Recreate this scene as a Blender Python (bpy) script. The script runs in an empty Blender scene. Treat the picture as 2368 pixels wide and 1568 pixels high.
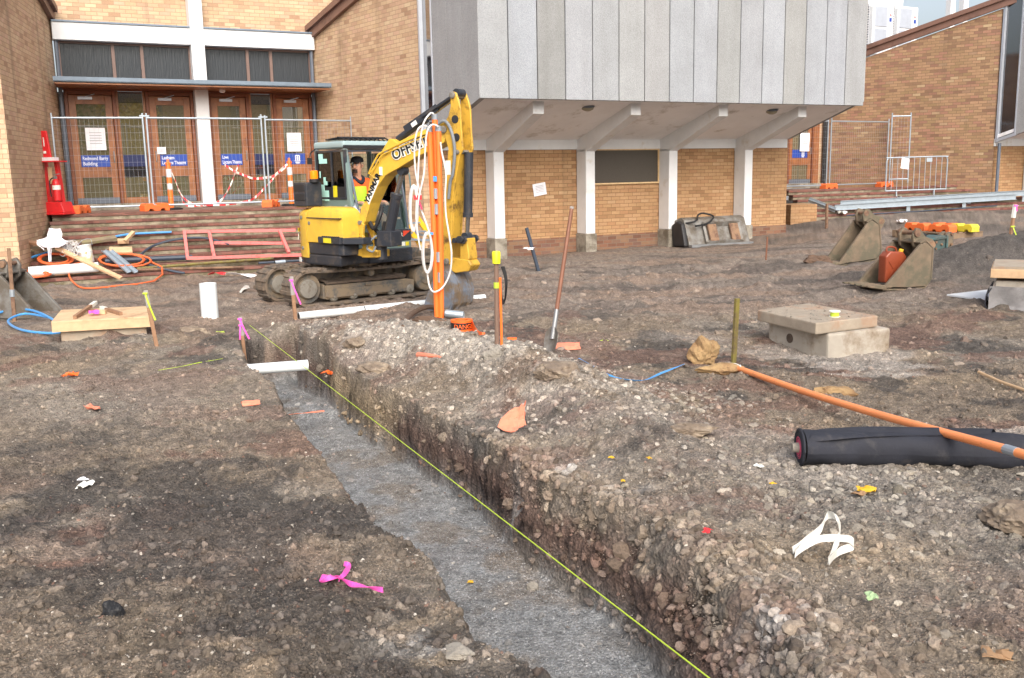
import bpy, bmesh, math, random
import numpy as np
from mathutils import Vector, Matrix
random.seed(7); rng = np.random.default_rng(7)
scene = bpy.context.scene
# ------------------------------------------------------------------ camera
W0, H0, F0 = 2367.0, 1568.0, 2200.0
EYE = 1.9
PITCH, ROLL = math.radians(9.9), math.radians(-1.15)
cam_d = bpy.data.cameras.new('camera'); cam = bpy.data.objects.new('camera', cam_d)
scene.collection.objects.link(cam); scene.camera = cam
cam_d.sensor_fit = 'HORIZONTAL'; cam_d.sensor_width = 36.0; cam_d.lens = 36.0*F0/W0
cam_d.clip_start = 0.05; cam_d.clip_end = 2000
CM = Matrix.Rotation(math.pi/2-PITCH, 3, 'X') @ Matrix.Rotation(ROLL, 3, 'Z')
cam.matrix_world = Matrix.Translation((0, 0, EYE)) @ CM.to_4x4()
# ------------------------------------------------------------------ sky, sun, exposure
SUN_EL, SUN_AZ = math.radians(36), math.radians(168)
world = bpy.data.worlds.new('World'); scene.world = world; world.use_nodes = True
wn, wl = world.node_tree.nodes, world.node_tree.links
sky = wn.new('ShaderNodeTexSky'); sky.sky_type = 'NISHITA'; sky.sun_disc = False
sky.sun_elevation = SUN_EL; sky.sun_rotation = SUN_AZ; sky.dust_density = 6.0; sky.air_density = 1.0; sky.ozone_density = 1.0
hs = wn.new('ShaderNodeHueSaturation'); hs.inputs['Saturation'].default_value = 0.62
bg = wn['Background']; bg.inputs['Strength'].default_value = 0.15
wl.new(sky.outputs[0], hs.inputs['Color']); wl.new(hs.outputs[0], bg.inputs['Color'])
sun_d = bpy.data.lights.new('sun', 'SUN'); sun = bpy.data.objects.new('sun', sun_d); scene.collection.objects.link(sun)
sun_d.energy = 0.72; sun_d.angle = math.radians(70); sun_d.color = (1.0, 0.995, 0.985)
sdir = Vector((math.sin(SUN_AZ)*math.cos(SUN_EL), math.cos(SUN_AZ)*math.cos(SUN_EL), math.sin(SUN_EL)))
sun.rotation_euler = sdir.to_track_quat('Z', 'Y').to_euler()
scene.view_settings.view_transform = 'Standard'; scene.view_settings.look = 'None'
scene.view_settings.exposure = 0.93; scene.view_settings.gamma = 1.0
# ------------------------------------------------------------------ pixel -> world helpers (photo measured at 2367 x 1568)
O = Vector((0, 0, EYE))
def V(*a): return Vector(a if len(a) > 1 else a[0])
def ray(x, y): return CM @ Vector(((x-W0/2)/F0, -(y-H0/2)/F0, -1.0))
def at_z(x, y, z): d = ray(x, y); return O + d*((z-EYE)/d.z)
def at_y(x, y, Y): d = ray(x, y); return O + d*(Y/d.y)
def on_plane(x, y, p, n): d = ray(x, y); n = Vector(n); return O + d*((Vector(p)-O).dot(n)/d.dot(n))
def proj(p):
    q = CM.transposed() @ (Vector(p)-O); return (W0/2+F0*q.x/-q.z, H0/2-F0*q.y/-q.z)
# ------------------------------------------------------------------ materials
MATS = {}
class NT:
    def __init__(s, name):
        s.m = bpy.data.materials.new(name); s.m.use_nodes = True; s.t = s.m.node_tree
        s.b = s.t.nodes['Principled BSDF']; s.tc = None
    def n(s, typ, **kw):
        nd = s.t.nodes.new(typ)
        for k, v in kw.items():
            if k in nd.inputs: nd.inputs[k].default_value = v
            else: setattr(nd, k, v)
        return nd
    def l(s, a, b): s.t.links.new(a, b)
    def co(s, kind='Object'):
        if s.tc is None: s.tc = s.n('ShaderNodeTexCoord')
        return s.tc.outputs[kind]
    def noise(s, scale, detail=5, rough=.6, kind='Object', vec=None):
        nd = s.n('ShaderNodeTexNoise'); nd.inputs['Scale'].default_value = scale
        nd.inputs['Detail'].default_value = detail; nd.inputs['Roughness'].default_value = rough
        s.l(vec if vec is not None else s.co(kind), nd.inputs['Vector']); return nd
    def ramp(s, fac, stops, interp='LINEAR'):
        r = s.n('ShaderNodeValToRGB'); cr = r.color_ramp; cr.interpolation = interp
        while len(cr.elements) < len(stops): cr.elements.new(0.5)
        for e, (p, c) in zip(cr.elements, stops):
            e.position = p; e.color = (*c, 1) if len(c) == 3 else c
        s.l(fac, r.inputs[0]); return r.outputs[0]
    def mix(s, fac, a, b, mode='MIX'):
        m = s.n('ShaderNodeMix'); m.data_type = 'RGBA'; m.blend_type = mode
        for i, x in ((0, fac), (6, a), (7, b)):
            if isinstance(x, (int, float)): m.inputs[i].default_value = x
            elif isinstance(x, tuple): m.inputs[i].default_value = (*x, 1)[:4]
            else: s.l(x, m.inputs[i])
        return m.outputs[2]
    def bump(s, h, strength=.3, dist=.01):
        b = s.n('ShaderNodeBump'); b.inputs['Strength'].default_value = strength; b.inputs['Distance'].default_value = dist
        s.l(h, b.inputs['Height']); s.l(b.outputs[0], s.b.inputs['Normal']); return b
    def col(s, c):
        if isinstance(c, tuple): s.b.inputs['Base Color'].default_value = (*c, 1)[:4]
        else: s.l(c, s.b.inputs['Base Color'])
    def set(s, **k):
        for a, v in k.items(): s.b.inputs[a.replace('_', ' ')].default_value = v
def sc(r, g, b):   # sRGB 0-255 -> linear
    f = lambda c: ((c/255+.055)/1.055)**2.4 if c > 10.3 else c/255/12.92
    return (f(r), f(g), f(b))
def simple(name, c, rough=.55, metal=0.0, var=.18, vs=6.0, dirt=None, ds=4.0, dt=.58, bump=0.0, bs=60.0, spec=.5, trans=0.0):
    """painted / plastic / timber surfaces: base colour with mottling, optional dirt patches and fine bump"""
    t = NT(name); lo = tuple(max(0, x*(1-var)) for x in c); hi = tuple(min(1, x*(1+var)) for x in c)
    n1 = t.noise(vs, 6)
    col = t.ramp(n1.outputs[0], [(.3, lo), (.7, hi)])
    if dirt:
        n2 = t.noise(ds, 8, .7); f = t.ramp(n2.outputs[0], [(dt-.08, (0, 0, 0)), (dt+.08, (1, 1, 1))])
        col = t.mix(f, col, dirt)
    t.col(col); t.set(Roughness=rough, Metallic=metal); t.b.inputs['Specular IOR Level'].default_value = spec
    if bump: t.bump(t.noise(bs, 6).outputs[0], bump, .01)
    if trans: t.b.inputs['Transmission Weight'].default_value = trans
    MATS[name] = t.m; return t.m
# ------------------------------------------------------------------ mesh builder
class MB:
    def __init__(s): s.v = []; s.f = []; s.uv = None
    def add(s, vs, fs):
        o = len(s.v); s.v += [Vector(p) for p in vs]; s.f += [tuple(i+o for i in f) for f in fs]; return s
    def box(s, c, size, ax=None):
        ex, ey, ez = ax or (Vector((1, 0, 0)), Vector((0, 1, 0)), Vector((0, 0, 1)))
        c = Vector(c); hx, hy, hz = [k/2 for k in size]
        vs = [c+ex*(i*hx)+ey*(j*hy)+ez*(k*hz) for i in (-1, 1) for j in (-1, 1) for k in (-1, 1)]
        return s.add(vs, [(0, 1, 3, 2), (4, 6, 7, 5), (0, 4, 5, 1), (2, 3, 7, 6), (0, 2, 6, 4), (1, 5, 7, 3)])
    def beam(s, a, b, w, h, up=(0, 0, 1)):
        """rectangular bar from a to b, w across, h along 'up'"""
        a, b = Vector(a), Vector(b); d = (b-a); L = d.length; d.normalize(); up = Vector(up)
        side = d.cross(up)
        if side.length < 1e-4: side = d.cross(Vector((0, 1, 0)))
        side.normalize(); u = side.cross(d).normalized()
        return s.box((a+b)/2, (L, w, h), (d, side, u))
    def prism(s, pts, vec):
        pts = [Vector(p) for p in pts]; n = len(pts); vec = Vector(vec)
        vs = pts+[p+vec for p in pts]
        fs = [tuple(range(n)), tuple(range(2*n-1, n-1, -1))]+[(i, (i+1) % n, n+(i+1) % n, n+i) for i in range(n)]
        return s.add(vs, fs)
    def tube(s, path, r, n=8, closed=False, cap=True):
        P = [Vector(p) for p in path]; m = len(P)
        rr = r if isinstance(r, (list, tuple)) else [r]*m
        T = []
        for i in range(m):
            if closed: d = P[(i+1) % m]-P[i-1]
            else: d = P[min(i+1, m-1)]-P[max(i-1, 0)]
            T.append(d.normalized() if d.length > 1e-9 else Vector((0, 0, 1)))
        a = Vector((0, 0, 1)) if abs(T[0].z) < .9 else Vector((1, 0, 0))
        u = (a-T[0]*a.dot(T[0])).normalized(); vs = []
        for i in range(m):
            u = (u-T[i]*u.dot(T[i])).normalized(); w = T[i].cross(u)
            vs += [P[i]+(u*math.cos(2*math.pi*k/n)+w*math.sin(2*math.pi*k/n))*rr[i] for k in range(n)]
        fs = []
        for i in range(m if closed else m-1):
            j = (i+1) % m
            fs += [(i*n+k, i*n+(k+1) % n, j*n+(k+1) % n, j*n+k) for k in range(n)]
        if cap and not closed: fs += [tuple(range(n-1, -1, -1)), tuple((m-1)*n+k for k in range(n))]
        return s.add(vs, fs)
    def lathe(s, prof, c, axis=(0, 0, 1), n=24):
        """prof = [(radius, height)] about axis through c"""
        ax = Vector(axis).normalized(); a = Vector((0, 0, 1)) if abs(ax.z) < .9 else Vector((1, 0, 0))
        u = (a-ax*a.dot(ax)).normalized(); w = ax.cross(u); c = Vector(c); vs = []
        for r, h in prof: vs += [c+ax*h+(u*math.cos(2*math.pi*k/n)+w*math.sin(2*math.pi*k/n))*max(r, 1e-4) for k in range(n)]
        fs = []
        for i in range(len(prof)-1): fs += [(i*n+k, i*n+(k+1) % n, (i+1)*n+(k+1) % n, (i+1)*n+k) for k in range(n)]
        fs += [tuple(range(n-1, -1, -1)), tuple((len(prof)-1)*n+k for k in range(n))]
        return s.add(vs, fs)
    def sheet(s, rows, thick=0.0):
        """grid of points -> surface; thick > 0 gives a closed shell along face normals"""
        R, C = len(rows), len(rows[0]); vs = [Vector(p) for r in rows for p in r]
        fs = [(i*C+j, i*C+j+1, (i+1)*C+j+1, (i+1)*C+j) for i in range(R-1) for j in range(C-1)]
        if thick:
            nv = []
            for i in range(R):
                for j in range(C):
                    dx = vs[i*C+min(j+1, C-1)]-vs[i*C+max(j-1, 0)]; dy = vs[min(i+1, R-1)*C+j]-vs[max(i-1, 0)*C+j]
                    nn = dx.cross(dy); nn = nn.normalized() if nn.length > 1e-9 else Vector((0, 0, 1)); nv.append(vs[i*C+j]-nn*thick)
            o = len(vs); vs += nv; fs2 = [tuple(o+i for i in reversed(f)) for f in fs]
            rim = [j for j in range(C)]+[i*C+C-1 for i in range(1, R)]+[(R-1)*C+j for j in range(C-2, -1, -1)]+[i*C for i in range(R-2, 0, -1)]
            fs = fs+fs2+[(rim[k], rim[k-1], o+rim[k-1], o+rim[k]) for k in range(len(rim))]
        return s.add(vs, fs)
    def build(s, name, mat, parent=None, smooth=False, bevel=0.0, seg=2, origin=None):
        me = bpy.data.meshes.new(name); bm = bmesh.new()
        bv = [bm.verts.new(p) for p in s.v]
        for f in s.f:
            try: bm.faces.new([bv[i] for i in f])
            except ValueError: pass
        bmesh.ops.recalc_face_normals(bm, faces=bm.faces)
        if bevel:
            es = [e for e in bm.edges if len(e.link_faces) == 2 and e.calc_face_angle(0) > .5]
            bmesh.ops.bevel(bm, geom=es, offset=bevel, segments=seg, affect='EDGES', profile=.6, clamp_overlap=True)
        if smooth:
            for f in bm.faces: f.smooth = True
            for e in bm.edges:
                if len(e.link_faces) == 2 and e.calc_face_angle(0) > .75: e.smooth = False
        o = bpy.data.objects.new(name, me)
        off = Vector((0, 0, 0))
        if parent is not None: off = base(parent)
        elif origin is not None: off = Vector(origin); o.location = off
        elif s.v:
            xs = [p.x for p in s.v]; ys = [p.y for p in s.v]
            off = Vector(((min(xs)+max(xs))/2, (min(ys)+max(ys))/2, min(p.z for p in s.v))); o.location = off
        for v in bm.verts: v.co -= off
        bm.to_mesh(me); bm.free()
        if mat is not None: me.materials.append(MATS[mat] if isinstance(mat, str) else mat)
        scene.collection.objects.link(o)
        if parent is not None: o.parent = parent
        return o
def base(o):
    p = Vector((0, 0, 0))
    while o is not None: p += o.location; o = o.parent
    return p
def tag(o, label, cat, group=None, kind=None):
    if label: o['label'] = label
    if cat: o['category'] = cat
    if group: o['group'] = group
    if kind: o['kind'] = kind
    return o
def thing(name, loc, label, cat, group=None):
    o = bpy.data.objects.new(name, None); scene.collection.objects.link(o); o.location = Vector(loc); o.empty_display_size = .1
    return tag(o, label, cat, group)
def copy_tree(o, parent=None):
    c = o.copy(); scene.collection.objects.link(c)
    if parent is not None: c.parent = parent
    for ch in [k for k in scene.objects if k.parent == o]: copy_tree(ch, c)
    return c
def text_mb(txt, size, o, ex, ey, depth=.003, align='LEFT', weight=0.0, fit=None):
    """lettering as real raised mesh: origin o, text runs along ex, up along ey"""
    cu = bpy.data.curves.new('lettering', 'FONT'); cu.body = txt; cu.size = size; cu.extrude = depth/2; cu.align_x = align; cu.resolution_u = 3
    cu.offset = weight
    ob = bpy.data.objects.new('lettering', cu); scene.collection.objects.link(ob)
    dg = bpy.context.evaluated_depsgraph_get(); me = ob.evaluated_get(dg).to_mesh()
    ex, ey = Vector(ex).normalized(), Vector(ey).normalized(); ez = ex.cross(ey).normalized(); o = Vector(o)
    if fit: ex = ex*(fit/max(v.co.x for v in me.vertices))
    m = MB(); m.add([o+ex*v.co.x+ey*v.co.y+ez*v.co.z for v in me.vertices], [tuple(p.vertices) for p in me.polygons])
    ob.evaluated_get(dg).to_mesh_clear(); bpy.data.objects.remove(ob); bpy.data.curves.remove(cu); return m
def spline(pts, n=8, closed=False):
    """Catmull-Rom through points"""
    P = [Vector(p) for p in pts]; m = len(P); out = []
    g = (lambda i: P[i % m]) if closed else (lambda i: P[max(0, min(m-1, i))])
    for i in range(m if closed else m-1):
        a, b, c, d = g(i-1), g(i), g(i+1), g(i+2)
        for k in range(n):
            t = k/n; out.append(.5*((2*b)+(c-a)*t+(2*a-5*b+4*c-d)*t*t+(3*b-a-3*c+d)*t**3))
    if not closed: out.append(P[-1])
    return out
# ------------------------------------------------------------------ numpy noise
def _hash(ix, iy, s):
    h = (ix.astype(np.int64)*374761393+iy.astype(np.int64)*668265263+s*1442695041) & 0x7fffffff
    h = ((h ^ (h >> 13))*1274126177) & 0x7fffffff
    return ((h ^ (h >> 16)) & 0xffff)/65535.0
def vnoise(x, y, s=0):
    ix, iy = np.floor(x), np.floor(y); fx, fy = x-ix, y-iy
    fx = fx*fx*fx*(fx*(fx*6-15)+10); fy = fy*fy*fy*(fy*(fy*6-15)+10)
    a, b, c, d = _hash(ix, iy, s), _hash(ix+1, iy, s), _hash(ix, iy+1, s), _hash(ix+1, iy+1, s)
    return (a*(1-fx)+b*fx)*(1-fy)+(c*(1-fx)+d*fx)*fy
def fbm(x, y, sc_, octs=4, s=0, gain=.5):
    r = 0; a = 1; t = 0
    for o in range(octs):
        r = r+a*vnoise(x/sc_*2**o+17.3*o, y/sc_*2**o-9.1*o, s+o); t += a; a *= gain
    return r/t-.5
def sstep(a, b, x): t = np.clip((x-a)/(b-a), 0, 1); return t*t*(3-2*t)
# ------------------------------------------------------------------ building frame: u along the facades, n away from the camera
UD = Vector((.887, .462, 0)); ND = Vector((-.462, .887, 0)); C0 = Vector((-.102, 21.36, 0)); ZD = Vector((0, 0, 1))
def B(u, n, z): return C0+UD*u+ND*n+ZD*z
def on_n(x, y, n): return on_plane(x, y, C0+ND*n, ND)
def un(p): d = Vector(p)-C0; return d.dot(UD), d.dot(ND), p[2]
# ------------------------------------------------------------------ ground
ANCH = [(0,1568,.16),(600,1568,.16),(1000,1500,.13),(300,1250,.14),(800,1250,.12),(600,1000,.13),(100,950,.13),(400,880,.12),(530,830,.12),
        (30,800,.05),(330,800,.06),(450,760,.02),(250,730,0),(540,740,.05),(720,712,0),(900,690,0),(640,690,-.02),(400,680,-.03),(100,657,0),(350,643,0),(620,630,0),
        (1050,700,.02),(1165,601,.0),(1366,588,.03),(1000,640,0),(1560,574,.05),(1740,566,.06),(1700,600,.06),(1500,650,.05),(1300,700,.06),(1200,740,.1),
        (1850,545,.14),(1930,535,.3),(2050,510,.45),(2200,490,.52),(2367,470,.55),(1900,575,.16),(2000,610,.14),(2040,682,.1),(1900,650,.08),
        (2150,600,.28),(2230,600,.3),(2330,580,.36),(2367,560,.42),(2130,690,.1),(2240,702,.1),(2300,722,.1),(2100,740,.08),(1700,720,.06),(1915,830,.05),(1500,760,.08),
        (2200,900,.06),(1700,870,.08),(1500,860,.12),(2367,1000,.08),(2000,1000,.1),(2100,1095,.12),(1850,1090,.14),(1650,1000,.16),(1900,1250,.16),(2367,1300,.14),(2300,1568,.16),(1950,1500,.18),(1700,1200,.2),
        (800,840,.12),(1000,960,.12),(1150,1040,.13),(1000,790,.10),(1250,900,.12),(1420,1000,.16),(1300,1080,.15)]
_A = np.array([[*at_z(x, y, z)[:2], z] for x, y, z in ANCH]+[[-14, 17, .0], [-14, 6, .1], [-9, 3, .1], [10, 4, .1], [14, 10, .3], [-6, -4, .15], [6, -4, .15], [0, -4, .15], [20, 24, .6], [0, -60, .1], [60, 0, .2], [-60, 0, .1], [0, 60, .3]])
def pix_line(pts, z): a = np.array([at_z(x, y, z)[:2] for x, y in pts]); a = a[np.argsort(a[:, 1])]; return a[:, 1], a[:, 0]
FLOOR = -.40
TL = pix_line([(545,800),(570,850),(630,890),(660,970),(735,1060),(800,1120),(850,1180),(940,1265),(1000,1330),(1060,1400),(1100,1470),(1200,1540),(1240,1568),(1300,1640)], .11)
TF = pix_line([(650,835),(700,905),(760,945),(850,1020),(950,1075),(1060,1150),(1150,1225),(1250,1320),(1350,1400),(1450,1500),(1510,1568),(1570,1640)], FLOOR)
TR = pix_line([(640,790),(705,838),(800,890),(900,930),(1000,975),(1150,1045),(1300,1130),(1480,1200),(1650,1340),(1800,1450),(1900,1568),(2000,1700)], .11)
T_END = 10.7
HEAP = [(*at_z(x, y, z)[:2], z-.12) for x, y, z in ((665,752,.20),(760,748,.32),(870,746,.42),(1000,758,.44),(1150,808,.42),(1290,860,.38),(1400,940,.30),(1500,1040,.2))]
MOUND = [(*at_y(x, y, Y)[:2], at_y(x, y, Y).z-.30) for x, y, Y in ((2085,604,14.6),(2150,604,14.5),(2200,590,14.8),(2260,572,15.0),(2330,548,15.2),(2460,520,15.6),(2700,500,16.2))]
def ridge(x, y, pts, s_near, s_far):
    best = np.zeros_like(x)
    for (ax, ay, ah), (bx, by, bh) in zip(pts[:-1], pts[1:]):
        dx, dy = bx-ax, by-ay; t = np.clip(((x-ax)*dx+(y-ay)*dy)/(dx*dx+dy*dy), 0, 1)
        ex, ey = x-(ax+dx*t), y-(ay+dy*t); d = np.hypot(ex, ey); side = (ex*dy-ey*dx) if pts is HEAP else (ey)
        s = np.where((ex*abs(dy)+ey*abs(dx) < 0), s_near, s_far)
        best = np.maximum(best, (ah+(bh-ah)*t)*np.exp(-(d/s)**2))
    return best
def g_base(x, y):
    sh = x.shape; x = x.ravel(); y = y.ravel(); num = np.zeros_like(x); den = np.zeros_like(x)
    for ax, ay, az in _A:
        s2 = (.18+.025*abs(ay))**2
        w = 1/((x-ax)**2+(y-ay)**2+s2)**2.2; num += w*az; den += w
    z = (num/den)
    wx, wy = x+.14*fbm(x, y, .5, 3, 71), y+.14*fbm(x, y, .5, 3, 72)
    return (z+ridge(wx, wy, HEAP, .40, .62)+ridge(wx, wy, MOUND, .85, 1.1)).reshape(sh)
def g_height(x, y, fine=True):
    """returns height and trench masks"""
    z = g_base(x, y)
    near = np.clip(1.2-y/40, .3, 1)
    if fine:
        jag = (.14*fbm(x, y, .6, 3, 11)+.03*fbm(x, y, .16, 3, 12))*(1-.6*sstep(7.3, 7.8, y)*(1-sstep(9.1, 9.5, y)))
        z = z+.10*fbm(x, y, 1.3, 3, 1)*near+.07*fbm(x, y, .36, 4, 2)
    else: jag = 0*x
    xl = np.interp(y, *TL); xf = np.interp(y, *TF); xr = np.maximum(np.interp(y, *TR), xf+.05)
    d = x+jag
    end = 1-sstep(T_END-.12, T_END+.1, y+jag*1.5)
    tb = (d-xf)/(xr-xf+.02); inn = sstep(0, 1, (d-xl)/.13)*(1-.55*sstep(0, .40, tb)-.45*sstep(.35, 1, tb))*end
    floor = FLOOR+(.03*fbm(x, y, .6, 3, 5) if fine else 0)
    floor = np.where((y > 8.95) & (y < 9.6), floor+.05, floor)
    z = z*(1-inn)+floor*inn
    wall = np.clip(4*inn*(1-inn), 0, 1)
    # tyre and track ruts across the back of the yard
    rut = sstep(12, 13, y)*(1-sstep(18, 19.5, y))
    if fine: z = z+sstep(8.8, 11, y)*(1-sstep(19, 21, y))*(.15*fbm(x, y, .55, 4, 41)+.14*np.maximum(fbm(x, y, .24, 4, 42), 0)); z = z+rut*.03*np.sin((y*1.0-x*.25)*9+3*fbm(x, y, 1.2, 2, 9))*(fbm(x, y, 2.5, 2, 8)+.35)
    return z, inn, wall, xr
def gz(x, y): return float(g_height(np.array([x]), np.array([y]), False)[0][0])
def hit(px, py, lift=0.0):
    d = np.array(ray(px, py)); Y = np.concatenate([np.linspace(2.5, 12, 500), np.linspace(12.03, 60, 900)]); P = np.array([0, 0, EYE])+np.outer(Y/d[1], d)
    g = g_height(P[:, 0], P[:, 1], False)[0]+lift; k = int(np.argmax(P[:, 2] <= g)); 
    f = (P[k-1, 2]-g[k-1])/max(1e-6, (P[k-1, 2]-g[k-1])-(P[k, 2]-g[k])) if k else 0
    return Vector(P[max(k-1, 0)]*(1-f)+P[k]*f)
def ground():
    # one sheet, cells growing with distance, reaching far past the buildings
    r = [0.6]
    while r[-1] < 34: r.append(r[-1]*(1.0023 if 2.4 < r[-1] < 7 else 1.003 if r[-1] < 14 else 1.006 if r[-1] < 24 else 1.03))
    while r[-1] < 900: r.append(r[-1]*1.25)
    r = np.array(r)
    fa = np.radians(36); a = np.concatenate([np.linspace(-math.pi, -fa, 60)[:-1], np.linspace(-fa, fa, 860), np.linspace(fa, math.pi, 60)[1:-1]])
    R, A = np.meshgrid(r, a, indexing='ij'); X, Y = R*np.sin(A), R*np.cos(A)
    Z, inn, wall, xr = g_height(X, Y)
    det = np.clip(1.3-R/16, .25, 1)
    heap = np.clip(ridge(X.ravel(), Y.ravel(), HEAP, .62, .8).reshape(X.shape)/.3, 0, 1)
    rough = .75+1.0*heap*(1-inn)+0.7*wall-.5*inn*(1-wall)
    c1 = fbm(X, Y, .11, 4, 21); c2 = fbm(X, Y, .045, 2, 22)
    lump = np.abs(fbm(X, Y, .16, 3, 23))
    Z = Z+det*rough*(.045*c1+.012*c2+.045*(.25-lump)*(.4+heap+wall*.6))
    lump2 = np.maximum(fbm(X, Y, .07, 3, 24)-.08, 0)
    Z = Z+.10*lump2*det*(1-inn*(1-wall))+det*(1-inn)*(.055*np.maximum(fbm(X, Y, .13, 3, 26)-.02, 0)*(.5+2*np.clip(fbm(X, Y, .8, 2, 27)+.15, 0, 1))+.05*np.maximum(fbm(X, Y, .30, 4, 28), 0))
    Z = Z+heap*(1-inn)*(.10*fbm(X, Y, .34, 4, 81)+.09*np.maximum(fbm(X, Y, .17, 4, 82), 0))
    pil = sstep(.42, .6, Z)*sstep(3, 5, X)
    # colours: earth types, not light
    def C(r_, g_, b_): return np.array(sc(r_, g_, b_))
    brown, dark, red, grey, pale, bed, tan, clay = C(126,113,98), C(76,72,69), C(122,98,87), C(136,130,121), C(160,152,141), C(138,141,143), C(148,131,107), C(140,120,104)
    n1 = fbm(X, Y, 1.6, 4, 31); n2 = fbm(X*.55, Y*1.5, .9, 4, 32); n3 = fbm(X, Y, .45, 4, 33); n4 = fbm(X, Y, .22, 4, 34)
    col = np.broadcast_to(brown, (*X.shape, 3)).copy()
    def lay(c, m): 
        nonlocal col
        m = np.clip(m, 0, 1)[..., None]; col = col*(1-m)+c*m
    lay(grey, sstep(-.05, .12, n1)*.55)
    lay(red, sstep(.0, .16, n2)*.4)
    lay(tan, sstep(.06, .16, n3)*.45)
    lay(dark, sstep(.02, .12, fbm(X, Y, .8, 6, 35, .6))*.8); lay(C(120,92,80), sstep(.04, .12, fbm(X, Y, .7, 6, 38, .6))*.65)
    fl = np.exp(-(((X+1.7)/1.1)**2+((Y-4.5)/.7)**2))*2; lay(dark, np.clip(fl, 0, .85)*sstep(-.12, .08, n3))
    fl2 = np.exp(-(((X+.55)/.8)**2+((Y-3.4)/.5)**2))*1.6; lay(dark, np.clip(fl2, 0, .75)*sstep(-.1, .06, n4))
    fl3 = np.exp(-(((X+2.2)/1.6)**2+((Y-6.0)/.5)**2))*1.2; lay(dark, np.clip(fl3, 0, .5)*sstep(-.1, .1, n2))
    lay(C(168,161,151), heap*.95*sstep(-.25, .08, n4)); lay(dark, heap*sstep(.04, .16, n3)*.45)
    back = sstep(11.2, 13, Y); lay(C(134,122,112), back*.75); lay(dark, back*sstep(.03, .14, n2)*.55); lay(clay, back*sstep(.06, .14, fbm(X*.4, Y*1.8, 1.0, 3, 36))*.8)
    lay(C(168,161,152), sstep(.09, .17, n2)*sstep(1, 2, X)*(1-sstep(9, 11, Y))*.7)
    lay(grey, np.exp(-(((X-2.0)/1.3)**2+((Y-4.6)/1.2)**2))*.8); 
    lay(tan, np.exp(-(((X-1.45)/.45)**2+((Y-4.15)/.25)**2))*.8)
    mo = np.clip(ridge(X.ravel(), Y.ravel(), MOUND, 1.2, 1.2).reshape(X.shape)/.22, 0, 1); lay(C(84,80,77), mo*.9)
    lay(C(140,130,118), np.exp(-(((X+3.0)/1.6)**2+((Y-7.6)/1.0)**2))*.7)
    # layers shown in the cut bank
    wl_ = wall*sstep(.0, .05, X-np.interp(Y, *TL)-.25); lay(C(100,78,69), wl_*sstep(-.06, .06, -Z+.02+.4*n4)*.9); lay(C(108,96,84), wl_*sstep(-.02, .10, Z+.3*n4)*.8)
    for px_, py_, sx_, sy_ in ((1330,1115,.13,.10),(1430,1160,.16,.06),(1830,1470,.16,.20),(1175,1100,.07,.09),(1760,1370,.10,.08),(1050,1520,.25,.10)):
        q_ = at_z(px_, py_, .08); lay(C(172,170,166), np.exp(-(((X-q_.x)/sx_)**2+((Y-q_.y)/sy_)**2))*1.4*sstep(-.02, .12, fbm(X, Y, .10, 3, 95))*.6)
    for px_, py_, sx_, sy_, cc_ in ((1480,1060,.35,.25,dark),(1700,1180,.4,.2,C(122,100,90)),(1330,1000,.3,.25,C(126,104,94)),(1800,1010,.35,.25,C(132,110,98))):
        q_ = at_z(px_, py_, .12); lay(cc_, np.exp(-(((X-q_.x)/sx_)**2+((Y-q_.y)/sy_)**2))*1.2*sstep(-.15, .05, n4)*.8)
    lay(C(150,132,104), wall*sstep(7.5, 7.9, Y)*(1-sstep(9.1, 9.5, Y))*sstep(-.05, .05, X-np.interp(Y, *TL)-.3)*.95)
    lay(bed, inn*(1-wall)*(.85+.6*n4)); lay(brown, inn*(1-wall)*sstep(.08, .2, n3)*.6)
    col = .86*col+.14*col.mean(-1, keepdims=True); col *= (1.0+.9*fbm(X, Y, .05, 3, 37))[..., None]
    nr, na = X.shape
    # lumps that stick out of the cut faces
    sh = wall*(.15*fbm(Y*1.0+X*.3, Z*1.2, .15, 4, 91)+.07*fbm(Y+X*.3, Z*1.3, .05, 3, 92)); X = X+sh*.9; Y = Y-sh*.35
    co = np.stack([X, Y, Z], -1).reshape(-1, 3)
    idx = np.arange(nr*na).reshape(nr, na)
    q = np.stack([idx[:-1, :], np.roll(idx, -1, 1)[:-1, :], np.roll(idx, -1, 1)[1:, :], idx[1:, :]], -1).reshape(-1, 4)[:, ::-1]
    me = bpy.data.meshes.new('ground'); me.vertices.add(len(co)+1); c2_ = np.vstack([co, [[0, 0, float(Z[0].mean())]]]); me.vertices.foreach_set('co', c2_.astype(np.float32).ravel())
    tri = np.stack([idx[0], np.roll(idx[0], -1), np.full(na, nr*na)], -1)
    me.loops.add(q.size+tri.size); me.loops.foreach_set('vertex_index', np.concatenate([q.ravel(), tri.ravel()]).astype(np.int32))
    me.polygons.add(len(q)+len(tri)); me.polygons.foreach_set('loop_start', np.concatenate([np.arange(len(q))*4, q.size+np.arange(len(tri))*3]).astype(np.int32))
    me.update(calc_edges=True); me.polygons.foreach_set('use_smooth', np.ones(len(me.polygons), bool))
    at = me.color_attributes.new('earth', 'FLOAT_COLOR', 'POINT')
    cc = np.ones((len(co)+1, 4), np.float32); cc[:-1, :3] = np.clip(col.reshape(-1, 3), .01, .8); cc[-1] = cc[0]; at.data.foreach_set('color', cc.ravel())
    me.validate()
    t = NT('earth'); a_ = t.n('ShaderNodeVertexColor', layer_name='earth')
    f1 = t.noise(45, 8, .75); f2 = t.n('ShaderNodeTexVoronoi'); f2.inputs['Scale'].default_value = 55; t.l(t.co(), f2.inputs['Vector'])
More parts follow.
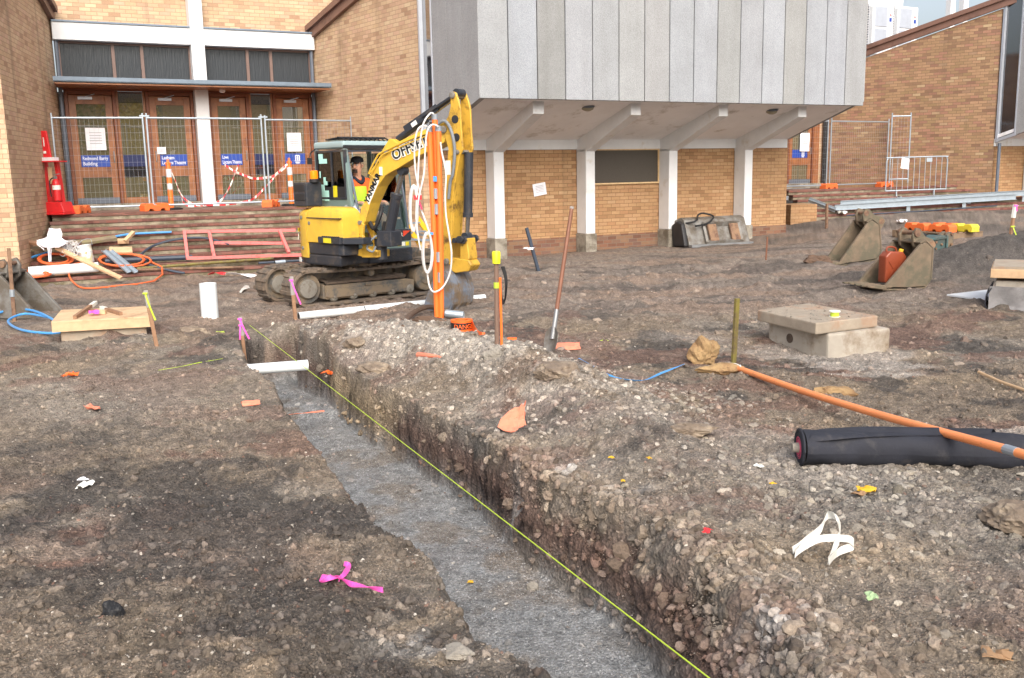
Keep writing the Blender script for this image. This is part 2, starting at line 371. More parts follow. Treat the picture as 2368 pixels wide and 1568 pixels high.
    sp = t.ramp(f2.outputs['Color'], [(.0, (.42, .41, .40)), (.3, (.8, .79, .78)), (.6, (1.05, 1.05, 1.05)), (.85, (1.35, 1.33, 1.3)), (.96, (2.1, 2.1, 2.1))]); f3 = t.n('ShaderNodeTexVoronoi'); f3.inputs['Scale'].default_value = 150; t.l(t.co(), f3.inputs['Vector']); sp3 = t.ramp(f3.outputs['Color'], [(.0, (.5, .5, .5)), (.5, (1, 1, 1)), (.9, (1.25, 1.24, 1.22)), (.98, (2.0, 2.0, 2.0))])
    c_ = t.mix(.5, a_.outputs[0], sp, 'MULTIPLY'); c_ = t.mix(.35, c_, sp3, 'MULTIPLY'); c_ = t.mix(.5, c_, t.ramp(f1.outputs[0], [(.28, (.42, .41, .40)), (.72, (1.6, 1.58, 1.55))]), 'MULTIPLY')
    t.col(c_); t.set(Roughness=.93); t.b.inputs['Specular IOR Level'].default_value = .25
    ad = t.n('ShaderNodeMath', operation='ADD'); t.l(f1.outputs[0], ad.inputs[0]); t.l(f2.outputs['Distance'], ad.inputs[1]); t.bump(ad.outputs[0], .9, .018)
    me.materials.append(t.m); o = bpy.data.objects.new('ground', me); scene.collection.objects.link(o); o['kind'] = 'structure'
    # surface sampler for stones
    def surf(x, y):
        rr = np.hypot(x, y); aa = np.arctan2(x, y)
        i = np.clip(np.searchsorted(r, rr), 1, nr-1); j = np.clip(np.searchsorted(a, aa), 1, na-1)
        fi = (rr-r[i-1])/(r[i]-r[i-1]); fj = (aa-a[j-1])/(a[j]-a[j-1])
        bl = lambda M: (M[i-1, j-1]*(1-fi)*(1-fj)+M[i, j-1]*fi*(1-fj)+M[i-1, j]*(1-fi)*fj+M[i, j]*fi*fj)
        return bl(Z), bl(inn), bl(wall), bl(heap), col[np.clip(i, 0, nr-1), np.clip(j, 0, na-1)]
    return surf
surf = ground()
def stones():
    ico = bmesh.new(); bmesh.ops.create_icosphere(ico, subdivisions=1, radius=1); iv = np.array([v.co[:] for v in ico.verts]); fi = np.array([[v.index for v in f.verts] for f in ico.faces]); ico.free()
    ico = bmesh.new(); bmesh.ops.create_icosphere(ico, subdivisions=2, radius=1); iv2 = np.array([v.co[:] for v in ico.verts]); fi2 = np.array([[v.index for v in f.verts] for f in ico.faces]); ico.free()
    def self_hull(g, hv, hf, amp, flat, sink, x, y, z, s, rot, cc):
        n = len(x); k = len(hv)
        lob = g.standard_normal((n, 3, 3)); lob /= np.linalg.norm(lob, axis=2, keepdims=True); dots = np.einsum('kc,nlc->nkl', hv, lob)
        rad = 1+.22*np.sin(dots*2.5+g.random((n, 1, 3))*6).sum(2)*.6
        cut = np.minimum(1, .62/np.maximum(dots[..., 0], .3)); rad = rad*cut
        sh = hv[None]*np.clip(rad[..., None]+amp*g.standard_normal((n, k, 1)), .4, 1.8)*np.stack([.8+.5*g.random(n), .55+.5*g.random(n), flat*(.65+.7*g.random(n))], -1)[:, None, :]
        ca, sa = np.cos(rot[:, 0]), np.sin(rot[:, 0]); cb, sb = np.cos(rot[:, 1]*.12), np.sin(rot[:, 1]*.12)
        x1 = sh[..., 0]*ca[:, None]-sh[..., 1]*sa[:, None]; y1 = sh[..., 0]*sa[:, None]+sh[..., 1]*ca[:, None]; z1 = sh[..., 2]
        y2 = y1*cb[:, None]-z1*sb[:, None]; z2 = y1*sb[:, None]+z1*cb[:, None]
        P = np.stack([x1, y2, z2], -1)*s[:, None, None]+np.stack([x, y, z-s*flat*sink], -1)[:, None, :]
        c4 = np.ones((n, k, 4)); c4[..., :3] = cc[:, None, :]
        return P.reshape(-1, 3), (hf[None]+(np.arange(n)*k)[:, None, None]).reshape(-1, 3), c4.reshape(-1, 4), n*k
    def scatter(name, n, rfun, size, cols, keep, seed, flat=.6, label=None, blend=.6, sink=.1):
        g = np.random.default_rng(seed); x, y = rfun(g, n)
        z, inn, wall, heap, gc = surf(x, y); k = g.random(n) < keep(x, y, inn, wall, heap); x, y, z, gc = x[k], y[k], z[k], gc[k]; n = len(x)
        s = size(g, n); rot = g.random((n, 3))*6.28
        big = s > .013
        oc = np.array([[1, 0, 0], [-1, 0, 0], [0, 1, 0], [0, -1, 0], [0, 0, 1], [0, 0, -1]], float); of = np.array([[0, 2, 4], [2, 1, 4], [1, 3, 4], [3, 0, 4], [2, 0, 5], [1, 2, 5], [3, 1, 5], [0, 3, 5]])
        tiny = s < .0085
        parts = [(tiny, oc, of, .28), (~big & ~tiny, iv, fi, .30), (big, iv2, fi2, .13)]; CO = []; FI = []; CV = []; o_ = 0
        pal = np.array([sc(*c) for c in cols]); cc = (pal[g.integers(0, len(pal), n)]*(1-blend)+gc*blend*1.08)*(.6+.85*g.random((n, 1)))
        for sel, hv, hf, amp in parts:
            P, f, c4, nv = self_hull(g, hv, hf, amp, flat, sink, x[sel], y[sel], z[sel], s[sel], rot[sel], cc[sel]); CO.append(P); FI.append(f+o_); CV.append(c4); o_ += nv
        co = np.vstack(CO); f = np.vstack(FI)
        me = bpy.data.meshes.new(name); me.vertices.add(len(co)); me.vertices.foreach_set('co', co.astype(np.float32).ravel())
        me.loops.add(f.size); me.loops.foreach_set('vertex_index', f.astype(np.int32).ravel()); me.polygons.add(len(f)); me.polygons.foreach_set('loop_start', (np.arange(len(f))*3).astype(np.int32)); me.update(calc_edges=True); me.polygons.foreach_set('use_smooth', np.zeros(len(f), bool))
        at = me.color_attributes.new('earth', 'FLOAT_COLOR', 'POINT'); c4 = np.vstack(CV).astype(np.float32); at.data.foreach_set('color', c4.ravel())
        if 'stone' not in MATS:
            t = NT('stone'); a_ = t.n('ShaderNodeVertexColor', layer_name='earth'); n1 = t.noise(90, 6, .7)
            t.col(t.mix(.75, a_.outputs[0], t.ramp(n1.outputs[0], [(.3, (.5, .49, .48)), (.72, (1.55, 1.52, 1.5))]), 'MULTIPLY')); t.set(Roughness=.88); t.b.inputs['Specular IOR Level'].default_value = .25; t.bump(n1.outputs[0], .4, .006); MATS['stone'] = t.m
        me.materials.append(MATS['stone']); o = bpy.data.objects.new(name, me); scene.collection.objects.link(o)
        tag(o, label, 'gravel', kind='stuff')
    def pol(rmin, rmax, amax=34, p=1.0):
        def f(g, n): r_ = rmin*(rmax/rmin)**(g.random(n)**p); a_ = np.radians((g.random(n)*2-1)*amax); return r_*np.sin(a_), r_*np.cos(a_)
        return f
    def box(x0, x1, y0, y1): return lambda g, n: (x0+(x1-x0)*g.random(n), y0+(y1-y0)*g.random(n))
    nz = lambda x, y, s_, k: fbm(x, y, s_, 3, k)
    scatter('pebbles', 60000, pol(2.6, 15), lambda g, n: .003+.009*g.random(n)**5.0+.0, [(150,143,133),(126,116,104),(176,170,160),(104,94,86),(116,88,76)],
            lambda x, y, i, w, h: (.28+1.3*np.clip(nz(x, y, .7, 51)+.1, 0, 1)+.5*h)*(1-.8*i*(1-w)), 101, blend=.3, sink=0, label='small pale pebbles and grit strewn over the bare earth')
    scatter('earth_clods', 380000, pol(2.6, 15), lambda g, n: .0024+.0038*g.random(n)+.020*g.random(n)**60.0, [(92,80,70),(112,96,82),(78,70,64),(104,84,72),(84,76,70)],
            lambda x, y, i, w, h: (.40+1.6*np.clip(nz(x, y, .9, 52)+.05, 0, 1)+.6*w+.3*h)*(1-.85*i*(1-w)), 102, .95, blend=.85, sink=-.1, label='crumbled brown clods of soil lying loose on the ground')
    scatter('bank_crumbs', 42000, lambda g, n: ((lambda y: (np.interp(y, *TR)+(g.random(n)-.62)*.62, y))(3.0+7*g.random(n)**1.3)), lambda g, n: .004+.028*g.random(n)**14, [(110,98,86),(128,118,106),(92,78,68),(140,132,122),(118,92,80)],
            lambda x, y, i, w, h: .85*(1-.97*(i > .94)), 103, .8, blend=.75, label='crumbly lumps of soil along the cut bank of the trench')
    scatter('bank_clods', 300, lambda g, n: ((lambda y: (np.interp(y, *TR)+(g.random(n)-.45)*.34, y))(3.0+6.5*g.random(n)**1.5)), lambda g, n: .016+.036*g.random(n)**3, [(100,88,76),(92,80,70),(124,112,98)],
            lambda x, y, i, w, h: 1-.98*i*(1-w), 109, .8, blend=.25, label='lumpy brown clods crowning the edge of the trench bank', sink=.3)
    scatter('yard_clods', 11000, pol(8.5, 20), lambda g, n: .010+.050*g.random(n)**8, [(112,98,86),(92,82,74),(130,118,106)],
            lambda x, y, i, w, h: np.clip(.10+2.2*np.clip(nz(x, y, 1.1, 55)+.0, 0, 1)+.9*np.exp(-(((x-2.2)/2.2)**2+((y-16.2)/1.8)**2)), 0, 1)*(1-i), 110, .65, blend=.6, label='loose lumps of soil scattered over the far part of the yard', sink=.25)
    scatter('crushed_rock', 6500, box(.6, 3.4, 2.9, 8.0), lambda g, n: .008+.026*g.random(n)**3.5, [(140,136,126),(122,118,110),(158,152,140),(128,122,108),(112,108,102)],
            lambda x, y, i, w, h: np.clip(1.6*np.exp(-(((x-1.85)/.62)**2+((y-5.0)/.75)**2))+1.0*np.exp(-(((x-1.25)/.55)**2+((y-7.1)/.6)**2))+.035, 0, 1)*(1-i)*(1-.8*np.exp(-(((x-1.45)/.4)**2+((y-4.15)/.22)**2))), 104, .42, blend=.35, label='flat grey crushed rock lying around the black fabric roll')
    scatter('heap_gravel', 36000, box(-3.2, 1.4, 5.0, 11.4), lambda g, n: .005+.022*g.random(n)**7, [(172,165,154),(150,142,130),(190,184,174),(130,120,108)],
            lambda x, y, i, w, h: np.clip(h*1.1, 0, 1)*(1-i), 105, .8, blend=.55, label='pale stony gravel covering the spoil heap beside the trench')
    scatter('bed_grit', 60000, lambda g, n: ((lambda y: (np.interp(y, *TL)+.1+(np.interp(y, *TF)-np.interp(y, *TL)-.12)*g.random(n), y))(3.0*(10.2/3.0)**g.random(n))), lambda g, n: .0025+.0055*g.random(n)**3, [(120,126,132),(146,150,154),(100,106,112),(168,170,172)],
            lambda x, y, i, w, h: np.full(x.shape, .9), 106, .7, blend=.5, label='blue grey crushed stone bedding along the trench floor')
stones()
# ------------------------------------------------------------------ brick
def wall_uv(o):
    me = o.data; uv = me.uv_layers.new(name='uv'); off = base(o)
    for p in me.polygons:
        n = p.normal
        for li in p.loop_indices:
            c = me.vertices[me.loops[li].vertex_index].co+off
            if abs(n.z) > .7: uv.data[li].uv = (c.dot(UD), c.dot(ND))
            else:
                t = Vector((-n.y, n.x, 0)).normalized(); uv.data[li].uv = (c.dot(t), c.z)
    return o
def brick_mat(name, stops, mortar, bw=.245, rh=.086, ms=.0055, soot=.5, stain=(.12, .09, .06)):
    stops = [(p, tuple(0.70*v+.19*(.3*c[0]+.6*c[1]+.1*c[2]) for v in c)) for p, c in stops]
    t = NT(name); b = t.n('ShaderNodeTexBrick'); t.l(t.co('UV'), b.inputs['Vector'])
    for k, v in {'Scale': 1.0, 'Mortar Size': ms, 'Mortar Smooth': .25, 'Bias': 0.0, 'Brick Width': bw, 'Row Height': rh}.items(): b.inputs[k].default_value = v
    b.inputs['Color1'].default_value = (0, 0, 0, 1); b.inputs['Color2'].default_value = (1, 1, 1, 1); b.inputs['Mortar'].default_value = (.5, .5, .5, 1)
    c = t.ramp(b.outputs['Color'], stops)
    n1 = t.noise(1.1, 6, .6); n2 = t.noise(24, 6, .7); n3 = t.noise(.5, 5, .7)
    c = t.mix(.32, c, t.ramp(n2.outputs[0], [(.3, (.68, .66, .64)), (.72, (1.2, 1.2, 1.2))]), 'MULTIPLY')
    c = t.mix(.6, c, t.ramp(n1.outputs[0], [(.3, (.8, .78, .76)), (.65, (1.08, 1.08, 1.06))]), 'MULTIPLY')
    c = t.mix(b.outputs['Fac'], c, mortar)
    mp = t.n('ShaderNodeMapping'); mp.inputs['Scale'].default_value = (1.6, .12, 1); t.l(t.co('UV'), mp.inputs['Vector'])
    n4 = t.noise(1.0, 4, .6, vec=mp.outputs[0]); f = t.ramp(n4.outputs[0], [(.60, (0, 0, 0)), (.74, (soot,)*3)])
    c = t.mix(f, c, stain)
    t.col(c); t.set(Roughness=.85); t.b.inputs['Specular IOR Level'].default_value = .25
    sub = t.n('ShaderNodeMath', operation='SUBTRACT'); t.l(n2.outputs[0], sub.inputs[0]); t.l(b.outputs['Fac'], sub.inputs[1]); t.bump(sub.outputs[0], .5, .008)
    MATS[name] = t.m
TAN = [(.0, sc(182,140,104)), (.2, sc(210,174,132)), (.45, sc(217,182,140)), (.62, sc(209,172,126)), (.8, sc(214,172,138)), (.93, sc(203,160,124)), (1.0, sc(219,190,146))]
brick_mat('brick_tan', TAN, sc(150,126,102))
brick_mat('brick_mixed', [(.0, sc(142,104,78)), (.2, sc(172,134,92)), (.42, sc(184,140,100)), (.6, sc(160,128,84)), (.78, sc(178,126,98)), (.92, sc(150,108,84)), (1.0, sc(196,164,118))], sc(116,96,76))
brick_mat('brick_low', [(.0, sc(166,120,74)), (.3, sc(190,144,90)), (.6, sc(196,150,98)), (.85, sc(184,132,82)), (1, sc(200,158,108))], sc(122,98,68), soot=.35)
brick_mat('brick_red', [(.0, sc(108,66,58)), (.4, sc(134,80,68)), (.75, sc(150,94,80)), (1, sc(124,90,80))], sc(112,88,78), bw=.118, rh=.30, ms=.006, soot=.35, stain=(.1, .1, .07))
brick_mat('brick_dirty', [(.0, sc(120,80,62)), (.4, sc(146,98,72)), (.75, sc(150,112,80)), (1, sc(128,92,78))], sc(120,110,98), soot=.8, stain=sc(96,88,80))
# ------------------------------------------------------------------ other building materials
simple('white_paint', sc(216,218,220), .55, var=.05, vs=3, dirt=sc(196,190,180), ds=2.2, dt=.66, bump=.06)
simple('white_render', sc(240,240,242), .7, var=.05, vs=2, dirt=sc(188,184,178), ds=1.5, dt=.64, bump=.1, bs=80)
simple('stained_timber', sc(144,94,60), .42, var=.28, vs=5, dirt=sc(104,58,30), ds=3, dt=.62, bump=.08)
simple('dark_timber', sc(116,66,40), .5, var=.2)
simple('fascia_brown', sc(122,92,80), .45, var=.08, dirt=sc(98,74,64), ds=2)
simple('lead_flashing', sc(112,126,140), .45, .3, var=.12)
simple('pipe_grey', sc(96,104,116), .45, .1, var=.1)
simple('alu_frame', sc(186,192,202), .35, .35, var=.06)
simple('mullion_brown', sc(112,90,82), .5, var=.1)
simple('bare_concrete', sc(150,144,132), .9, var=.2, vs=4, dirt=sc(104,96,84), ds=2.5, dt=.52, bump=.5, bs=25)
simple('concrete_tread', sc(146,136,118), .92, var=.2, vs=5, dirt=sc(104,96,76), ds=3, dt=.5, bump=.5, bs=40)
simple('slab_red', sc(140,112,98), .85, var=.15, vs=3, dirt=sc(108,88,78), ds=2)
simple('sign_blue', sc(36,70,158), .4, var=.03); simple('sign_navy', sc(34,42,84), .3, var=.03); simple('sign_white', sc(226,230,240), .5, var=.02)
simple('paper', sc(232,232,238), .8, var=.03); simple('ink_grey', sc(150,152,160), .8)
simple('board_dark', sc(72,66,58), .6, var=.08, vs=30); simple('pale_timber', sc(206,176,132), .7, var=.15, vs=9, bump=.1)
simple('lamp_glass', sc(150,144,124), .3); simple('rubber_black', sc(30,30,32), .6); simple('steel_dull', sc(150,152,154), .45, .6, var=.15)
def panel_mat():
    t = NT('aggregate_panel'); oi = t.n('ShaderNodeObjectInfo'); n1 = t.n('ShaderNodeTexVoronoi'); n1.inputs['Scale'].default_value = 70; t.l(t.co(), n1.inputs['Vector'])
    n2 = t.noise(1.3, 6, .6); n3 = t.noise(140, 3, .7)
    mp = t.n('ShaderNodeMapping'); mp.inputs['Scale'].default_value = (2, 2, .25); t.l(t.co(), mp.inputs['Vector']); n4 = t.noise(1.6, 5, .6, vec=mp.outputs[0])
    c = t.mix(.42, oi.outputs['Color'], t.ramp(n1.outputs['Color'], [(.05, (.62, .62, .62)), (.5, (1.0, 1.0, 1.0)), (.9, (1.22, 1.22, 1.22))]), 'MULTIPLY')
    c = t.mix(.8, c, t.ramp(n2.outputs[0], [(.3, (.88, .88, .87)), (.7, (1.08, 1.08, 1.08))]), 'MULTIPLY')
    c = t.mix(.45, c, t.ramp(n4.outputs[0], [(.35, (.84, .83, .81)), (.6, (1.04, 1.04, 1.04))]), 'MULTIPLY')
    t.col(c); t.set(Roughness=.9); t.b.inputs['Specular IOR Level'].default_value = .2; t.bump(n1.outputs['Distance'], .5, .01); MATS['aggregate_panel'] = t.m
panel_mat()
def glass_mat(name, tint, rough=.03, wav=0.0):
    t = NT(name); t.col(tint); t.set(Roughness=rough); t.b.inputs['Specular IOR Level'].default_value = 1.0; t.b.inputs['IOR'].default_value = 2.0; t.b.inputs['Coat Weight'].default_value = .6; t.b.inputs['Coat Roughness'].default_value = .02
    if wav:
        mp = t.n('ShaderNodeMapping'); mp.inputs['Scale'].default_value = (14, 14, 1.2); t.l(t.co(), mp.inputs['Vector']); t.bump(t.noise(2, 3, vec=mp.outputs[0]).outputs[0], wav, .02)
    MATS[name] = t.m
def thin_glass(name, tint, refl=.12):
    t = NT(name); out = t.t.nodes['Material Output']; tr = t.n('ShaderNodeBsdfTransparent'); tr.inputs[0].default_value = (*tint, 1); gl = t.n('ShaderNodeBsdfGlossy'); gl.inputs['Roughness'].default_value = .03
    fr = t.n('ShaderNodeFresnel'); fr.inputs['IOR'].default_value = 1.5; mx = t.n('ShaderNodeMixShader'); t.l(fr.outputs[0], mx.inputs[0]); t.l(tr.outputs[0], mx.inputs[1]); t.l(gl.outputs[0], mx.inputs[2]); t.l(mx.outputs[0], out.inputs['Surface']); MATS[name] = t.m
glass_mat('door_glass', sc(98,94,72), .02); glass_mat('ribbed_glass', sc(58,62,66), .2, .5); _b = MATS['ribbed_glass'].node_tree.nodes['Principled BSDF']; _b.inputs['IOR'].default_value = 1.35; _b.inputs['Coat Weight'].default_value = 0; _b.inputs['Specular IOR Level'].default_value = .4; glass_mat('dark_window', sc(26,30,40), .03, .05); glass_mat('office_glass', sc(104,116,120), .25); _b = MATS['office_glass'].node_tree.nodes['Principled BSDF']; _b.inputs['IOR'].default_value = 1.3; _b.inputs['Coat Weight'].default_value = 0; _b.inputs['Specular IOR Level'].default_value = .3
# ------------------------------------------------------------------ the lecture theatre building
bld = thing('lecture_theatre_building', B(0, 3, 0), 'tan brick lecture theatre block with overhanging grey concrete upper storey and stepped entries', 'building')
def P(name, mb, mat, parent=bld, **k): return mb.build(name, mat, parent, **k)
def brickP(name, mb, mat='brick_tan', parent=bld): return wall_uv(mb.build(name, mat, parent))
NF = 5.2
uA, uB = -8.55, -2.66
Cc = on_n(46, 590, .35); uC = un(Cc)[0]
uD = -1.79                    # end of flared wing wall beside the overhang
def lerp(a, b, t): return a+(b-a)*t
# walls drawn as (plan a, plan b, z-profile)
def wallseg(mb, a, b, za0, za1, zb0, zb1, th=.25):
    """vertical slab from plan point a to b (u,n); bottoms/tops at each end; thickness to the back (left of a->b)"""
    A_, B_ = B(*a, 0), B(*b, 0); d = (B_-A_).normalized(); nrm = Vector((-d.y, d.x, 0))
    mb.prism([A_+ZD*za0, B_+ZD*zb0, B_+ZD*zb1, A_+ZD*za1], nrm*th)
# wing wall left of the entry, and its return
m = MB(); wallseg(m, (uC, .35), (uA, NF), -.5, 6.7, -.5, 5.42); brickP('brick_wall', m)
m = MB(); wallseg(m, (uC-5, .37), (uC-.002, .37), -.5, 6.5, -.5, 6.5); brickP('brick_wall', m, 'brick_tan')
# wing wall right of the entry
m = MB(); wallseg(m, (uB, NF), (uD, .35), -.5, 5.28, -.5, 6.45); brickP('brick_wall', m)
# entry facade above the lintel
m = MB(); wallseg(m, (uA-.3, NF+.06), (uB+1.2, NF+.06), 5.40, 9, 5.32, 9); brickP('brick_wall', m)
# roof edge fascias
def fascia(a, b, za, zb, out, parent=bld):
    A_, B_ = B(*a, za), B(*b, zb); m = MB(); m.beam(A_-ZD*.06, B_-ZD*.06, .10, .20); m.beam(A_+ZD*.10+out*.06, B_+ZD*.10+out*.06, .16, .13); return P('roof_fascia', m, 'fascia_brown', parent)
nW2 = Vector((-(B(uD, .35, 0)-B(uB, NF, 0)).normalized().y, (B(uD, .35, 0)-B(uB, NF, 0)).normalized().x, 0))
fascia((uB-.05, NF-.05), (uD-.05, .35), 5.42, 6.62, -nW2*.8)
fascia((uA+.05, NF-.05), (uC+.05, .35), 5.55, 6.85, Vector((.9, -.3, 0)))
# red brick steps and landing (own thing)
RIS, TRE, ZP = .1365, .30, 1.235
def steps(u0, u1, nfront, count, zp, label, extra_left=0, wing=None):
    t = thing('brick_steps', B((u0+u1)/2, nfront, 0), label, 'steps')
    for i in range(count):
        z = zp-RIS*i; n = nfront-TRE*i
        ua, ub = u0-(.0 if i < count-3 else extra_left), u1
        if wing: ua, ub = wing(i, ua, ub)
        m = MB(); m.box(B((ua+ub)/2, n+TRE/2, z-.0325), (ub-ua, TRE+.0, .065), (UD, ND, ZD))
        o = m.build('brick_nosing', 'brick_red', t, bevel=.008, seg=1); wall_uv(o)
        m = MB(); m.box(B((ua+ub)/2, n+.022+TRE/2, z-.065-.05), (ub-ua-.02, TRE, .10), (UD, ND, ZD)); m.build('riser', 'concrete_tread', t)
    m = MB(); m.box(B((u0+u1)/2, (nfront+.3+NF+.3)/2, zp-.03), (u1-u0-.01, NF-nfront, .05), (UD, ND, ZD)); m.build('landing', 'slab_red', t)
    m = MB(); m.prism([B(u0+.05, nfront+.12, zp-.06), B(u0+.05, NF+.3, zp-.06), B(u0+.05, NF+.3, -.5), B(u0+.05, nfront-TRE*count+.2, -.5)], UD*(u1-u0-.1)); m.build('stair_core', 'concrete_tread', t)
    return t
zl = lambda u: 1.235
wg1 = lambda i, a, b: ((a-.12*i*.5-(3.0 if i >= 6 else 0)), b+.05*i)
st_left = steps(uA-.45, uB+.6, 2.9, 9, ZP, 'wide red brick steps with littered building scraps below the timber entry doors', wing=wg1)
# upstand sill, doors, sidelights, pilaster, canopy, transoms
m = MB(); m.box(B((uA+uB)/2, NF+.02, 1.30), (uB-uA, .3, .16), (UD, ND, ZD)); P('door_sill', m, 'bare_concrete')
def upx(x, y): return un(on_n(x, y, NF))[0]
uP0, uP1 = upx(464, 464), upx(494, 464)
ZS, ZT = 1.38, 3.93
m = MB(); m.box(B((uP0+uP1)/2, NF-.12, 5.1), (uP1-uP0, .36, 7.7), (UD, ND, ZD)); P('pilaster', m, 'white_paint', bevel=.01, seg=1)
def timber_box(mb, u0, u1, z0, z1, n0=NF-.06, n1=NF+.08): mb.box(B((u0+u1)/2, (n0+n1)/2, (z0+z1)/2), (u1-u0, n1-n0, z1-z0), (UD, ND, ZD))
def door(u0, u1, sign=None, emblem=False, handle_side=1, zs=ZS, zt=ZT, parent=bld, nf=NF):
    jm, st = .075, .15
    fr = MB()
    for a, b in ((u0, u0+jm), (u1-jm, u1)): timber_box(fr, a, b, zs, zt, nf-.08, nf+.08)
    timber_box(fr, u0+jm, u1-jm, zt-.09, zt, nf-.08, nf+.08)
    P('door_frame', fr, 'dark_timber', parent, bevel=.006, seg=1)
    a, b = u0+jm+.006, u1-jm-.006
    d = MB(); zt2 = zt-.1
    for p, q in ((a, a+st), (b-st, b)): timber_box(d, p, q, zs+.01, zt2, nf-.035, nf+.02)
    timber_box(d, a+st, b-st, zt2-.2, zt2, nf-.035, nf+.02); timber_box(d, a+st, b-st, zs+.60, zs+.84, nf-.045, nf+.025)
    dr = P('door', d, 'stained_timber', parent, bevel=.006, seg=1)
    k = MB(); timber_box(k, a+.01, b-.01, zs+.01, zs+.14, nf-.045, nf+.02); k.build('kick_plate', 'pipe_grey', dr)
    g = MB(); timber_box(g, a+st, b-st, zs+.84, zt2-.2, nf-.012, nf+.0); g.build('pane', 'door_glass', dr)
    g = MB(); timber_box(g, a+st, b-st, zs+.14, zs+.60, nf-.012, nf+.0); g.build('pane', 'door_glass', dr)
    s = MB(); timber_box(s, a+st+.005, b-st-.005, zs+.845, zs+1.11, nf-.02, nf-.013); s.build('door_sign', 'sign_blue', dr)
    if sign:
        for i, ln in enumerate(sign):
            tm = text_mb(ln, .112, B(a+st+.035, nf-.0215, zs+1.0-.118*i), UD, ZD, .002, weight=.0015, fit=(b-a-2*st)*{'Redmond Barry': .88, 'Building': .5, 'Latham': .46, 'Lowe': .28}.get(ln, .88)); tm.build('lettering', 'sign_white', dr)
    if emblem:
        e = MB(); uc = b-st-.2
        for p in [(-.05, .0, .02), (.05, 0, .02)]: e.box(B(uc+p[0], nf-.022, zs+1.0), (.02, .003, .12), (UD, ND, ZD))
        e.box(B(uc, nf-.022, zs+1.06), (.1, .003, .02), (UD, ND, ZD)); e.box(B(uc, nf-.022, zs+0.99), (.04, .003, .09), (UD, ND, ZD)); e.box(B(uc, nf-.022, zs+0.925), (.15, .003, .018), (UD, ND, ZD))
        for k in range(3): e.box(B(uc, nf-.022, zs+0.895-.015*k), (.13-.02*k, .003, .009), (UD, ND, ZD))
        e.build('emblem', 'sign_white', dr)
    h = MB(); uh = (b-.06) if handle_side > 0 else a+.06
    h.tube([B(uh, nf-.04, zs+.95), B(uh, nf-.09, zs+.97), B(uh, nf-.09, zs+1.17), B(uh, nf-.04, zs+1.19)], .011); h.build('handle', 'steel_dull', dr)
    c = MB(); timber_box(c, a+.2, a+.5, zt2-.10, zt2-.04, nf-.09, nf-.035); c.beam(B(a+.35, nf-.07, zt2-.04), B(a+.55, nf-.16, zt2+.02), .02, .012); c.build('door_closer', 'alu_frame', dr)
    return dr
def sidelight(u0, u1, zs=ZS, zt=ZT, parent=bld, nf=NF):
    fr = MB(); jm = .05
    for a, b in ((u0, u0+jm), (u1-jm, u1)): timber_box(fr, a, b, zs, zt, nf-.06, nf+.08)
    timber_box(fr, u0+jm, u1-jm, zs, zs+.13, nf-.05, nf+.08)
    f = P('sidelight_frame', fr, 'stained_timber', parent, bevel=.006, seg=1)
    for z0, z1, mt in ((zs+.13, zs+.60, 'door_glass'), (zs+.60, zs+.84, 'dark_window'), (zs+.84, zs+1.11, 'sign_navy'), (zs+1.11, zt-.25, 'door_glass'), (zt-.25, zt, 'dark_window')):
        g = MB(); timber_box(g, u0+jm, u1-jm, z0+.004, z1-.004, nf-.01, nf+.005); g.build('pane', mt, f)
def bay(u0, u1, s1, s2, e2=False):
    w = (u1-u0); dw = w*.385
    door(u0, u0+dw, s1, handle_side=1); sidelight(u0+dw+.004, u1-dw-.004); door(u1-dw, u1, s2, emblem=e2, handle_side=-1)
bay(uA+.12, uP0-.01, ['Redmond Barry', 'Building'], ['Latham', 'Lecture Theatre'])
bay(uP1+.01, uB-.1, ['Lowe', 'Lecture Theatre'], None, True)
m = MB(); m.box(B((uA+uB)/2, NF+.13, 2.6), (uB-uA, .02, 2.6), (UD, ND, ZD)); P('lobby_backing', m, 'board_dark')
m = MB(); m.box(B((uA+uB)/2, NF+.0, 4.02), (uB-uA-.1, .14, .17), (UD, ND, ZD)); P('door_header', m, 'dark_timber')
# canopy
NCF = NF-1.15
zc = on_n(440, 190, NCF).z
cl, cr = un(on_n(122, 180, NCF))[0], un(on_n(766, 203, NCF))[0]
m = MB(); m.prism([B(cl, NCF, zc-.05), B(cr, NCF, zc-.05), B(uB, NF, zc-.05), B(uA, NF, zc-.05)], ZD*.05); cs = P('canopy', m, 'lead_flashing')
m = MB(); m.box(B((cl+cr)/2, NCF, zc+.01), (cr-cl, .05, .085), (UD, ND, ZD)); m.build('canopy_edge', 'lead_flashing', cs)
m = MB()
for k in range(11):
    n0 = NCF+.03+k*(NF-NCF-.05)/11; s = (n0-NCF)/(NF-NCF); a0, b0 = lerp(cl, uA, s)+.02, lerp(cr, uB, s)-.02
    m.box(B((a0+b0)/2, n0+.05, zc-.08), (b0-a0, .096, .03), (UD, ND, ZD))
m.build('canopy_soffit', 'stained_timber', cs)
m = MB(); m.lathe([(.07, 0), (.07, -.04), (.045, -.07)], B(uP1+.3, NF-.45, zc-.09)); m.build('smoke_detector', 'white_paint', cs)
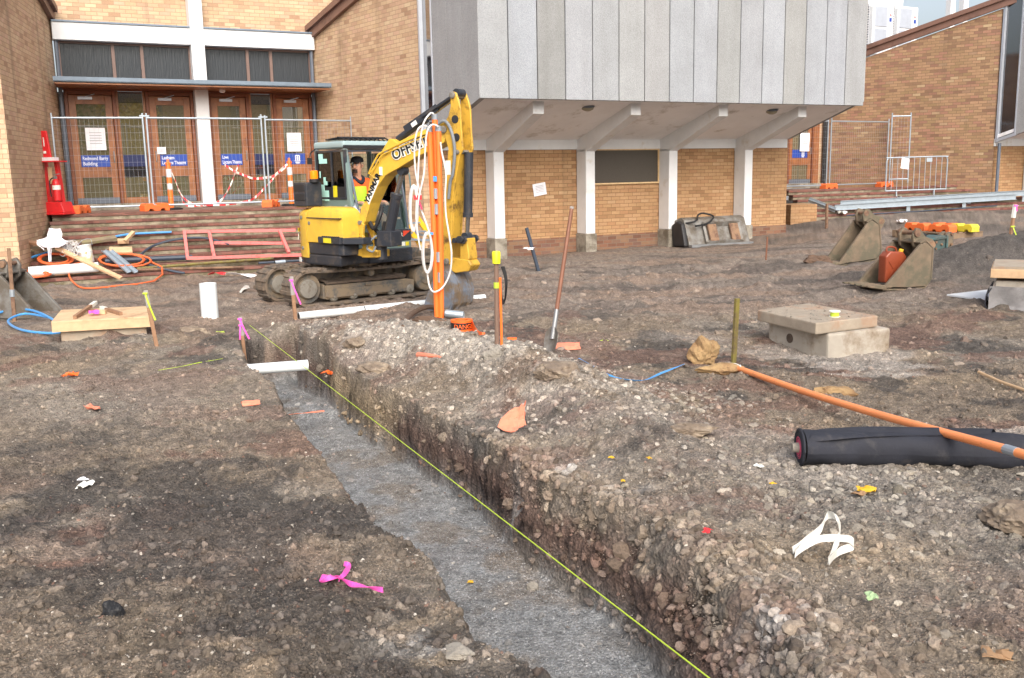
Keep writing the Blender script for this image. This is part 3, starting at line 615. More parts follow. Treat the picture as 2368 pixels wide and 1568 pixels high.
# transom windows and lintel
ztr0, ztr1 = zc+.02, 5.0
def transom(u0, u1):
    w = u1-u0; cuts = [u0, u0+w*.40, u0+w*.62, u1]
    f = MB(); 
    for c in cuts: timber_box(f, c-.035, c+.035, ztr0, ztr1, NF-.05, NF+.05)
    timber_box(f, u0, u1, ztr1-.05, ztr1+.02, NF-.045, NF+.05); fo = P('transom_frame', f, 'mullion_brown')
    for a, b in zip(cuts[:-1], cuts[1:]):
        g = MB(); timber_box(g, a+.035, b-.035, ztr0, ztr1-.05, NF+.0, NF+.02); g.build('pane', 'ribbed_glass', fo)
transom(uA+.1, uP0); transom(uP1, uB-.08)
for a, b in ((uA, uP0), (uP1, uB)):
    m = MB(); m.box(B((a+b)/2, NF-.1, (ztr1+5.38)/2), (b-a, .3, 5.38-ztr1), (UD, ND, ZD)); l_ = P('lintel', m, 'white_paint', bevel=.008, seg=1)
    m = MB(); m.box(B((a+b)/2, NF-.11, 5.40), (b-a, .34, .035), (UD, ND, ZD)); m.build('flashing', 'lead_flashing', l_)
for u_ in (uA+.06, uB-.06):
    m = MB(); m.tube([B(u_, NF-.12, 1.25), B(u_, NF-.12, 5.45)], .045); P('downpipe', m, 'pipe_grey')
# small pipes on the facade
# ------------------------------------------------------------------ overhanging concrete storey (repeated once at the right edge)
ZB, ZF = 2.41, 3.31
def overhang(du, u_from, u_to, npan, cols, full=True):
    L0, L1 = -1.67+du, u_to
    tones = [(206,206,204),(204,206,208),(186,184,178),(206,206,206),(200,200,198),(204,203,199),(200,198,194),(202,203,203),(204,205,206),(198,197,192),(204,204,204),(206,207,208),(198,196,190),(203,204,205),(204,205,207),(200,199,196)]
    w = (L1-L0)/npan
    for k in range(npan):
        m = MB(); m.box(B(L0+w*(k+.5), -2.3+.06, (ZF+9)/2), (w-.022, .12, 9-ZF), (UD, ND, ZD)); o = P('concrete_panel', m, 'aggregate_panel', bevel=.006, seg=1); c = sc(195+(tones[k % 16][0]-204)*.8-44, 195+(tones[k % 16][1]-204)*.8-41, 195+(tones[k % 16][2]-203)*.8-37); o.color = (*c, 1)
    m = MB(); m.box(B((L0+L1)/2, -2.3+.14, (ZF+9)/2+.02), (L1-L0-.02, .03, 9-ZF-.04), (UD, ND, ZD)); P('panel_backing', m, 'board_dark')
    # flank: window strip next to the wing wall, then three panels following the sloping soffit
    pa, pb = (uD+du, .35), (L0, -2.3)
    fl = lambda t: (lerp(pa[0], pb[0], t), lerp(pa[1], pb[1], t)); zb = lambda t: lerp(ZB+.12, ZF, t)
    ts = [.25, .5, .75, 1.0]
    for a, b in zip(ts[:-1], ts[1:]):
        A_, B_ = B(*fl(a+.004), 0), B(*fl(b-.002), 0); m = MB(); m.prism([A_+ZD*zb(a), B_+ZD*zb(b), B_+ZD*9, A_+ZD*9], UD*.12); o = P('concrete_panel', m, 'aggregate_panel'); o.color = (*sc(158, 159, 161), 1)
    A_, B_ = B(*fl(.02), 0)+UD*.06, B(*fl(.245), 0)+UD*.06; z0a, z0b = zb(.02)+.05, zb(.245)+.05
    m = MB(); m.prism([A_+ZD*z0a, B_+ZD*z0b, B_+ZD*9, A_+ZD*9], UD*.03); wn_ = P('window', m, 'dark_window')
    m = MB()
    for t_, wd in ((.03, .07), (.245, .04)):
        p = B(*fl(t_), 0); m.box(p+UD*.03+ZD*((zb(t_)+9)/2), (.1, wd, 9-zb(t_)), (UD, ND, ZD))
    m.beam(B(*fl(.02), zb(.02)+.02)+UD*.03, B(*fl(.25), zb(.25)+.02)+UD*.03, .10, .09); m.build('window_frame', 'alu_frame', wn_)
    # soffit
    zs0, zs1 = ZF+.10, ZB+.22
    m = MB(); m.prism([B(L0+.05, -2.2, zs0), B(L1-.0, -2.2, zs0), B(L1+.1 if full else L1, .32, zs1), B(uD+du+.0, .32, zs1)], ZD*.1); P('soffit', m, 'white_render')
    m = MB(); m.box(B((uD+du+L1+.12)/2, .42, (ZB+zs1)/2), (L1+.12-uD-du, .2, zs1-ZB), (UD, ND, ZD)); P('edge_beam', m, 'white_paint')
    if full:
        m = MB(); m.prism([B(L1+.02, -2.2, zs0), B(L1+.02, -2.2, 9), B(L1+.1, 5, 9), B(L1+.1, .32, zs1)], UD*.1); o = P('end_panel', m, 'aggregate_panel'); o.color = (*sc(158, 159, 160), 1)
    # base wall
    m = MB(); wallseg(m, (uD+du-.0, .38), (L1+.2, .38), .38, ZB, .38, ZB); brickP('brick_wall', m, 'brick_low')
    m = MB(); wallseg(m, (uD+du, .36), (L1+.2, .36), -.4, .385, -.4, .385); brickP('brick_footing', m, 'brick_dirty')
    for u_ in cols:
        m = MB(); m.box(B(u_, .15, (.46+ZB)/2), (.25, .42, ZB-.46), (UD, ND, ZD)); co = P('column', m, 'white_paint', bevel=.012, seg=1)
        m = MB(); m.box(B(u_, .14, .03), (.30, .46, .86), (UD, ND, ZD)); m.build('column_footing', 'bare_concrete', co, bevel=.02, seg=2)
        m = MB(); zt_ = lambda n: lerp(zs1, zs0, (.32-n)/2.52)
        m.prism([B(u_-.125, -.06, ZB-.06), B(u_-.125, -1.86, 3.06), B(u_-.125, -1.86, zt_(-1.86)+.02), B(u_-.125, .33, zs1+.02), B(u_-.125, .36, ZB-.06)], UD*.25); m.build('bracket', 'white_paint', co)
COLS = [-.15+2.37*k for k in range(4)]
ce = un(on_n(1843, 420, .38))[0]
overhang(0, -1.79, 8.47, 16, COLS)
overhang(18.75, 16.96, 16.96+5.5, 8, [18.75-.15+.0, 18.75+2.2], False)
# dark board let into the brick bay between the second and third columns
m = MB(); m.box(B((COLS[1]+COLS[2])/2, .37, 2.0), (2.05, .03, .80), (UD, ND, ZD)); bo = P('wall_board', m, 'board_dark')
m = MB(); uc = (COLS[1]+COLS[2])/2
for z_ in (1.6, 2.4): m.box(B(uc, .355, z_), (2.1, .05, .035), (UD, ND, ZD))
for s_ in (-1, 1): m.box(B(uc+s_*1.035, .355, 2.0), (.035, .05, .77), (UD, ND, ZD))
m.build('board_frame', 'pale_timber', bo)
# bulkhead lamps under the soffit
for x, y in ((1358, 250), (1783, 258)):
    p = on_n(x, y, -1.55); s = (p.z)
    m = MB(); m.lathe([(.02, .10), (.13, .09), (.14, .05), (.12, .0), (.06, -.03)], p-ZD*.03, axis=(0, -.25, 1)); lm = P('bulkhead_lamp', m, 'lamp_glass', smooth=True)
    m = MB(); m.lathe([(.15, .06), (.155, .08), (.15, .10)], p-ZD*.03, axis=(0, -.25, 1)); m.build('lamp_rim', 'pipe_grey', lm)
# ------------------------------------------------------------------ right-hand entry
uR, uRD = 14.94, 16.96
ZPR = 1.21
m = MB(); wallseg(m, (uR, NF), (uRD, .35), -.5, 5.02, -.5, 6.42); brickP('brick_wall', m, 'brick_mixed')
dv = (B(uRD, .35, 0)-B(uR, NF, 0)).normalized()
fascia((uR-.6, NF+1.4), (uRD-.04, .35), 4.85, 6.6, Vector((dv.y, -dv.x, 0))*.8)
fascia((uRD-.04, .35), (uRD+.7, -1.3), 6.6, 7.1, Vector((dv.y, -dv.x, 0))*.8)
m = MB(); wallseg(m, (14.58, NF+.02), (uR+.15, NF+.02), -.5, 5.0, -.5, 5.0); brickP('brick_wall', m)
m = MB(); wallseg(m, (8.66, .38), (8.95, NF), -.5, 6, -.5, 6); brickP('brick_wall', m, 'brick_tan')
m = MB(); wallseg(m, (8.3, NF+.06), (uR+.1, NF+.06), 4.0, 5.0, 4.0, 5.0); brickP('brick_wall', m)
door(13.2, 14.35, None, emblem=True, zs=1.36, zt=3.9)
m = MB(); timber_box(m, 14.36, 14.6, 1.36, 3.9); P('door_post', m, 'stained_timber')
m = MB(); timber_box(m, 11, 13.19, 1.36, 3.9, NF, NF+.05); P('shopfront_glass', m, 'dark_window')
m = MB(); m.box(B(12.5, NF+.02, 1.28), (4.6, .3, .15), (UD, ND, ZD)); P('door_sill', m, 'bare_concrete')
m = MB(); m.tube([B(uR-.12, NF-.1, 1.2), B(uR-.12, NF-.1, 4.9)], .075); P('downpipe', m, 'rubber_black')
m = MB(); m.tube([B(uRD+.06, .2, .3), B(uRD+.06, .2, 2.5)], .05); P('downpipe', m, 'pipe_grey')
nW3 = Vector((-dv.y, dv.x, 0))
RS0 = on_n(1841, 440, 2.9); RS1 = on_plane(2214, 427.5, B(uR, NF, 0), nW3); RE = (RS1-RS0); RL = RE.length; RE.normalize(); RF = Vector((RE.y, -RE.x, 0)).normalized()
if RF.y > 0: RF = -RF
st_right = thing('brick_steps', RS0+RE*RL/2, 'red brick steps at the far right entry behind galvanised rails', 'steps')
for i in range(7):
    o_ = RS0+RF*(TRE*i)-ZD*(RIS*i); l0 = [-.25, -.25, -.25, -1.0, -.75, -.35, .05][i]; l1 = RL+[0, .35, 1.2, 7, 7, 7, 7][i]
    m = MB(); m.box(o_+RE*((l0+l1)/2)-RF*(TRE/2)-ZD*.035, (l1-l0, TRE, .07), (RE, RF, RE.cross(RF))); wall_uv(m.build('brick_nosing', 'brick_red', st_right, bevel=.008, seg=1))
    m = MB(); m.box(o_+RE*((l0+l1)/2)-RF*(TRE/2+.022)-ZD*.12, (l1-l0-.02, TRE, .10), (RE, RF, RE.cross(RF))); m.build('riser', 'concrete_tread', st_right)
m = MB(); m.prism([RS0-RF*.2-ZD*.04-RE*.2, RS1-RF*.2-ZD*.04, B(uR+.3, NF+.3, ZPR-.03), B(8.7, NF+.3, ZPR-.03)], -ZD*.05); m.build('landing', 'slab_red', st_right)
c = RS0-RE*.55+RF*1.15; m = MB(); m.box(Vector((c.x, c.y, .42)), (.8, .95, .84), (RE, RF, ZD)); o = m.build('stair_cheek', 'brick_low', st_right); wall_uv(o)
# ------------------------------------------------------------------ office block seen over the right roof
ob = thing('office_block', B(16, 16, 0), 'pale office block with tall grey windows rising behind the right roof', 'building')
m = MB(); m.box(B(18, 16.2, 6), (26, .3, 12), (UD, ND, ZD)); m.build('wall', 'white_paint', ob)
for k in range(14):
    u_ = 9.0+k*1.25; m = MB(); m.box(B(u_, 16.0, 8.4), (1.15, .06, 5.0), (UD, ND, ZD)); w_ = m.build('window', 'office_glass', ob)
    m = MB(); m.box(B(u_-.6, 15.97, 8.4), (.09, .12, 5.0), (UD, ND, ZD)); m.box(B(u_, 15.97, 7.7), (1.1, .08, .06), (UD, ND, ZD)); m.build('frame', 'alu_frame', w_)
for x in (2195, 2225):
    p = on_n(x, 60, 15.8); m = MB(); m.box(Vector((p.x, p.y, 7)), (.35, .3, 9), (UD, ND, ZD)); m.build('pier', 'white_paint', ob)
m = MB(); m.prism([B(8, 5.4, 4.6), B(24, 5.4, 4.6), B(24, 15.9, 4.6), B(8, 15.9, 4.6)], ZD*.1); P('flat_roof', m, 'fascia_brown')
# ------------------------------------------------------------------ mini excavator
simple('exc_yellow', sc(214,174,62), .42, var=.08, dirt=sc(178,140,70), ds=4, dt=.62, bump=.04)
simple('exc_yellow_worn', sc(200,158,56), .5, var=.12, dirt=sc(96,70,36), ds=5, dt=.6, bump=.12)
simple('exc_black', sc(44,48,56), .45, var=.15, dirt=sc(84,76,68), ds=6, dt=.6)
simple('exc_green', sc(108,128,126), .4, var=.05, dirt=sc(150,150,140), ds=3, dt=.68)
simple('exc_roof', sc(150,170,172), .4, var=.04)
simple('track_rubber', sc(82,76,70), .85, var=.2, vs=14, dirt=sc(112,98,84), ds=6, dt=.48, bump=.4, bs=40)
simple('track_steel', sc(84,84,82), .75, .1, var=.2, vs=10, dirt=sc(120,106,88), ds=5, dt=.47, bump=.3, bs=30)
simple('hub_steel', sc(124,120,112), .7, .15, var=.1, dirt=sc(96,86,74), ds=8)
simple('mud', sc(84,72,62), .95, var=.3, vs=12, bump=.8, bs=20)
simple('chrome_rod', sc(170,170,170), .2, .9, var=.03); simple('hose_grey', sc(120,126,130), .6, var=.08)
simple('bucket_steel', sc(122,130,142), .55, .25, var=.2, vs=6, dirt=sc(124,108,90), ds=5, dt=.5, bump=.15)
simple('sticker_white', sc(228,228,220), .5, var=.03); simple('sticker_yellow', sc(214,200,40), .5); simple('letter_black', sc(28,28,30), .5); simple('logo_red', sc(220,72,44), .4)
simple('paper_mint', sc(176,226,216), .6, var=.03); simple('amber', sc(250,140,20), .2, var=.1); simple('red_knob', sc(210,30,40), .4)
thin_glass('cab_glass', (.42, .36, .36)); thin_glass('cab_glass_clear', (.82, .90, .88))
simple('cab_dark', sc(38,38,40), .6, var=.1)
exc = thing('excavator', (-2.6, 15.0, 0), 'yellow mini excavator with grey green cab parked in front of the brick steps', 'excavator')
HF = Vector((.68, -.73, 0)).normalized(); HR = Vector((HF.y, -HF.x, 0)); HQ = Vector((-2.37, 14.3, 0)); HL = -HR
def HC(a, b, z): return HQ+HF*a+HR*b+ZD*z
E_ = lambda name, mb, mat, parent=None, **k: mb.build(name, mat, parent or exc, **k)
# --- undercarriage
T0 = at_z(718, 712, 0); T0.z = .0; E1 = Vector((.776, .63, 0)).normalized(); E2 = Vector((-E1.y, E1.x, 0)); TLn, TRd, TW = 2.10, .275, .36
def TC(s, w, z): return T0+E1*s+E2*w+ZD*z
def stadium(L, R, n=14, drop=0.0):
    pts = [(L*k/24, 0) for k in range(24)]
    pts += [(L+R*math.sin(math.pi*k/n), R-R*math.cos(math.pi*k/n)) for k in range(n)]
    pts += [(L-L*k/24, 2*R-drop*math.sin(math.pi*k/24)) for k in range(24)]
    pts += [(-R*math.sin(math.pi*k/n), R+R*math.cos(math.pi*k/n)) for k in range(n)]
    return pts
def track(w0):
    pts = stadium(TLn, TRd, drop=.03); n = len(pts); tt = MB(); th = .045
    inner = stadium(TLn, TRd-th, drop=.03); vs = []
    for (s, z), (s2, z2) in zip(pts, inner): vs += [TC(s, w0, z), TC(s, w0+TW, z), TC(s2, w0+TW, z2+th), TC(s2, w0, z2+th)]
    tt.add(vs, [(4*i+k, 4*i+(k+1) % 4, 4*((i+1) % n)+(k+1) % 4, 4*((i+1) % n)+k) for i in range(n) for k in range(4)])
    # tread lugs along the loop
    P = [Vector((s, z)) for s, z in pts]; per = sum((P[(i+1) % n]-P[i]).length for i in range(n)); pitch = per/46; acc = 0; nxt = 0; k = 0
    for i in range(n):
        a, b = P[i], P[(i+1) % n]; L = (b-a).length; d = (b-a)/L
        while nxt < acc+L and k < 46:
            p = a+d*(nxt-acc); nrm = Vector((d.y, -d.x)); dz = (E1*d.x+ZD*d.y); nz_ = (E1*nrm.x+ZD*nrm.y)
            for w_, ln in ((w0+TW*.26+(.03 if k % 2 else -.03), TW*.5), (w0+TW*.76+(.03 if k % 2 else -.03), TW*.46)):
                tt.box(TC(p.x, w_, p.y)+nz_*.008, (.062, ln, .03), (dz, E2, nz_))
            nxt += pitch; k += 1
        acc += L
    to = E_('rubber_track', tt, 'track_rubber', bevel=.006, seg=1)
    sp = MB(); sp.lathe([(TRd-.055, .08), (TRd-.05, .12), (TRd-.09, .13), (.16, .13), (.155, .06), (.14, .045), (.01, .04)], TC(0, w0, TRd), axis=E2, n=28); E_('sprocket', sp, 'track_steel')
    hb = MB(); hb.lathe([(.02, -.01), (.135, .0), (.14, .012), (.14, .1)], TC(0, w0+.02, TRd), axis=E2, n=28); E_('hub_cap', hb, 'hub_steel', bevel=.004, seg=1)
    te = MB()
    for q in range(18):
        an = q*2*math.pi/18; dd = E1*math.cos(an)+ZD*math.sin(an); te.box(TC(0, w0+.14, TRd)+dd*(TRd-.06), (.04, .05, .035), (dd, E2, dd.cross(E2)))
    te.build('sprocket_teeth', 'track_steel', to)
    idl = MB(); idl.lathe([(.03, .03), (.1, .03), (.12, .05), (TRd-.07, .06), (TRd-.055, .1), (TRd-.055, .26)], TC(TLn, w0, TRd), axis=E2, n=28); E_('idler_wheel', idl, 'track_steel')
    for q in range(5):
        ro = MB(); s_ = .42+q*.34; ro.lathe([(.02, .03), (.055, .03), (.075, .05), (.075, .13), (.05, .14), (.05, .22), (.075, .23), (.075, .31)], TC(s_, w0, .12), axis=E2, n=18); ro.lathe([(.022, .0), (.022, .04)], TC(s_, w0, .12), axis=E2, n=8); E_('roller', ro, 'hub_steel')
    ro = MB(); ro.lathe([(.02, .05), (.05, .05), (.06, .07), (.06, .2)], TC(TLn*.52, w0, 2*TRd-.12), axis=E2, n=18); E_('carrier_roller', ro, 'track_steel')
    fr = MB(); pr = [(.24, .12), (.30, .085), (1.75, .085), (1.86, .13), (1.86, .26), (1.72, .285), (.3, .30), (.24, .27)]
    fr.prism([TC(s_, w0+.045, z_) for s_, z_ in pr], E2*(TW-.09)); fr.prism([TC(s_, w0+.02, z_) for s_, z_ in [(.28, .13), (.34, .105), (1.55, .105), (1.6, .14), (1.6, .23), (.3, .25)]], E2*.03)
    fr.box(TC(.245, w0+.12, .21), (.03, .2, .22), (E1, E2, ZD)); fr.box(TC(1.0, w0+.03, .255), (.09, .07, .03), (E1, E2, ZD)); E_('track_frame', fr, 'track_steel', bevel=.008, seg=1)
    md = MB(); g = random.Random(5+int(w0*10)); rows = []
    for i in range(22):
        s_ = .3+1.4*i/21; rows.append([TC(s_, w0+.04+TW*.2*j, .305+.055*g.random()*(1 if 0 < j < 4 else .2)-.0) for j in range(5)])
    md.sheet(rows, .03); E_('mud_cake', md, 'mud', smooth=True)
track(0.0); track(.92)
m = MB(); m.prism([TC(.45, .3, .2), TC(1.7, .3, .2), TC(1.45, .3, .45), TC(.7, .3, .45)], E2*.8); m.lathe([(.42, .40), (.42, .52), (.36, .52), (.36, .60)], TC(1.06, .7, 0), n=32); E_('car_body', m, 'track_steel')
# dozer blade on its two arms
bl = MB(); prof = [(.02, 0), (-.05, .06), (-.075, .16), (-.05, .27), (.0, .34), (.03, .33), (-.01, .26), (-.035, .16), (-.01, .06), (.05, .0)]
bl.prism([TC(2.86+p, -.07, .30+q) for p, q in prof], E2*1.7); bd = E_('dozer_blade', bl, 'track_steel')
m = MB()
for w_ in (.46, 1.1): m.beam(TC(1.75, w_, .36), TC(2.82, w_, .46), .10, .12)
m.tube([TC(1.5, .78, .45), TC(2.75, .78, .5)], .05); E_('blade_arm', m, 'track_steel')
# --- house
def hull(pl, z0, z1): m = MB(); m.prism([HC(a, b, z0) for a, b in pl], ZD*(z1-z0)); return m
SK = [(.30, .40), (-.62, .42), (-.86, .34), (-1.02, .16), (-1.12, -.14), (-1.14, -.5), (-1.06, -.84), (-.8, -1.06), (.0, -1.06), (.1, -.98), (.12, .1)]
E_('house_skirt', hull(SK, .60, .76), 'exc_black', bevel=.03, seg=2)
m = MB(); m.box(HC(-.42, -.3, .69), (1.0, 1.1, .10), (HF, HR, ZD)); E_('revolving_frame', m, 'exc_black')
m = MB(); m.lathe([(.4, .55), (.4, .62)], HC(-.42, -.3, 0), n=28); E_('slew_ring', m, 'track_steel')
HD = [(.36, .06), (.36, .38), (.28, .42), (-.52, .44), (-.52, .06)]
def dome(pl, z0, z1, rnd, name, mat):
    m = MB(); c = (sum(p[0] for p in pl)/len(pl), sum(p[1] for p in pl)/len(pl)); rows = []
    for k in range(8):
        t = k/7; an = t*math.pi/2; ins = rnd*(1-math.cos(an)); zz = z1-rnd+rnd*math.sin(an)
        rows.append([HC(c[0]+(a-c[0])*(1-ins/.42), c[1]+(b-c[1])*(1-ins/.42), zz) for a, b in pl])
    rows = [[HC(a, b, z0) for a, b in pl], [HC(a, b, z0+.4*(z1-z0)) for a, b in pl]]+rows
    n = len(pl); vs = [p for r in rows for p in r]; fs = [(i*n+k, i*n+(k+1) % n, (i+1)*n+(k+1) % n, (i+1)*n+k) for i in range(len(rows)-1) for k in range(n)]
    fs += [tuple((len(rows)-1)*n+k for k in range(n)), tuple(range(n-1, -1, -1))]; m.add(vs, fs); return E_(name, m, mat, smooth=True)
dome(HD, .94, 1.46, .16, 'engine_hood', 'exc_yellow')
m = MB(); m.box(HC(-.08, .25, 1.30), (.86, .40, .012), (HF, HR, ZD)); E_('hood_seam', m, 'exc_black')
m = MB(); m.prism([HC(a, b, .76) for a, b in [(.34, .10), (.34, .37), (.26, .405), (-.52, .425), (-.52, .10)]], ZD*.17); E_('lower_side_panel', m, 'exc_black', bevel=.02)
CW = [(-.53, .445), (-.66, .44), (-.86, .36), (-1.04, .17), (-1.14, -.14), (-1.16, -.5), (-1.08, -.86), (-.84, -1.06), (-.7, -1.06), (-.7, .0), (-.53, .05)]
dome(CW, .70, 1.43, .12, 'counterweight', 'exc_yellow')
m = MB()
for a, b, z in [(-.66, .445, .84), (-.66, .445, 1.3), (.18, .43, 1.0), (-.2, .435, 1.0), (-.45, .44, 1.22), (-.93, .30, .84), (-.93, .30, 1.02)]: m.lathe([(.028, -.01), (.028, .008), (.012, .012)], HC(a, b, z), axis=HR, n=12); E_('bolt', m, 'hub_steel'); m = MB()
for a, b, z, w, h, mt in [(-.96, .275, 1.10, .09, .06, 'sticker_yellow'), (-.96, .275, 1.0, .1, .09, 'sticker_white'), (-.75, .405, .66, .12, .07, 'sticker_white')]:
    d = Vector((CW[3][0]-CW[2][0], CW[3][1]-CW[2][1])).normalized() if a < -.8 else Vector((-.95, -.3)); t_ = HF*d.x+HR*d.y
    m = MB(); m.box(HC(a, b, z)+HR*.03-HF*.02, (w, .006, h), (t_, ZD.cross(t_), ZD)); E_('sticker', m, mt)
# step plate beside the boom foot, and its yellow plate
m = MB(); m.prism([HC(a, b, .93) for a, b in [(.36, .02), (.36, .44), (-.20, .46), (-.22, .42), (.30, .1)]], ZD*.10)
for k in range(9): m.box(HC(.3-.05*k, .43, 1.035), (.03, .05, .016), (HF, HR, ZD))
m.prism([HC(a, b, .93) for a, b in [(.36, .05), (.36, .40), (.62, .22), (.60, .05)]], ZD*.09); sp_ = E_('step_plate', m, 'exc_black', bevel=.01, seg=1)
m = MB(); m.box(HC(.06, .466, .98), (.20, .006, .07), (HF, HR, ZD)); m.build('sticker', 'sticker_yellow', sp_)
# rear utility box with beacon
m = MB(); m.box(HC(-.72, .27, 1.64), (.36, .28, .36), (HF, HR, ZD)); rb = E_('rear_box', m, 'exc_black', bevel=.02)
m = MB()
for z in (1.60, 1.74): m.box(HC(-.72, .414, z), (.29, .012, .10), (HF, HR, ZD))
m.build('box_panel', 'cab_dark', rb, bevel=.008, seg=1)
m = MB(); m.box(HC(-.72, .27, 1.475), (.30, .24, .05), (HF, HR, ZD)); m.build('box_vent', 'exc_yellow_worn', rb)
m = MB(); m.lathe([(.075, 0), (.075, .035), (.06, .05)], HC(-.55, .25, 1.82), n=18); bb = E_('beacon_base', m, 'rubber_black')
m = MB(); m.lathe([(.06, 0), (.063, .04), (.06, .12), (.045, .13)], HC(-.55, .25, 1.865), n=18); m.build('beacon_lens', 'amber', bb, smooth=True)
# --- cab
def pil(mb, p, q, w, h): mb.beam(HC(*p), HC(*q), w, h, up=HF)
cab = MB(); CWd = 1.02
for p, q, w, h in [((.06, -.03, .95), (-.14, -.03, 2.30), .075, .10), ((.06, -CWd+.03, .78), (-.14, -CWd+.03, 2.30), .08, .10), ((-.90, -.03, .9), (-.88, -.03, 2.30), .06, .08), ((-.90, -CWd+.03, .9), (-.88, -CWd+.03, 2.30), .06, .08)]: pil(cab, p, q, w, h)
cab.prism([HC(.06, .0, .95), HC(-.0, .0, 1.5), HC(-.02, .0, 1.56), HC(-.92, .0, 1.56), HC(-.92, .0, .95)], HL*.05)
cab.box(HC(-.91, -CWd/2, 1.25), (.05, CWd, .65), (HF, HR, ZD)); cab.box(HC(-.42, -CWd+.03, 1.05), (.95, .05, .35), (HF, HR, ZD))
cab.box(HC(-.42, -CWd/2, .84), (1.0, CWd, .06), (HF, HR, ZD))
cb = E_('cab_body', cab, 'exc_green', bevel=.015)
m = MB(); m.box(HC(-.51, -CWd/2, 2.365), (.84, CWd+.02, .11), (HF, HR, ZD)); E_('cab_roof', m, 'exc_roof', bevel=.05, seg=3)
m = MB(); m.box(HC(-.455, -.012, 1.925), (.76, .03, .70), (HF, HR, ZD)); sw = E_('side_window', m, 'cab_glass', bevel=.01, seg=1)
m = MB()
for z in (1.575, 2.275): m.box(HC(-.455, -.005, z), (.80, .04, .03), (HF, HR, ZD))
for a in (-.84, -.43, -.075): m.box(HC(a, -.002, 1.925), (.03, .045, .70), (HF, HR, ZD))
m.build('window_frame', 'exc_black', sw)
m = MB(); m.box(HC(-.455, .0, 1.66), (.74, .014, .17), (HF, HR, ZD)); m.build('lower_pane', 'cab_dark', sw)
for a, z, w, h, mt in [(-.72, 2.20, .12, .08, 'paper_mint'), (-.66, 2.13, .22, .07, 'paper_mint'), (-.76, 1.93, .03, .1, 'paper_mint'), (-.64, 1.86, .06, .06, 'paper_mint'), (-.62, 1.80, .10, .06, 'paper_mint'), (-.70, 1.66, .09, .24, 'paper_mint'), (-.60, 1.61, .12, .16, 'paper_mint'), (-.37, 1.66, .12, .20, 'sticker_yellow')]:
    p = MB(); p.box(HC(a, .012, z), (w, .004, h), (HF, HR, ZD)); p.build('notice', mt, sw)
m = MB(); m.box(HC(-.905, -CWd/2, 1.92), (.015, CWd-.12, .66), (HF, HR, ZD)); E_('rear_window', m, 'cab_glass_clear')
m = MB(); m.box(HC(-.4, -CWd+.015, 1.75), (.86, .015, 1.0), (HF, HR, ZD)); E_('door_window', m, 'cab_glass_clear')
# front frame, lower glass, badge band, grille
m = MB(); m.prism([HC(.10, -.42, .90), HC(.10, -1.02, .90), HC(.10, -1.02, 1.08), HC(.10, -.42, 1.08)], HF*.03); fp = E_('front_lower_panel', m, 'exc_black', bevel=.01, seg=1)
tm = text_mb('YANMAR', .085, HC(.134, -.50, .97), HL, ZD, .004, weight=.002); tm.build('lettering', 'sticker_white', fp)
m = MB(); m.prism([HC(.132, -.86, .96), HC(.132, -1.0, 1.05), HC(.132, -.86, 1.05)], HF*.004); m.build('badge', 'logo_red', fp)
m = MB(); m.box(HC(.10, -.74, .84), (.05, .56, .11), (HF, HR, ZD)); fg = E_('front_skirt', m, 'exc_green', bevel=.01, seg=1)
for k in (-1, 0, 1): m = MB(); m.box(HC(.128, -.86+k*.075, .85), (.004, .065, .06), (HF, HR, ZD)); m.build('sticker', 'sticker_white' if k == 0 else 'sticker_yellow', fg)
m = MB(); m.box(HC(.10, -.62, .69), (.07, .82, .20), (HF, HR, ZD)); gp = E_('grille_panel', m, 'exc_black', bevel=.02)
m = MB()
for i in range(8):
    for k in range(9): m.box(HC(.137, -.46-.055*k-(.027 if i % 2 else 0), .62+.021*i), (.004, .042, .011), (HF, HR, ZD))
m.build('grille_slots', 'letter_black', gp)
m = MB(); m.prism([HC(.075, -.12, 1.06), HC(.075, -.97, 1.06), HC(-.0, -.97, 1.50), HC(-.0, -.12, 1.50)], HF*.012); E_('front_lower_glass', m, 'cab_glass_clear')
m = MB(); m.tube(spline([HC(.12, -.1, 1.06), HC(.06, -.08, 1.5), HC(-.12, -.08, 2.2), HC(-.15, -.16, 2.27), HC(-.15, -.9, 2.27), HC(-.12, -.97, 2.2), HC(.06, -.97, 1.5), HC(.12, -.97, 1.06)], 5), .018); E_('front_seal', m, 'pipe_grey')
# roof guard bars
m = MB(); m.box(HC(-.10, -.46, 2.33), (.03, .92, .05), (HF, HR, ZD))
for k in range(10): m.tube(spline([HC(-.11, -.06-.088*k, 2.33), HC(-.14, -.06-.088*k, 2.43), HC(-.3, -.06-.088*k, 2.47), HC(-.62, -.06-.088*k, 2.45)], 4), .011)
m.tube([HC(-.3, -.03, 2.475), HC(-.3, -.9, 2.475)], .012); m.tube([HC(-.62, -.03, 2.45), HC(-.62, -.9, 2.45)], .012); E_('roof_guard', m, 'rubber_black')
m = MB(); m.box(HC(-.36, -.45, 2.427), (.5, .86, .012), (HF, HR, ZD)); E_('roof_hatch', m, 'cab_glass_clear')
m = MB(); m.tube(spline([HC(.06, -1.03, 1.35), HC(.10, -1.06, 1.38), HC(.08, -1.06, 1.9), HC(.0, -1.03, 1.95)], 4), .013); E_('grab_handle', m, 'exc_green')
m = MB(); m.tube([HC(-.88, .0, 2.32), HC(-.93, .06, 2.26), HC(-.93, .07, 2.2)], .01); m.box(HC(-.93, .08, 2.14), (.03, .07, .1), (HF, HR, ZD)); E_('mirror', m, 'rubber_black')
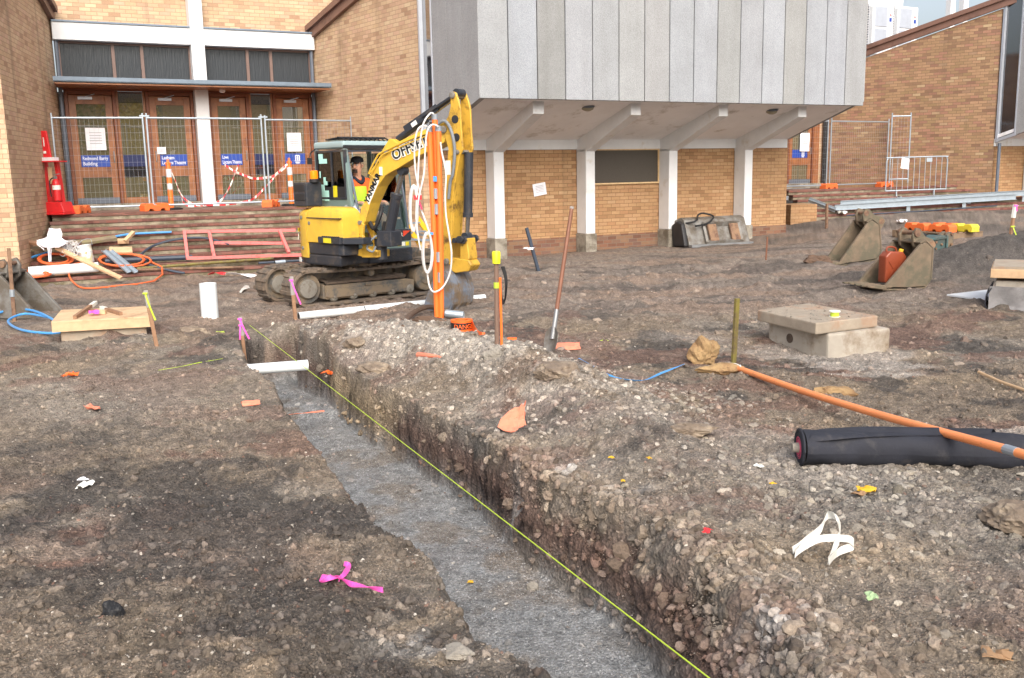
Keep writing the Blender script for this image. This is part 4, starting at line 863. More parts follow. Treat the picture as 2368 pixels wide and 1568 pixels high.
# seat, levers
m = MB(); m.box(HC(-.50, -.52, 1.16), (.48, .48, .14), (HF, HR, ZD)); m.prism([HC(-.74, -.30, 1.2), HC(-.62, -.30, 1.2), HC(-.76, -.30, 1.78), HC(-.86, -.30, 1.78)], HL*.44); E_('seat', m, 'cab_dark', bevel=.04, seg=2)
m = MB(); m.lathe([(.19, 0), (.19, .03), (.15, .10), (.02, .12)], HC(-.08, -.10, 1.33), axis=HR, n=20); E_('arm_console', m, 'alu_frame', smooth=True)
m = MB(); m.tube([HC(-.12, -.62, .95), HC(-.08, -.62, 1.3)], .012); l1 = E_('travel_lever', m, 'rubber_black'); m = MB(); m.lathe([(.01, -.03), (.028, 0), (.01, .03)], HC(-.08, -.62, 1.32), n=10); m.build('knob', 'red_knob', l1, smooth=True)
# --- swing bracket, boom, arm
BD = Vector((.85, -.53, 0)).normalized(); BW = Vector((-BD.y, BD.x, 0)); BP = Vector((-2.27, 14.0, 0))
def bp(x, y, w=0): return on_plane(x, y, BP, BW)+BW*w
def plate(mb, px, w0, w1): mb.prism([bp(x, y, w0) for x, y in px], BW*(w1-w0)); return mb
m = MB(); plate(m, [(822,514),(830,508),(840,520),(838,545),(852,575),(872,583),(872,592),(836,594),(818,588),(818,580),(838,574),(834,552),(822,530)], .0, .05)
plate(m, [(822,514),(830,508),(840,520),(838,545),(852,575),(872,583),(872,592),(836,594),(818,588),(818,580),(838,574),(834,552),(822,530)], .24, .29); plate(m, [(836,572),(872,580),(872,596),(836,596)], .0, .29); E_('swing_bracket', m, 'exc_yellow_worn', bevel=.008, seg=1)
m = MB(); m.lathe([(.09, 0), (.09, .30)], bp(866, 598, .15)-ZD*.02, n=18); E_('swing_post', m, 'exc_black')
m = MB(); m.tube([bp(775, 588, .12), bp(800, 588, .12)], .07, 14); m.tube([bp(800, 588, .12), bp(826, 586, .12)], .03, 12); E_('swing_cylinder', m, 'cab_dark')
BO = [(827,517),(829,500),(832,481),(846,456),(853,412),(862,388),(872,370),(880,350),(886,339),(897,321),(906,322),(915,330),(946,314),(987,296),(1024,283),(1034,292),(1034,306),(1024,330),(1002,343),(983,353),(962,362),(946,372),(930,382),(917,390),(900,399),(888,407),(871,431),(854,470),(846,498),(842,513),(836,522)]
boom = MB(); plate(boom, BO, .02, .26)
bo_ = E_('boom', boom, 'exc_yellow', bevel=.012, seg=2)
m = MB()
for x, y in ((870, 373), (893, 350), (832, 515)): m = MB(); m.lathe([(.03, -.018), (.03, .0), (.03, .3)], bp(x, y, .0), axis=BW, n=14); m.build('pin', 'hub_steel', bo_)
m = MB(); m.tube([bp(853, 402, -.01), bp(864, 380, -.02), bp(876, 358, -.02), bp(884, 352, -.01), bp(930, 330, -.01), bp(960, 318, -.01), bp(1010, 300, -.01)], .013); m.tube([bp(856, 410, -.02), bp(880, 366, -.03), bp(888, 357, -.02), bp(1000, 309, -.02)], .009)
m.tube([bp(868, 385, -.02), bp(858, 402, -.04), bp(862, 406, -.04), bp(866, 412, -.01)], .008); m.build('hydraulic_pipe', 'exc_yellow', bo_)
# lettering along the boom side
def along(p0, p1): a, b = bp(*p0, .012), bp(*p1, .012); ex = (b-a).normalized(); ey = BW.cross(ex); ey = -ey if ey.z < 0 else ey; return a, ex, ey
a_, ex_, ey_ = along((909, 371), (985, 335))
for txt, szs, mt, dp, wt in (('OFFSET', .20, 'sticker_white', .014, .016), ('OFFSET', .20, 'letter_black', .020, .004)):
    tm = text_mb(txt, szs, a_, ex_, ey_, dp, weight=wt); tm.build('lettering', mt, bo_)
a_, ex_, ey_ = along((850, 471), (873, 417)); tm = text_mb('YANMAR', .115, a_+BW*0, ex_, ey_, .020, weight=.003); 
q = MB(); q.prism([bp(845, 462, .012), bp(868, 410, .012), bp(876, 418, .012), bp(852, 474, .012)], -BW*.002); q.build('sticker', 'sticker_white', bo_); tm.build('lettering', 'letter_black', bo_)
for x, y, w, h in ((879, 396, .05, .12),): q = MB(); q.box(bp(x, y, .012), (w, .012, h), (BD, BW, ZD)); q.build('sticker', 'sticker_white', bo_)
# boom lift cylinder in front of the boom
def cyl(name, p0, p1, p2, r0, r1, w, mat='exc_black', nm='rod'):
    m = MB(); a, b, c = bp(*p0, w), bp(*p1, w), bp(*p2, w); m.tube([a, b], r0, 16); m.lathe([(r0*1.15, -.04), (r0*1.15, .02)], b, axis=(b-a), n=16)
    o = E_(name, m, mat); k = MB(); k.tube([b, c], r1, 14); k.build(nm, 'chrome_rod', o); k = MB(); d = (c-b).normalized(); k.lathe([(r1*1.7, -.06), (r1*1.7, .06)], c, axis=BW, n=12); k.build('cylinder_eye', 'exc_black', o); return o
cyl('boom_cylinder', (883, 552), (902, 452), (917, 395), .075, .038, .14)
q = MB(); q.box(bp(886, 553, .14), (.26, .26, .22), (BD, BW, ZD)); E_('cylinder_guard', q, 'exc_black', bevel=.01, seg=1)
q = MB(); q.tube(spline([bp(868, 545, .03), bp(856, 560, -.02), bp(852, 575, -.03), bp(862, 582, .0), bp(866, 570, .02)], 5), .016); E_('foot_hose', q, 'hose_grey')
q = MB(); q.tube(spline([bp(840, 515, .14), bp(855, 530, .1), bp(866, 500, .12), bp(862, 480, .2)], 5), .03); q.tube(spline([bp(845, 530, .2), bp(862, 545, .2), bp(870, 515, .2)], 5), .03); E_('hose_bundle', q, 'rubber_black')
# arm (stick) cylinder on top
cyl('arm_cylinder', (905, 322), (968, 275), (1046, 219), .05, .025, .15)
q = MB(); q.beam(bp(925, 300, .10), bp(1000, 248, .10), .02, .10); q.beam(bp(968, 269, .14), bp(1038, 222, .14), .16, .03); E_('cylinder_cover', q, 'exc_black')
q = MB(); q.box(bp(948, 286, .09), (.10, .01, .06), ((bp(968,275)-bp(905,322)).normalized(), BW, BW.cross((bp(968,275)-bp(905,322)).normalized()))); E_('sticker', q, 'sticker_white')
AR = [(1040,216),(1046,211),(1053,214),(1059,230),(1064,250),(1066,300),(1070,345),(1062,362),(1052,420),(1046,470),(1043,540),(1044,590),(1040,612),(1027,612),(1022,592),(1023,500),(1028,440),(1036,345),(1026,310),(1020,296),(1028,282),(1036,268),(1041,245)]
for w0, w1, dx in ((.0, .035, 0), (.235, .27, 0)):
    m = MB(); plate(m, AR if w0 == 0 else AR, w0, w1); ao = E_('arm_plate', m, 'exc_yellow_worn', bevel=.008, seg=1)
    if w0 == 0: am = ao
m = MB(); plate(m, [(1034,345),(1060,355),(1050,420),(1042,560),(1026,560),(1027,450)], .03, .24); E_('arm_box', m, 'exc_yellow_worn', bevel=.01, seg=1)
m = MB()
for x, y, r in ((1046, 220, .045), (1026, 300, .05), (1033, 605, .045), (1058, 352, .03)): m = MB(); m.lathe([(r*.6, -.03), (r, -.02), (r, .29), (r*.6, .30)], bp(x, y, .0), axis=BW, n=14); m.build('pin', 'hub_steel', am)
for x, y in ((1052, 276), (1055, 318)): q = MB(); q.lathe([(.055, -.006), (.055, .0)], bp(x, y, .0), axis=BW, n=16); q.build('arm_slot', 'cab_dark', am)
q = MB(); q.box(bp(1036, 388, .0), (.085, .006, .19), (BD, BW, ZD)); q.build('sticker', 'sticker_white', am)
m = MB(); m.tube([bp(1048, 214, .06), bp(1048, 214, .22)], .055, 16); E_('cylinder_end', m, 'exc_black')
for wv, pts in ((-.03, [(1010, 292), (1030, 280), (1045, 300), (1054, 345), (1050, 400), (1044, 420), (1040, 460)]), (.29, [(1048, 285), (1056, 320), (1056, 350), (1050, 372)])):
    q = MB(); q.tube(spline([bp(x, y, wv) for x, y in pts], 5), .022, 10); E_('hydraulic_hose', q, 'hose_grey')
cyl('bucket_cylinder', (1070, 352), (1068, 500), (1066, 548), .062, .032, .14)
m = MB()
for w_ in (-.02, .26): m.prism([bp(x, y, w_) for x, y in [(1050,556),(1060,546),(1074,546),(1080,556),(1074,564),(1060,562)]], BW*.03)
m.tube([bp(1070, 553, -.06), bp(1070, 553, .33)], .035, 12); m.tube([bp(1052, 556, -.03), bp(1052, 556, .30)], .035, 12); E_('bucket_link', m, 'exc_black')
m = MB(); plate(m, [(1060,552),(1076,552),(1082,600),(1072,612),(1060,606)], .03, .24); E_('tipping_link', m, 'exc_yellow_worn', bevel=.01, seg=1)
m = MB(); plate(m, [(1022,600),(1040,596),(1080,602),(1088,614),(1080,628),(1050,632),(1026,618)], .02, .25); E_('quick_hitch', m, 'exc_yellow_worn', bevel=.01, seg=1)
# digging bucket (shell, sides, ribs)
def bk(s, w, z, o=None): return (o or bp(1048, 640, .135))*1+BD*s+BW*w+ZD*z
bz = bp(1048, 640, .135).z
prf = [(-.02, 0.06), (.16, .06), (.24, -.06), (.27, -.2), (.25, -.36), (.16, -.47), (.02, -.53), (-.16, -.53), (-.30, -.50)]
sh = MB(); n = len(prf); o_ = bp(1022, 640, .135)
rows = [[bk(s*.9, -.25+.50*k/4, z, o_) for k in range(5)] for s, z in prf]; sh.sheet(rows, .025)
bu = E_('digging_bucket', sh, 'bucket_steel', smooth=False)
for w_ in (-.265, .24):
    q = MB(); q.prism([bk(s*.9, w_, z, o_) for s, z in prf+[(-.22, -.3)]], BW*.025); q.build('bucket_side', 'bucket_steel', bu)
for w_ in (-.12, .12):
    q = MB(); q.prism([bk(s*.9+.0, w_, z, o_) for s, z in prf[1:7]]+[bk(s*.9+.05, w_, z-.02, o_) for s, z in reversed(prf[1:7])], BW*.03); q.prism([bk(s, w_-.01, z, o_) for s, z in [(-.12, .2), (.12, .2), (.18, .04), (-.1, .04)]], BW*.04); q.build('bucket_ear', 'bucket_steel', bu)
q = MB()
for k in range(4): q.prism([bk(-.28, -.22+.14*k, -.50, o_), bk(-.44, -.20+.14*k, -.53, o_), bk(-.28, -.22+.14*k, -.545, o_)], BW*.05)
q.build('bucket_teeth', 'bucket_steel', bu)
# ------------------------------------------------------------------ driver
simple('skin', sc(214,162,136), .55, var=.08); simple('hi_vis_orange', sc(240,104,40), .7, var=.1); simple('hi_vis_yellow', sc(196,232,60), .7, var=.06); simple('navy_cloth', sc(38,42,58), .8, var=.15)
simple('beard', sc(58,44,38), .9, var=.2); simple('cap_black', sc(32,32,36), .8, var=.1); simple('shorts_grey', sc(120,112,104), .85, var=.1); simple('eye_white', sc(210,205,200), .4)
def skin(name, pts, edges, mat, parent, sub=1, root=0):
    me = bpy.data.meshes.new(name); off = base(parent) if parent else Vector(pts[0][0])
    me.from_pydata([Vector(p)-off for p, r in pts], edges, []); o = bpy.data.objects.new(name, me); scene.collection.objects.link(o)
    sm = o.modifiers.new('skin', 'SKIN'); sm.use_smooth_shade = True; sv = me.skin_vertices[0].data if me.skin_vertices else None
    if sv is None: 
        me.attributes.new('skin', 'FLOAT', 'POINT')
    for i, (p, r) in enumerate(pts):
        sv[i].radius = r if isinstance(r, tuple) else (r, r); sv[i].use_root = (i == root)
    ss = o.modifiers.new('sub', 'SUBSURF'); ss.levels = ss.render_levels = sub
    dg = bpy.context.evaluated_depsgraph_get(); nm = bpy.data.meshes.new_from_object(o.evaluated_get(dg)); nm.name = name
    o.modifiers.clear(); o.data = nm; nm.materials.clear(); nm.materials.append(MATS[mat])
    for p in nm.polygons: p.use_smooth = True
    if parent: o.parent = parent
    else: o.location = off
    return o
hp = HC(-.52, -.52, 1.28)
J = lambda a, b, z: HC(a, b, z)
bpts = [(J(-.52, -.52, 1.30), (.15, .12)), (J(-.54, -.52, 1.48), (.15, .11)), (J(-.56, -.52, 1.68), (.17, .12)), (J(-.56, -.52, 1.82), (.10, .08)), (J(-.53, -.51, 1.91), .058), (J(-.51, -.50, 1.99), (.078, .088)), (J(-.50, -.50, 2.07), (.082, .098)), (J(-.51, -.50, 2.14), (.062, .075)),
        (J(-.55, -.34, 1.78), .075), (J(-.50, -.24, 1.56), .055), (J(-.30, -.27, 1.47), .045), (J(-.18, -.31, 1.49), .036), (J(-.11, -.33, 1.49), (.04, .028)),
        (J(-.55, -.70, 1.78), .075), (J(-.50, -.80, 1.56), .055), (J(-.30, -.77, 1.47), .045), (J(-.18, -.74, 1.49), .036), (J(-.11, -.72, 1.49), (.04, .028)),
        (J(-.40, -.42, 1.28), .10), (J(-.05, -.36, 1.30), .07), (J(-.02, -.36, 1.0), .05), (J(.03, -.36, .92), .04), (J(-.40, -.62, 1.28), .10), (J(-.10, -.66, 1.30), .07), (J(-.02, -.66, 1.0), .05), (J(.03, -.66, .92), .04)]
bed = [(0,1),(1,2),(2,3),(3,4),(4,5),(5,6),(6,7),(2,8),(8,9),(9,10),(10,11),(11,12),(2,13),(13,14),(14,15),(15,16),(16,17),(0,18),(18,19),(19,20),(20,21),(0,22),(22,23),(23,24),(24,25)]
# fingers closing round the control levers
for hand, (a0, b0, sg) in ((12, (-.11, -.33, 1)), (17, (-.11, -.72, -1))):
    for k in range(4):
        i0 = len(bpts); bb_ = b0+(-.024+.016*k)*1
        bpts += [(J(a0+.035, bb_, 1.487-.002*k), .0095), (J(a0+.062-.004*abs(k-1), bb_, 1.465), .0085), (J(a0+.052, bb_, 1.44), .0075)]; bed += [(hand, i0), (i0, i0+1), (i0+1, i0+2)]
    i0 = len(bpts); bpts += [(J(a0+.0, b0+.04*sg, 1.475), .011), (J(a0+.03, b0+.045*sg, 1.455), .009)]; bed += [(hand, i0), (i0, i0+1)]
drv = thing('person', J(-.52, -.52, 1.2), 'driver in black cap and orange and yellow safety jacket seated in the excavator cab', 'person')
body = skin('body', bpts, bed, 'skin', drv, 1)
jk = [(J(-.52, -.52, 1.27), (.175, .145)), (J(-.54, -.52, 1.48), (.18, .14)), (J(-.56, -.52, 1.70), (.205, .145)), (J(-.555, -.52, 1.83), (.12, .10)), (J(-.55, -.33, 1.79), .095), (J(-.50, -.23, 1.60), .078), (J(-.42, -.25, 1.52), .07), (J(-.55, -.71, 1.79), .095), (J(-.50, -.81, 1.60), .078), (J(-.42, -.79, 1.52), .07)]
skin('jacket', jk, [(0,1),(1,2),(2,3),(2,4),(4,5),(5,6),(2,7),(7,8),(8,9)], 'hi_vis_orange', drv, 2)
for s in (-1, 1):
    skin('sleeve', [(J(-.44, -.52+s*.275, 1.53), .08), (J(-.32, -.52+s*.26, 1.485), .068), (J(-.21, -.52+s*.22, 1.49), .052)], [(0, 1), (1, 2)], 'navy_cloth', drv, 1)
    skin('shorts_leg', [(J(-.45, -.52+s*.10, 1.28), .125), (J(-.18, -.52+s*.13, 1.30), .10)], [(0, 1)], 'shorts_grey', drv, 1)
m = MB(); rows = []
for z, dep in ((1.74, .150), (1.66, .172), (1.58, .172), (1.50, .165), (1.42, .160)):
    rows.append([J(-.545+dep*math.cos(t)*.95, -.52+.15*math.sin(t)*1.1+.02, z) for t in [x*.42 for x in range(-3, 4)]])
m.sheet(rows, .02); m.build('vest_panel', 'hi_vis_yellow', drv, smooth=True)
m = MB(); rows = []
for z, dep in ((1.80, .15), (1.70, .168), (1.55, .170), (1.42, .163)): rows.append([J(-.545+dep*math.cos(t)*.97, -.52+.17*math.sin(t)*1.1+.02, z) for t in [.86, 1.0, 1.14, 1.3]])
m.sheet(rows, .02); m.build('jacket_stripe', 'navy_cloth', drv, smooth=True)
m = MB(); m.tube(spline([J(-.50, -.44, 1.86), J(-.44, -.52, 1.80), J(-.50, -.60, 1.86), J(-.60, -.60, 1.90), J(-.62, -.52, 1.92), J(-.60, -.44, 1.90)], 5, True), .03, 8, closed=True); m.build('collar', 'navy_cloth', drv, smooth=True)
hc = J(-.50, -.50, 2.055); fd = (Vector((-.25, -1, 0))).normalized(); fs_ = Vector((-fd.y, fd.x, 0))
def H(f_, s_, z_): return hc+fd*f_+fs_*s_+ZD*z_
m = MB(); m.lathe([(.100, .045), (.102, .075), (.093, .105), (.06, .13), (.01, .138)], hc+ZD*.01, n=24)
cp = m.build('cap', 'cap_black', drv, smooth=True)
m = MB(); rows = [[H(.085+.0*k, -.075+.025*k, .060) for k in range(7)], [H(.118-.004*abs(k-3)**1.5, -.075+.025*k, .062-.004*abs(k-3)) for k in range(7)], [H(.148-.009*abs(k-3)**1.6, -.07+.0233*k, .054-.006*abs(k-3)) for k in range(7)]]
m.sheet(rows, .008); m.build('cap_peak', 'cap_black', cp, smooth=True)
m = MB(); m.prism([H(.09, -.014, .02), H(.09, .014, .02), H(.115, .012, -.025), H(.115, -.012, -.025)], ZD*-.012); m.build('nose', 'skin', drv, bevel=.006)
m = MB(); rows = [[H(.104-.0010*abs(k-3)**2.4, -.033+.011*k, z) for k in range(7)] for z in (-.052, -.07, -.09, -.108)]; m.sheet(rows, .02); m.build('beard', 'beard', drv, smooth=True)
for s in (-1, 1):
    m = MB(); m.lathe([(.002, -.006), (.011, 0), (.002, .006)], H(.092, .032*s, .012), axis=fd, n=10); e_ = m.build('eye', 'eye_white', drv, smooth=True)
    m = MB(); m.lathe([(.005, .004), (.004, .008)], H(.092, .032*s, .012), axis=fd, n=8); m.build('pupil', 'letter_black', e_)
    m = MB(); m.box(H(.096, .032*s, .032), (.012, .036, .008), (fd, fs_, ZD)); m.build('eyebrow', 'beard', drv)
    m = MB(); m.lathe([(.004, -.008), (.026, -.002), (.028, .006), (.012, .012)], H(-.005, .085*s, .0), axis=fs_*s, n=12); m.build('ear', 'skin', drv, smooth=True)
# ------------------------------------------------------------------ site materials
simple('galv', sc(168,180,190), .4, .55, var=.1, vs=8); simple('wire', sc(176,180,186), .45, .4, var=.05)
simple('orange_plastic', sc(232,110,52), .55, var=.1, dirt=sc(180,96,60), ds=6, dt=.57); simple('yellow_plastic', sc(222,206,60), .5, var=.07, dirt=sc(170,150,70), ds=5)
simple('conduit_orange', sc(244,120,50), .38, var=.04); simple('conduit_pale', sc(246,150,92), .38, var=.05, dirt=sc(206,130,88), ds=8, dt=.66)
simple('cable_orange', sc(214,104,58), .5, var=.06); simple('cable_white', sc(214,212,210), .45, var=.04); simple('cable_blue', sc(74,150,214), .4, var=.05); simple('cable_black', sc(52,62,76), .5, var=.1)
simple('pvc_white', sc(218,224,226), .3, var=.04, dirt=sc(176,168,156), ds=6, dt=.66); simple('duct_tape', sc(150,158,166), .4, .3, var=.1)
simple('fire_red', sc(206,40,44), .4, var=.08, dirt=sc(166,44,44), ds=5, dt=.66); simple('sign_green', sc(40,110,90), .5); simple('reflector', sc(214,218,224), .35, var=.03)
simple('pink_tape', sc(250,96,190), .55, var=.05); simple('neon_yellow', sc(184,208,64), .5, var=.04); simple('cap_yellow', sc(232,226,40), .45, var=.04)
simple('raw_timber', sc(198,166,130), .75, var=.14, vs=10, bump=.15); simple('grey_timber', sc(132,118,98), .85, var=.2, vs=8, dirt=sc(128,130,80), ds=4, dt=.55, bump=.3); simple('pole_brown', sc(122,98,84), .7, var=.12); simple('pallet_wood', sc(128,108,88), .85, var=.2, vs=8, bump=.3); simple('stake_timber', sc(146,112,86), .8, var=.18, vs=14, bump=.2); simple('stake_grey', sc(150,146,142), .8, var=.1)
simple('hardwood', sc(126,84,64), .55, var=.15, vs=10); simple('olive_post', sc(122,112,52), .6, var=.2, dirt=sc(96,82,58), ds=12, dt=.5)
simple('plywood', sc(206,176,140), .75, var=.12, vs=5, dirt=sc(170,136,104), ds=3, dt=.6, bump=.1)
simple('rust_steel', sc(110,84,70), .85, .1, var=.25, vs=10, dirt=sc(140,112,88), ds=5, dt=.5, bump=.3); simple('old_bucket', sc(122,106,88), .7, .15, var=.2, vs=5, dirt=sc(98,92,76), ds=3, dt=.5, bump=.25)
simple('grey_bucket', sc(124,122,118), .6, .25, var=.2, dirt=sc(100,92,82), ds=4, dt=.5, bump=.2); simple('teal_paint', sc(66,94,94), .6, .1, var=.2, dirt=sc(84,86,80), ds=4, dt=.5, bump=.15)
simple('jerry_red', sc(136,64,40), .35, var=.12, vs=5, dirt=sc(130,58,36), ds=5); simple('pink_steel', sc(222,120,116), .5, var=.1, dirt=sc(180,96,90), ds=6)
simple('concrete_new', sc(168,160,148), .85, var=.15, vs=4, dirt=sc(128,112,92), ds=2.5, dt=.58, bump=.3, bs=30); simple('concrete_lid', sc(156,144,128), .9, var=.18, vs=5, dirt=sc(160,128,104), ds=3, dt=.6, bump=.45, bs=25)
simple('geotextile', sc(36,38,47), .8, var=.25, vs=5, dirt=sc(66,64,66), ds=7, dt=.64, bump=.5, bs=16); simple('geo_pink', sc(190,72,100), .85, var=.2); simple('geo_grey', sc(128,126,126), .95, var=.15, vs=14, bump=.6, bs=60)
simple('terracotta', sc(226,136,108), .85, var=.12, dirt=sc(190,116,94), ds=12); simple('tape_orange', sc(250,108,40), .45, var=.04); simple('tape_red', sc(206,44,52), .5, var=.05); simple('clear_strap', sc(208,206,198), .5, var=.06)
simple('leaf_yellow', sc(214,168,40), .7, var=.15); simple('leaf_brown', sc(156,124,92), .8, var=.2); simple('leaf_green', sc(160,184,140), .7, var=.1); simple('scrap_red', sc(220,50,56), .6)
simple('clod', sc(118,104,90), .95, var=.25, vs=14, dirt=sc(150,136,118), ds=8, dt=.54, bump=.9, bs=25); simple('clod_yellow', sc(168,140,100), .95, var=.25, vs=12, dirt=sc(128,100,70), ds=6, dt=.5, bump=.8, bs=22); simple('rock_grey', sc(142,136,126), .9, var=.2, vs=14, bump=.6, bs=30); simple('root_brown', sc(96,76,62), .95, var=.2, bump=.6)
simple('white_sheet', sc(238,236,240), .6, var=.02); simple('tin_white', sc(214,218,220), .4, .1, var=.06, dirt=sc(200,188,90), ds=4, dt=.56); simple('ladder_yellow', sc(236,184,40), .5)
def at_base(px, b): d = ray(*px); return O+d*(b.y/d.y)
def lab(o, label, cat, group=None): return tag(o, label, cat, group)
def T(name, mb, mat, label, cat, group=None, **k): return tag(mb.build(name, mat, None, **k), label, cat, group)
def crop(x0, y0, s): k = 1/(s*1.7305); return lambda x, y: (x0/1.7305+x*k, y0/1.7305+y*k)
cA = crop(0, 880, 3.383); cB = crop(3100, 420, 2.3775); cC = crop(3100, 840, 2.3775); cD = crop(1500, 340, 1.724); cE = crop(700, 380, 3.267); cF = crop(0, 850, 1.973); cG = crop(2600, 800, 1.425); cH = crop(0, 0, 1.742); cI = crop(2700, 1700, 1.548); cJ = crop(900, 1100, 1.579)
SLN = (ZD*TRE-ND*RIS).normalized()
def on_sl(x, y, lift=.03):
    p = on_plane(x, y, B(0, 2.9, 1.235)+SLN*lift, SLN)
    return p if p.z > gz(p.x, p.y)+.02 else hit(x, y, max(.03, lift))
SRN = RE.cross((RF*TRE-ZD*RIS).normalized()); SRN = SRN if SRN.z > 0 else -SRN; SRN.normalize()
def on_slR(x, y, lift=.03): return on_plane(x, y, RS0+SRN*lift, SRN)
# ------------------------------------------------------------------ temporary fences
def fence(p0, p1, h, label, grp, gap=.12, lean=None):
    p0, p1 = Vector(p0), Vector(p1); d = (p1-p0); L = d.length; d.normalize(); up = lean or ZD
    t = thing('temporary_fence', (p0+p1)/2, label, 'fence', grp); r = .021
    m = MB()
    for p in (p0, p1): m.tube([p, p+up*(h+.10)], r, 8)
    m.tube([p0+up*h, p1+up*h], r, 8); m.tube([p0+up*gap, p1+up*gap], r, 8); m.build('frame', 'galv', t, smooth=True)
    m = MB(); n = int(L/.085)
    for k in range(1, n): q = p0+d*(L*k/n); m.tube([q+up*gap, q+up*h], .0016, 4, cap=False)
    k = int((h-gap)/.165)
    for j in range(1, k+1): q = up*(gap+(h-gap)*j/(k+1)); m.tube([p0+q, p1+q], .0016, 4, cap=False)
    m.build('wire_mesh', 'wire', t)
    return t
def foot(c, ang, label, grp='feet under the temporary fences', mat='orange_plastic', nm='fence_block', h=.17):
    c = Vector(c); ex = Vector((math.cos(ang), math.sin(ang), 0)); ey = Vector((-ex.y, ex.x, 0)); m = MB()
    pr = [(-.29, 0), (-.20, 0), (-.17, .05), (-.10, .05), (-.07, 0), (.07, 0), (.10, .05), (.17, .05), (.20, 0), (.29, 0), (.29, h*.7), (.24, h), (.09, h), (.06, h-.04), (-.06, h-.04), (-.09, h), (-.24, h), (-.29, h*.7)]
    m.prism([c+ex*s-ey*.12+ZD*z for s, z in pr], ey*.24); return T(nm, m, mat, label, 'fence block', grp, bevel=.012, seg=2)
NFE = 3.25
fu = [un(on_n(x, 400, NFE))[0] for x in (133, 340, 349, 611, 620)]
zt = 1.235; hF = on_n(350, 273, NFE).z-zt-.0
fence(B(fu[0], NFE+.25, zt), B(fu[1], NFE, zt), hF, 'temporary wire fence panel before the leftmost doors, beside the red fire stand', 'temporary fence panels')
fence(B(fu[2], NFE, zt), B(fu[3], NFE, zt), hF, 'temporary wire fence panel before the white pilaster, between two pairs of posts', 'temporary fence panels')
fence(B(fu[4], NFE, zt), B(-2.33, NFE+.15, zt), hF-.02, 'temporary wire fence panel running behind the excavator cab to the brick wing wall', 'temporary fence panels')
for u_ in ((fu[1]+fu[2])/2, (fu[3]+fu[4])/2):
    m = MB(); 
    for z_ in (hF+.04,): m.box(B(u_, NFE, zt+z_), (.20, .05, .035), (UD, ND, ZD))
    lab(m.build('fence_clamp', 'galv'), 'steel clamp joining the fence posts '+('left of the pilaster' if u_ < -6 else 'right of the pilaster'), 'clamp', 'clamps joining fence posts')
aU = math.atan2(UD.y, UD.x)
foot(B(fu[0]+.35, NFE-.05, zt), aU+1.1, 'orange fence foot half hidden behind the red fire stand')
foot(B((fu[1]+fu[2])/2+.05, NFE-.06, zt), aU+.35, 'orange fence foot under the joint left of the white pilaster')
foot(B((fu[3]+fu[4])/2+.05, NFE-.06, zt), aU+1.0, 'orange fence foot under the joint beside the excavator cab')
# right-hand fence on the far landing
NR = 3.1
a, b, c_ = (un(on_n(x, 420, NR))[0] for x in (1848, 2008, 2248))
uj = un(on_n(2005, 420, NR))[0]; hR = on_n(2005, 282, NR).z-ZPR
ur = [un(on_n(x, 420, NR))[0] for x in (1838, 1998, 2010, 2236)]
ur = [un(on_n(x, 420, NR))[0] for x in (cB(100, 0)[0], cB(487, 0)[0], cB(517, 0)[0], cB(1080, 0)[0])]
hR = on_n(*cB(1000, 160), NR).z-ZPR
fence(B(ur[0], NR, ZPR), B(ur[1], NR, ZPR), hR, 'temporary wire fence panel before the far right door with the blue sign', 'temporary fence panels')
fence(B(ur[2], NR, ZPR), B(ur[3], NR+.1, ZPR), hR, 'temporary wire fence panel in front of the far right brick wall', 'temporary fence panels')
pL = on_plane(*cB(1085, 745), RS0-RF*.05, RF); pR_ = on_plane(*cB(1262, 735), RS0+RF*.02, RF); pR_.z = pL.z; fence(pL, pR_, hR-.05, 'narrow slanting wire fence panel turned back toward the far right brick wall', 'temporary fence panels')
foot(B(*[un(on_n(*cB(500, 775), NR))[0], NR-.05], ZPR), aU+.1, 'orange fence foot on the far landing nearest the blue door sign')
foot(B(*[un(on_n(*cB(1040, 755), NR))[0], NR-.0], ZPR), aU+.0, 'orange fence foot on the far landing, left of the touching pair'); foot(B(*[un(on_n(*cB(1245, 740), NR))[0]+.05, NR+.2], ZPR), aU+.0, 'bright orange fence foot on the far landing behind the crowd barrier')
# ------------------------------------------------------------------ bollards and tape on the left landing
def bollard(px, label):
    b = on_n(px[0], px[1], NFE+.55); b.z = zt; t = thing('bollard', b, label, 'bollard', 'orange bollards on the landing')
    m = MB(); m.lathe([(.24, 0), (.24, .03), (.2, .045)], b, n=20); m.build('base', 'rubber_black', t)
    m = MB(); m.lathe([(.058, .04), (.055, .95), (.05, 1.0), (.065, 1.0), (.065, 1.03), (.03, 1.06), (.03, 1.10), (.02, 1.12)], b, n=16); m.build('post', 'conduit_orange', t, smooth=True)
    for z0, z1 in ((.45, .58), (.72, .90)): m = MB(); m.lathe([(.060, z0), (.0595, z1)], b, n=16); m.build('reflective_band', 'reflector', t, smooth=True)
    return b
b1 = bollard((396, 474), 'orange bollard with reflective bands left of the white pilaster'); b2 = bollard((674, 470), 'orange bollard with reflective bands close to the excavator cab')
def tape(pts, label, w=.055):
    P_ = spline(pts, 6); m = MB(); rows = []
    for i, p in enumerate(P_): tw = math.sin(i*.7)*.5; v = (ZD*math.cos(tw)+ND*math.sin(tw))*w/2; rows.append([p-v, p+v])
    m.sheet(rows, .003); o = T('barrier_tape', m, 'tape_red', label, 'tape', 'red and white barrier tape'); o.data.materials.append(MATS['sticker_white']); off = o.location
    for f in o.data.polygons:
        c = f.center+off; k = min(range(len(P_)), key=lambda i: (P_[i]-c).length_squared); f.material_index = (k//2) % 2
q = lambda x, y, n=NFE+.5: on_n(*cE(x, y), n)
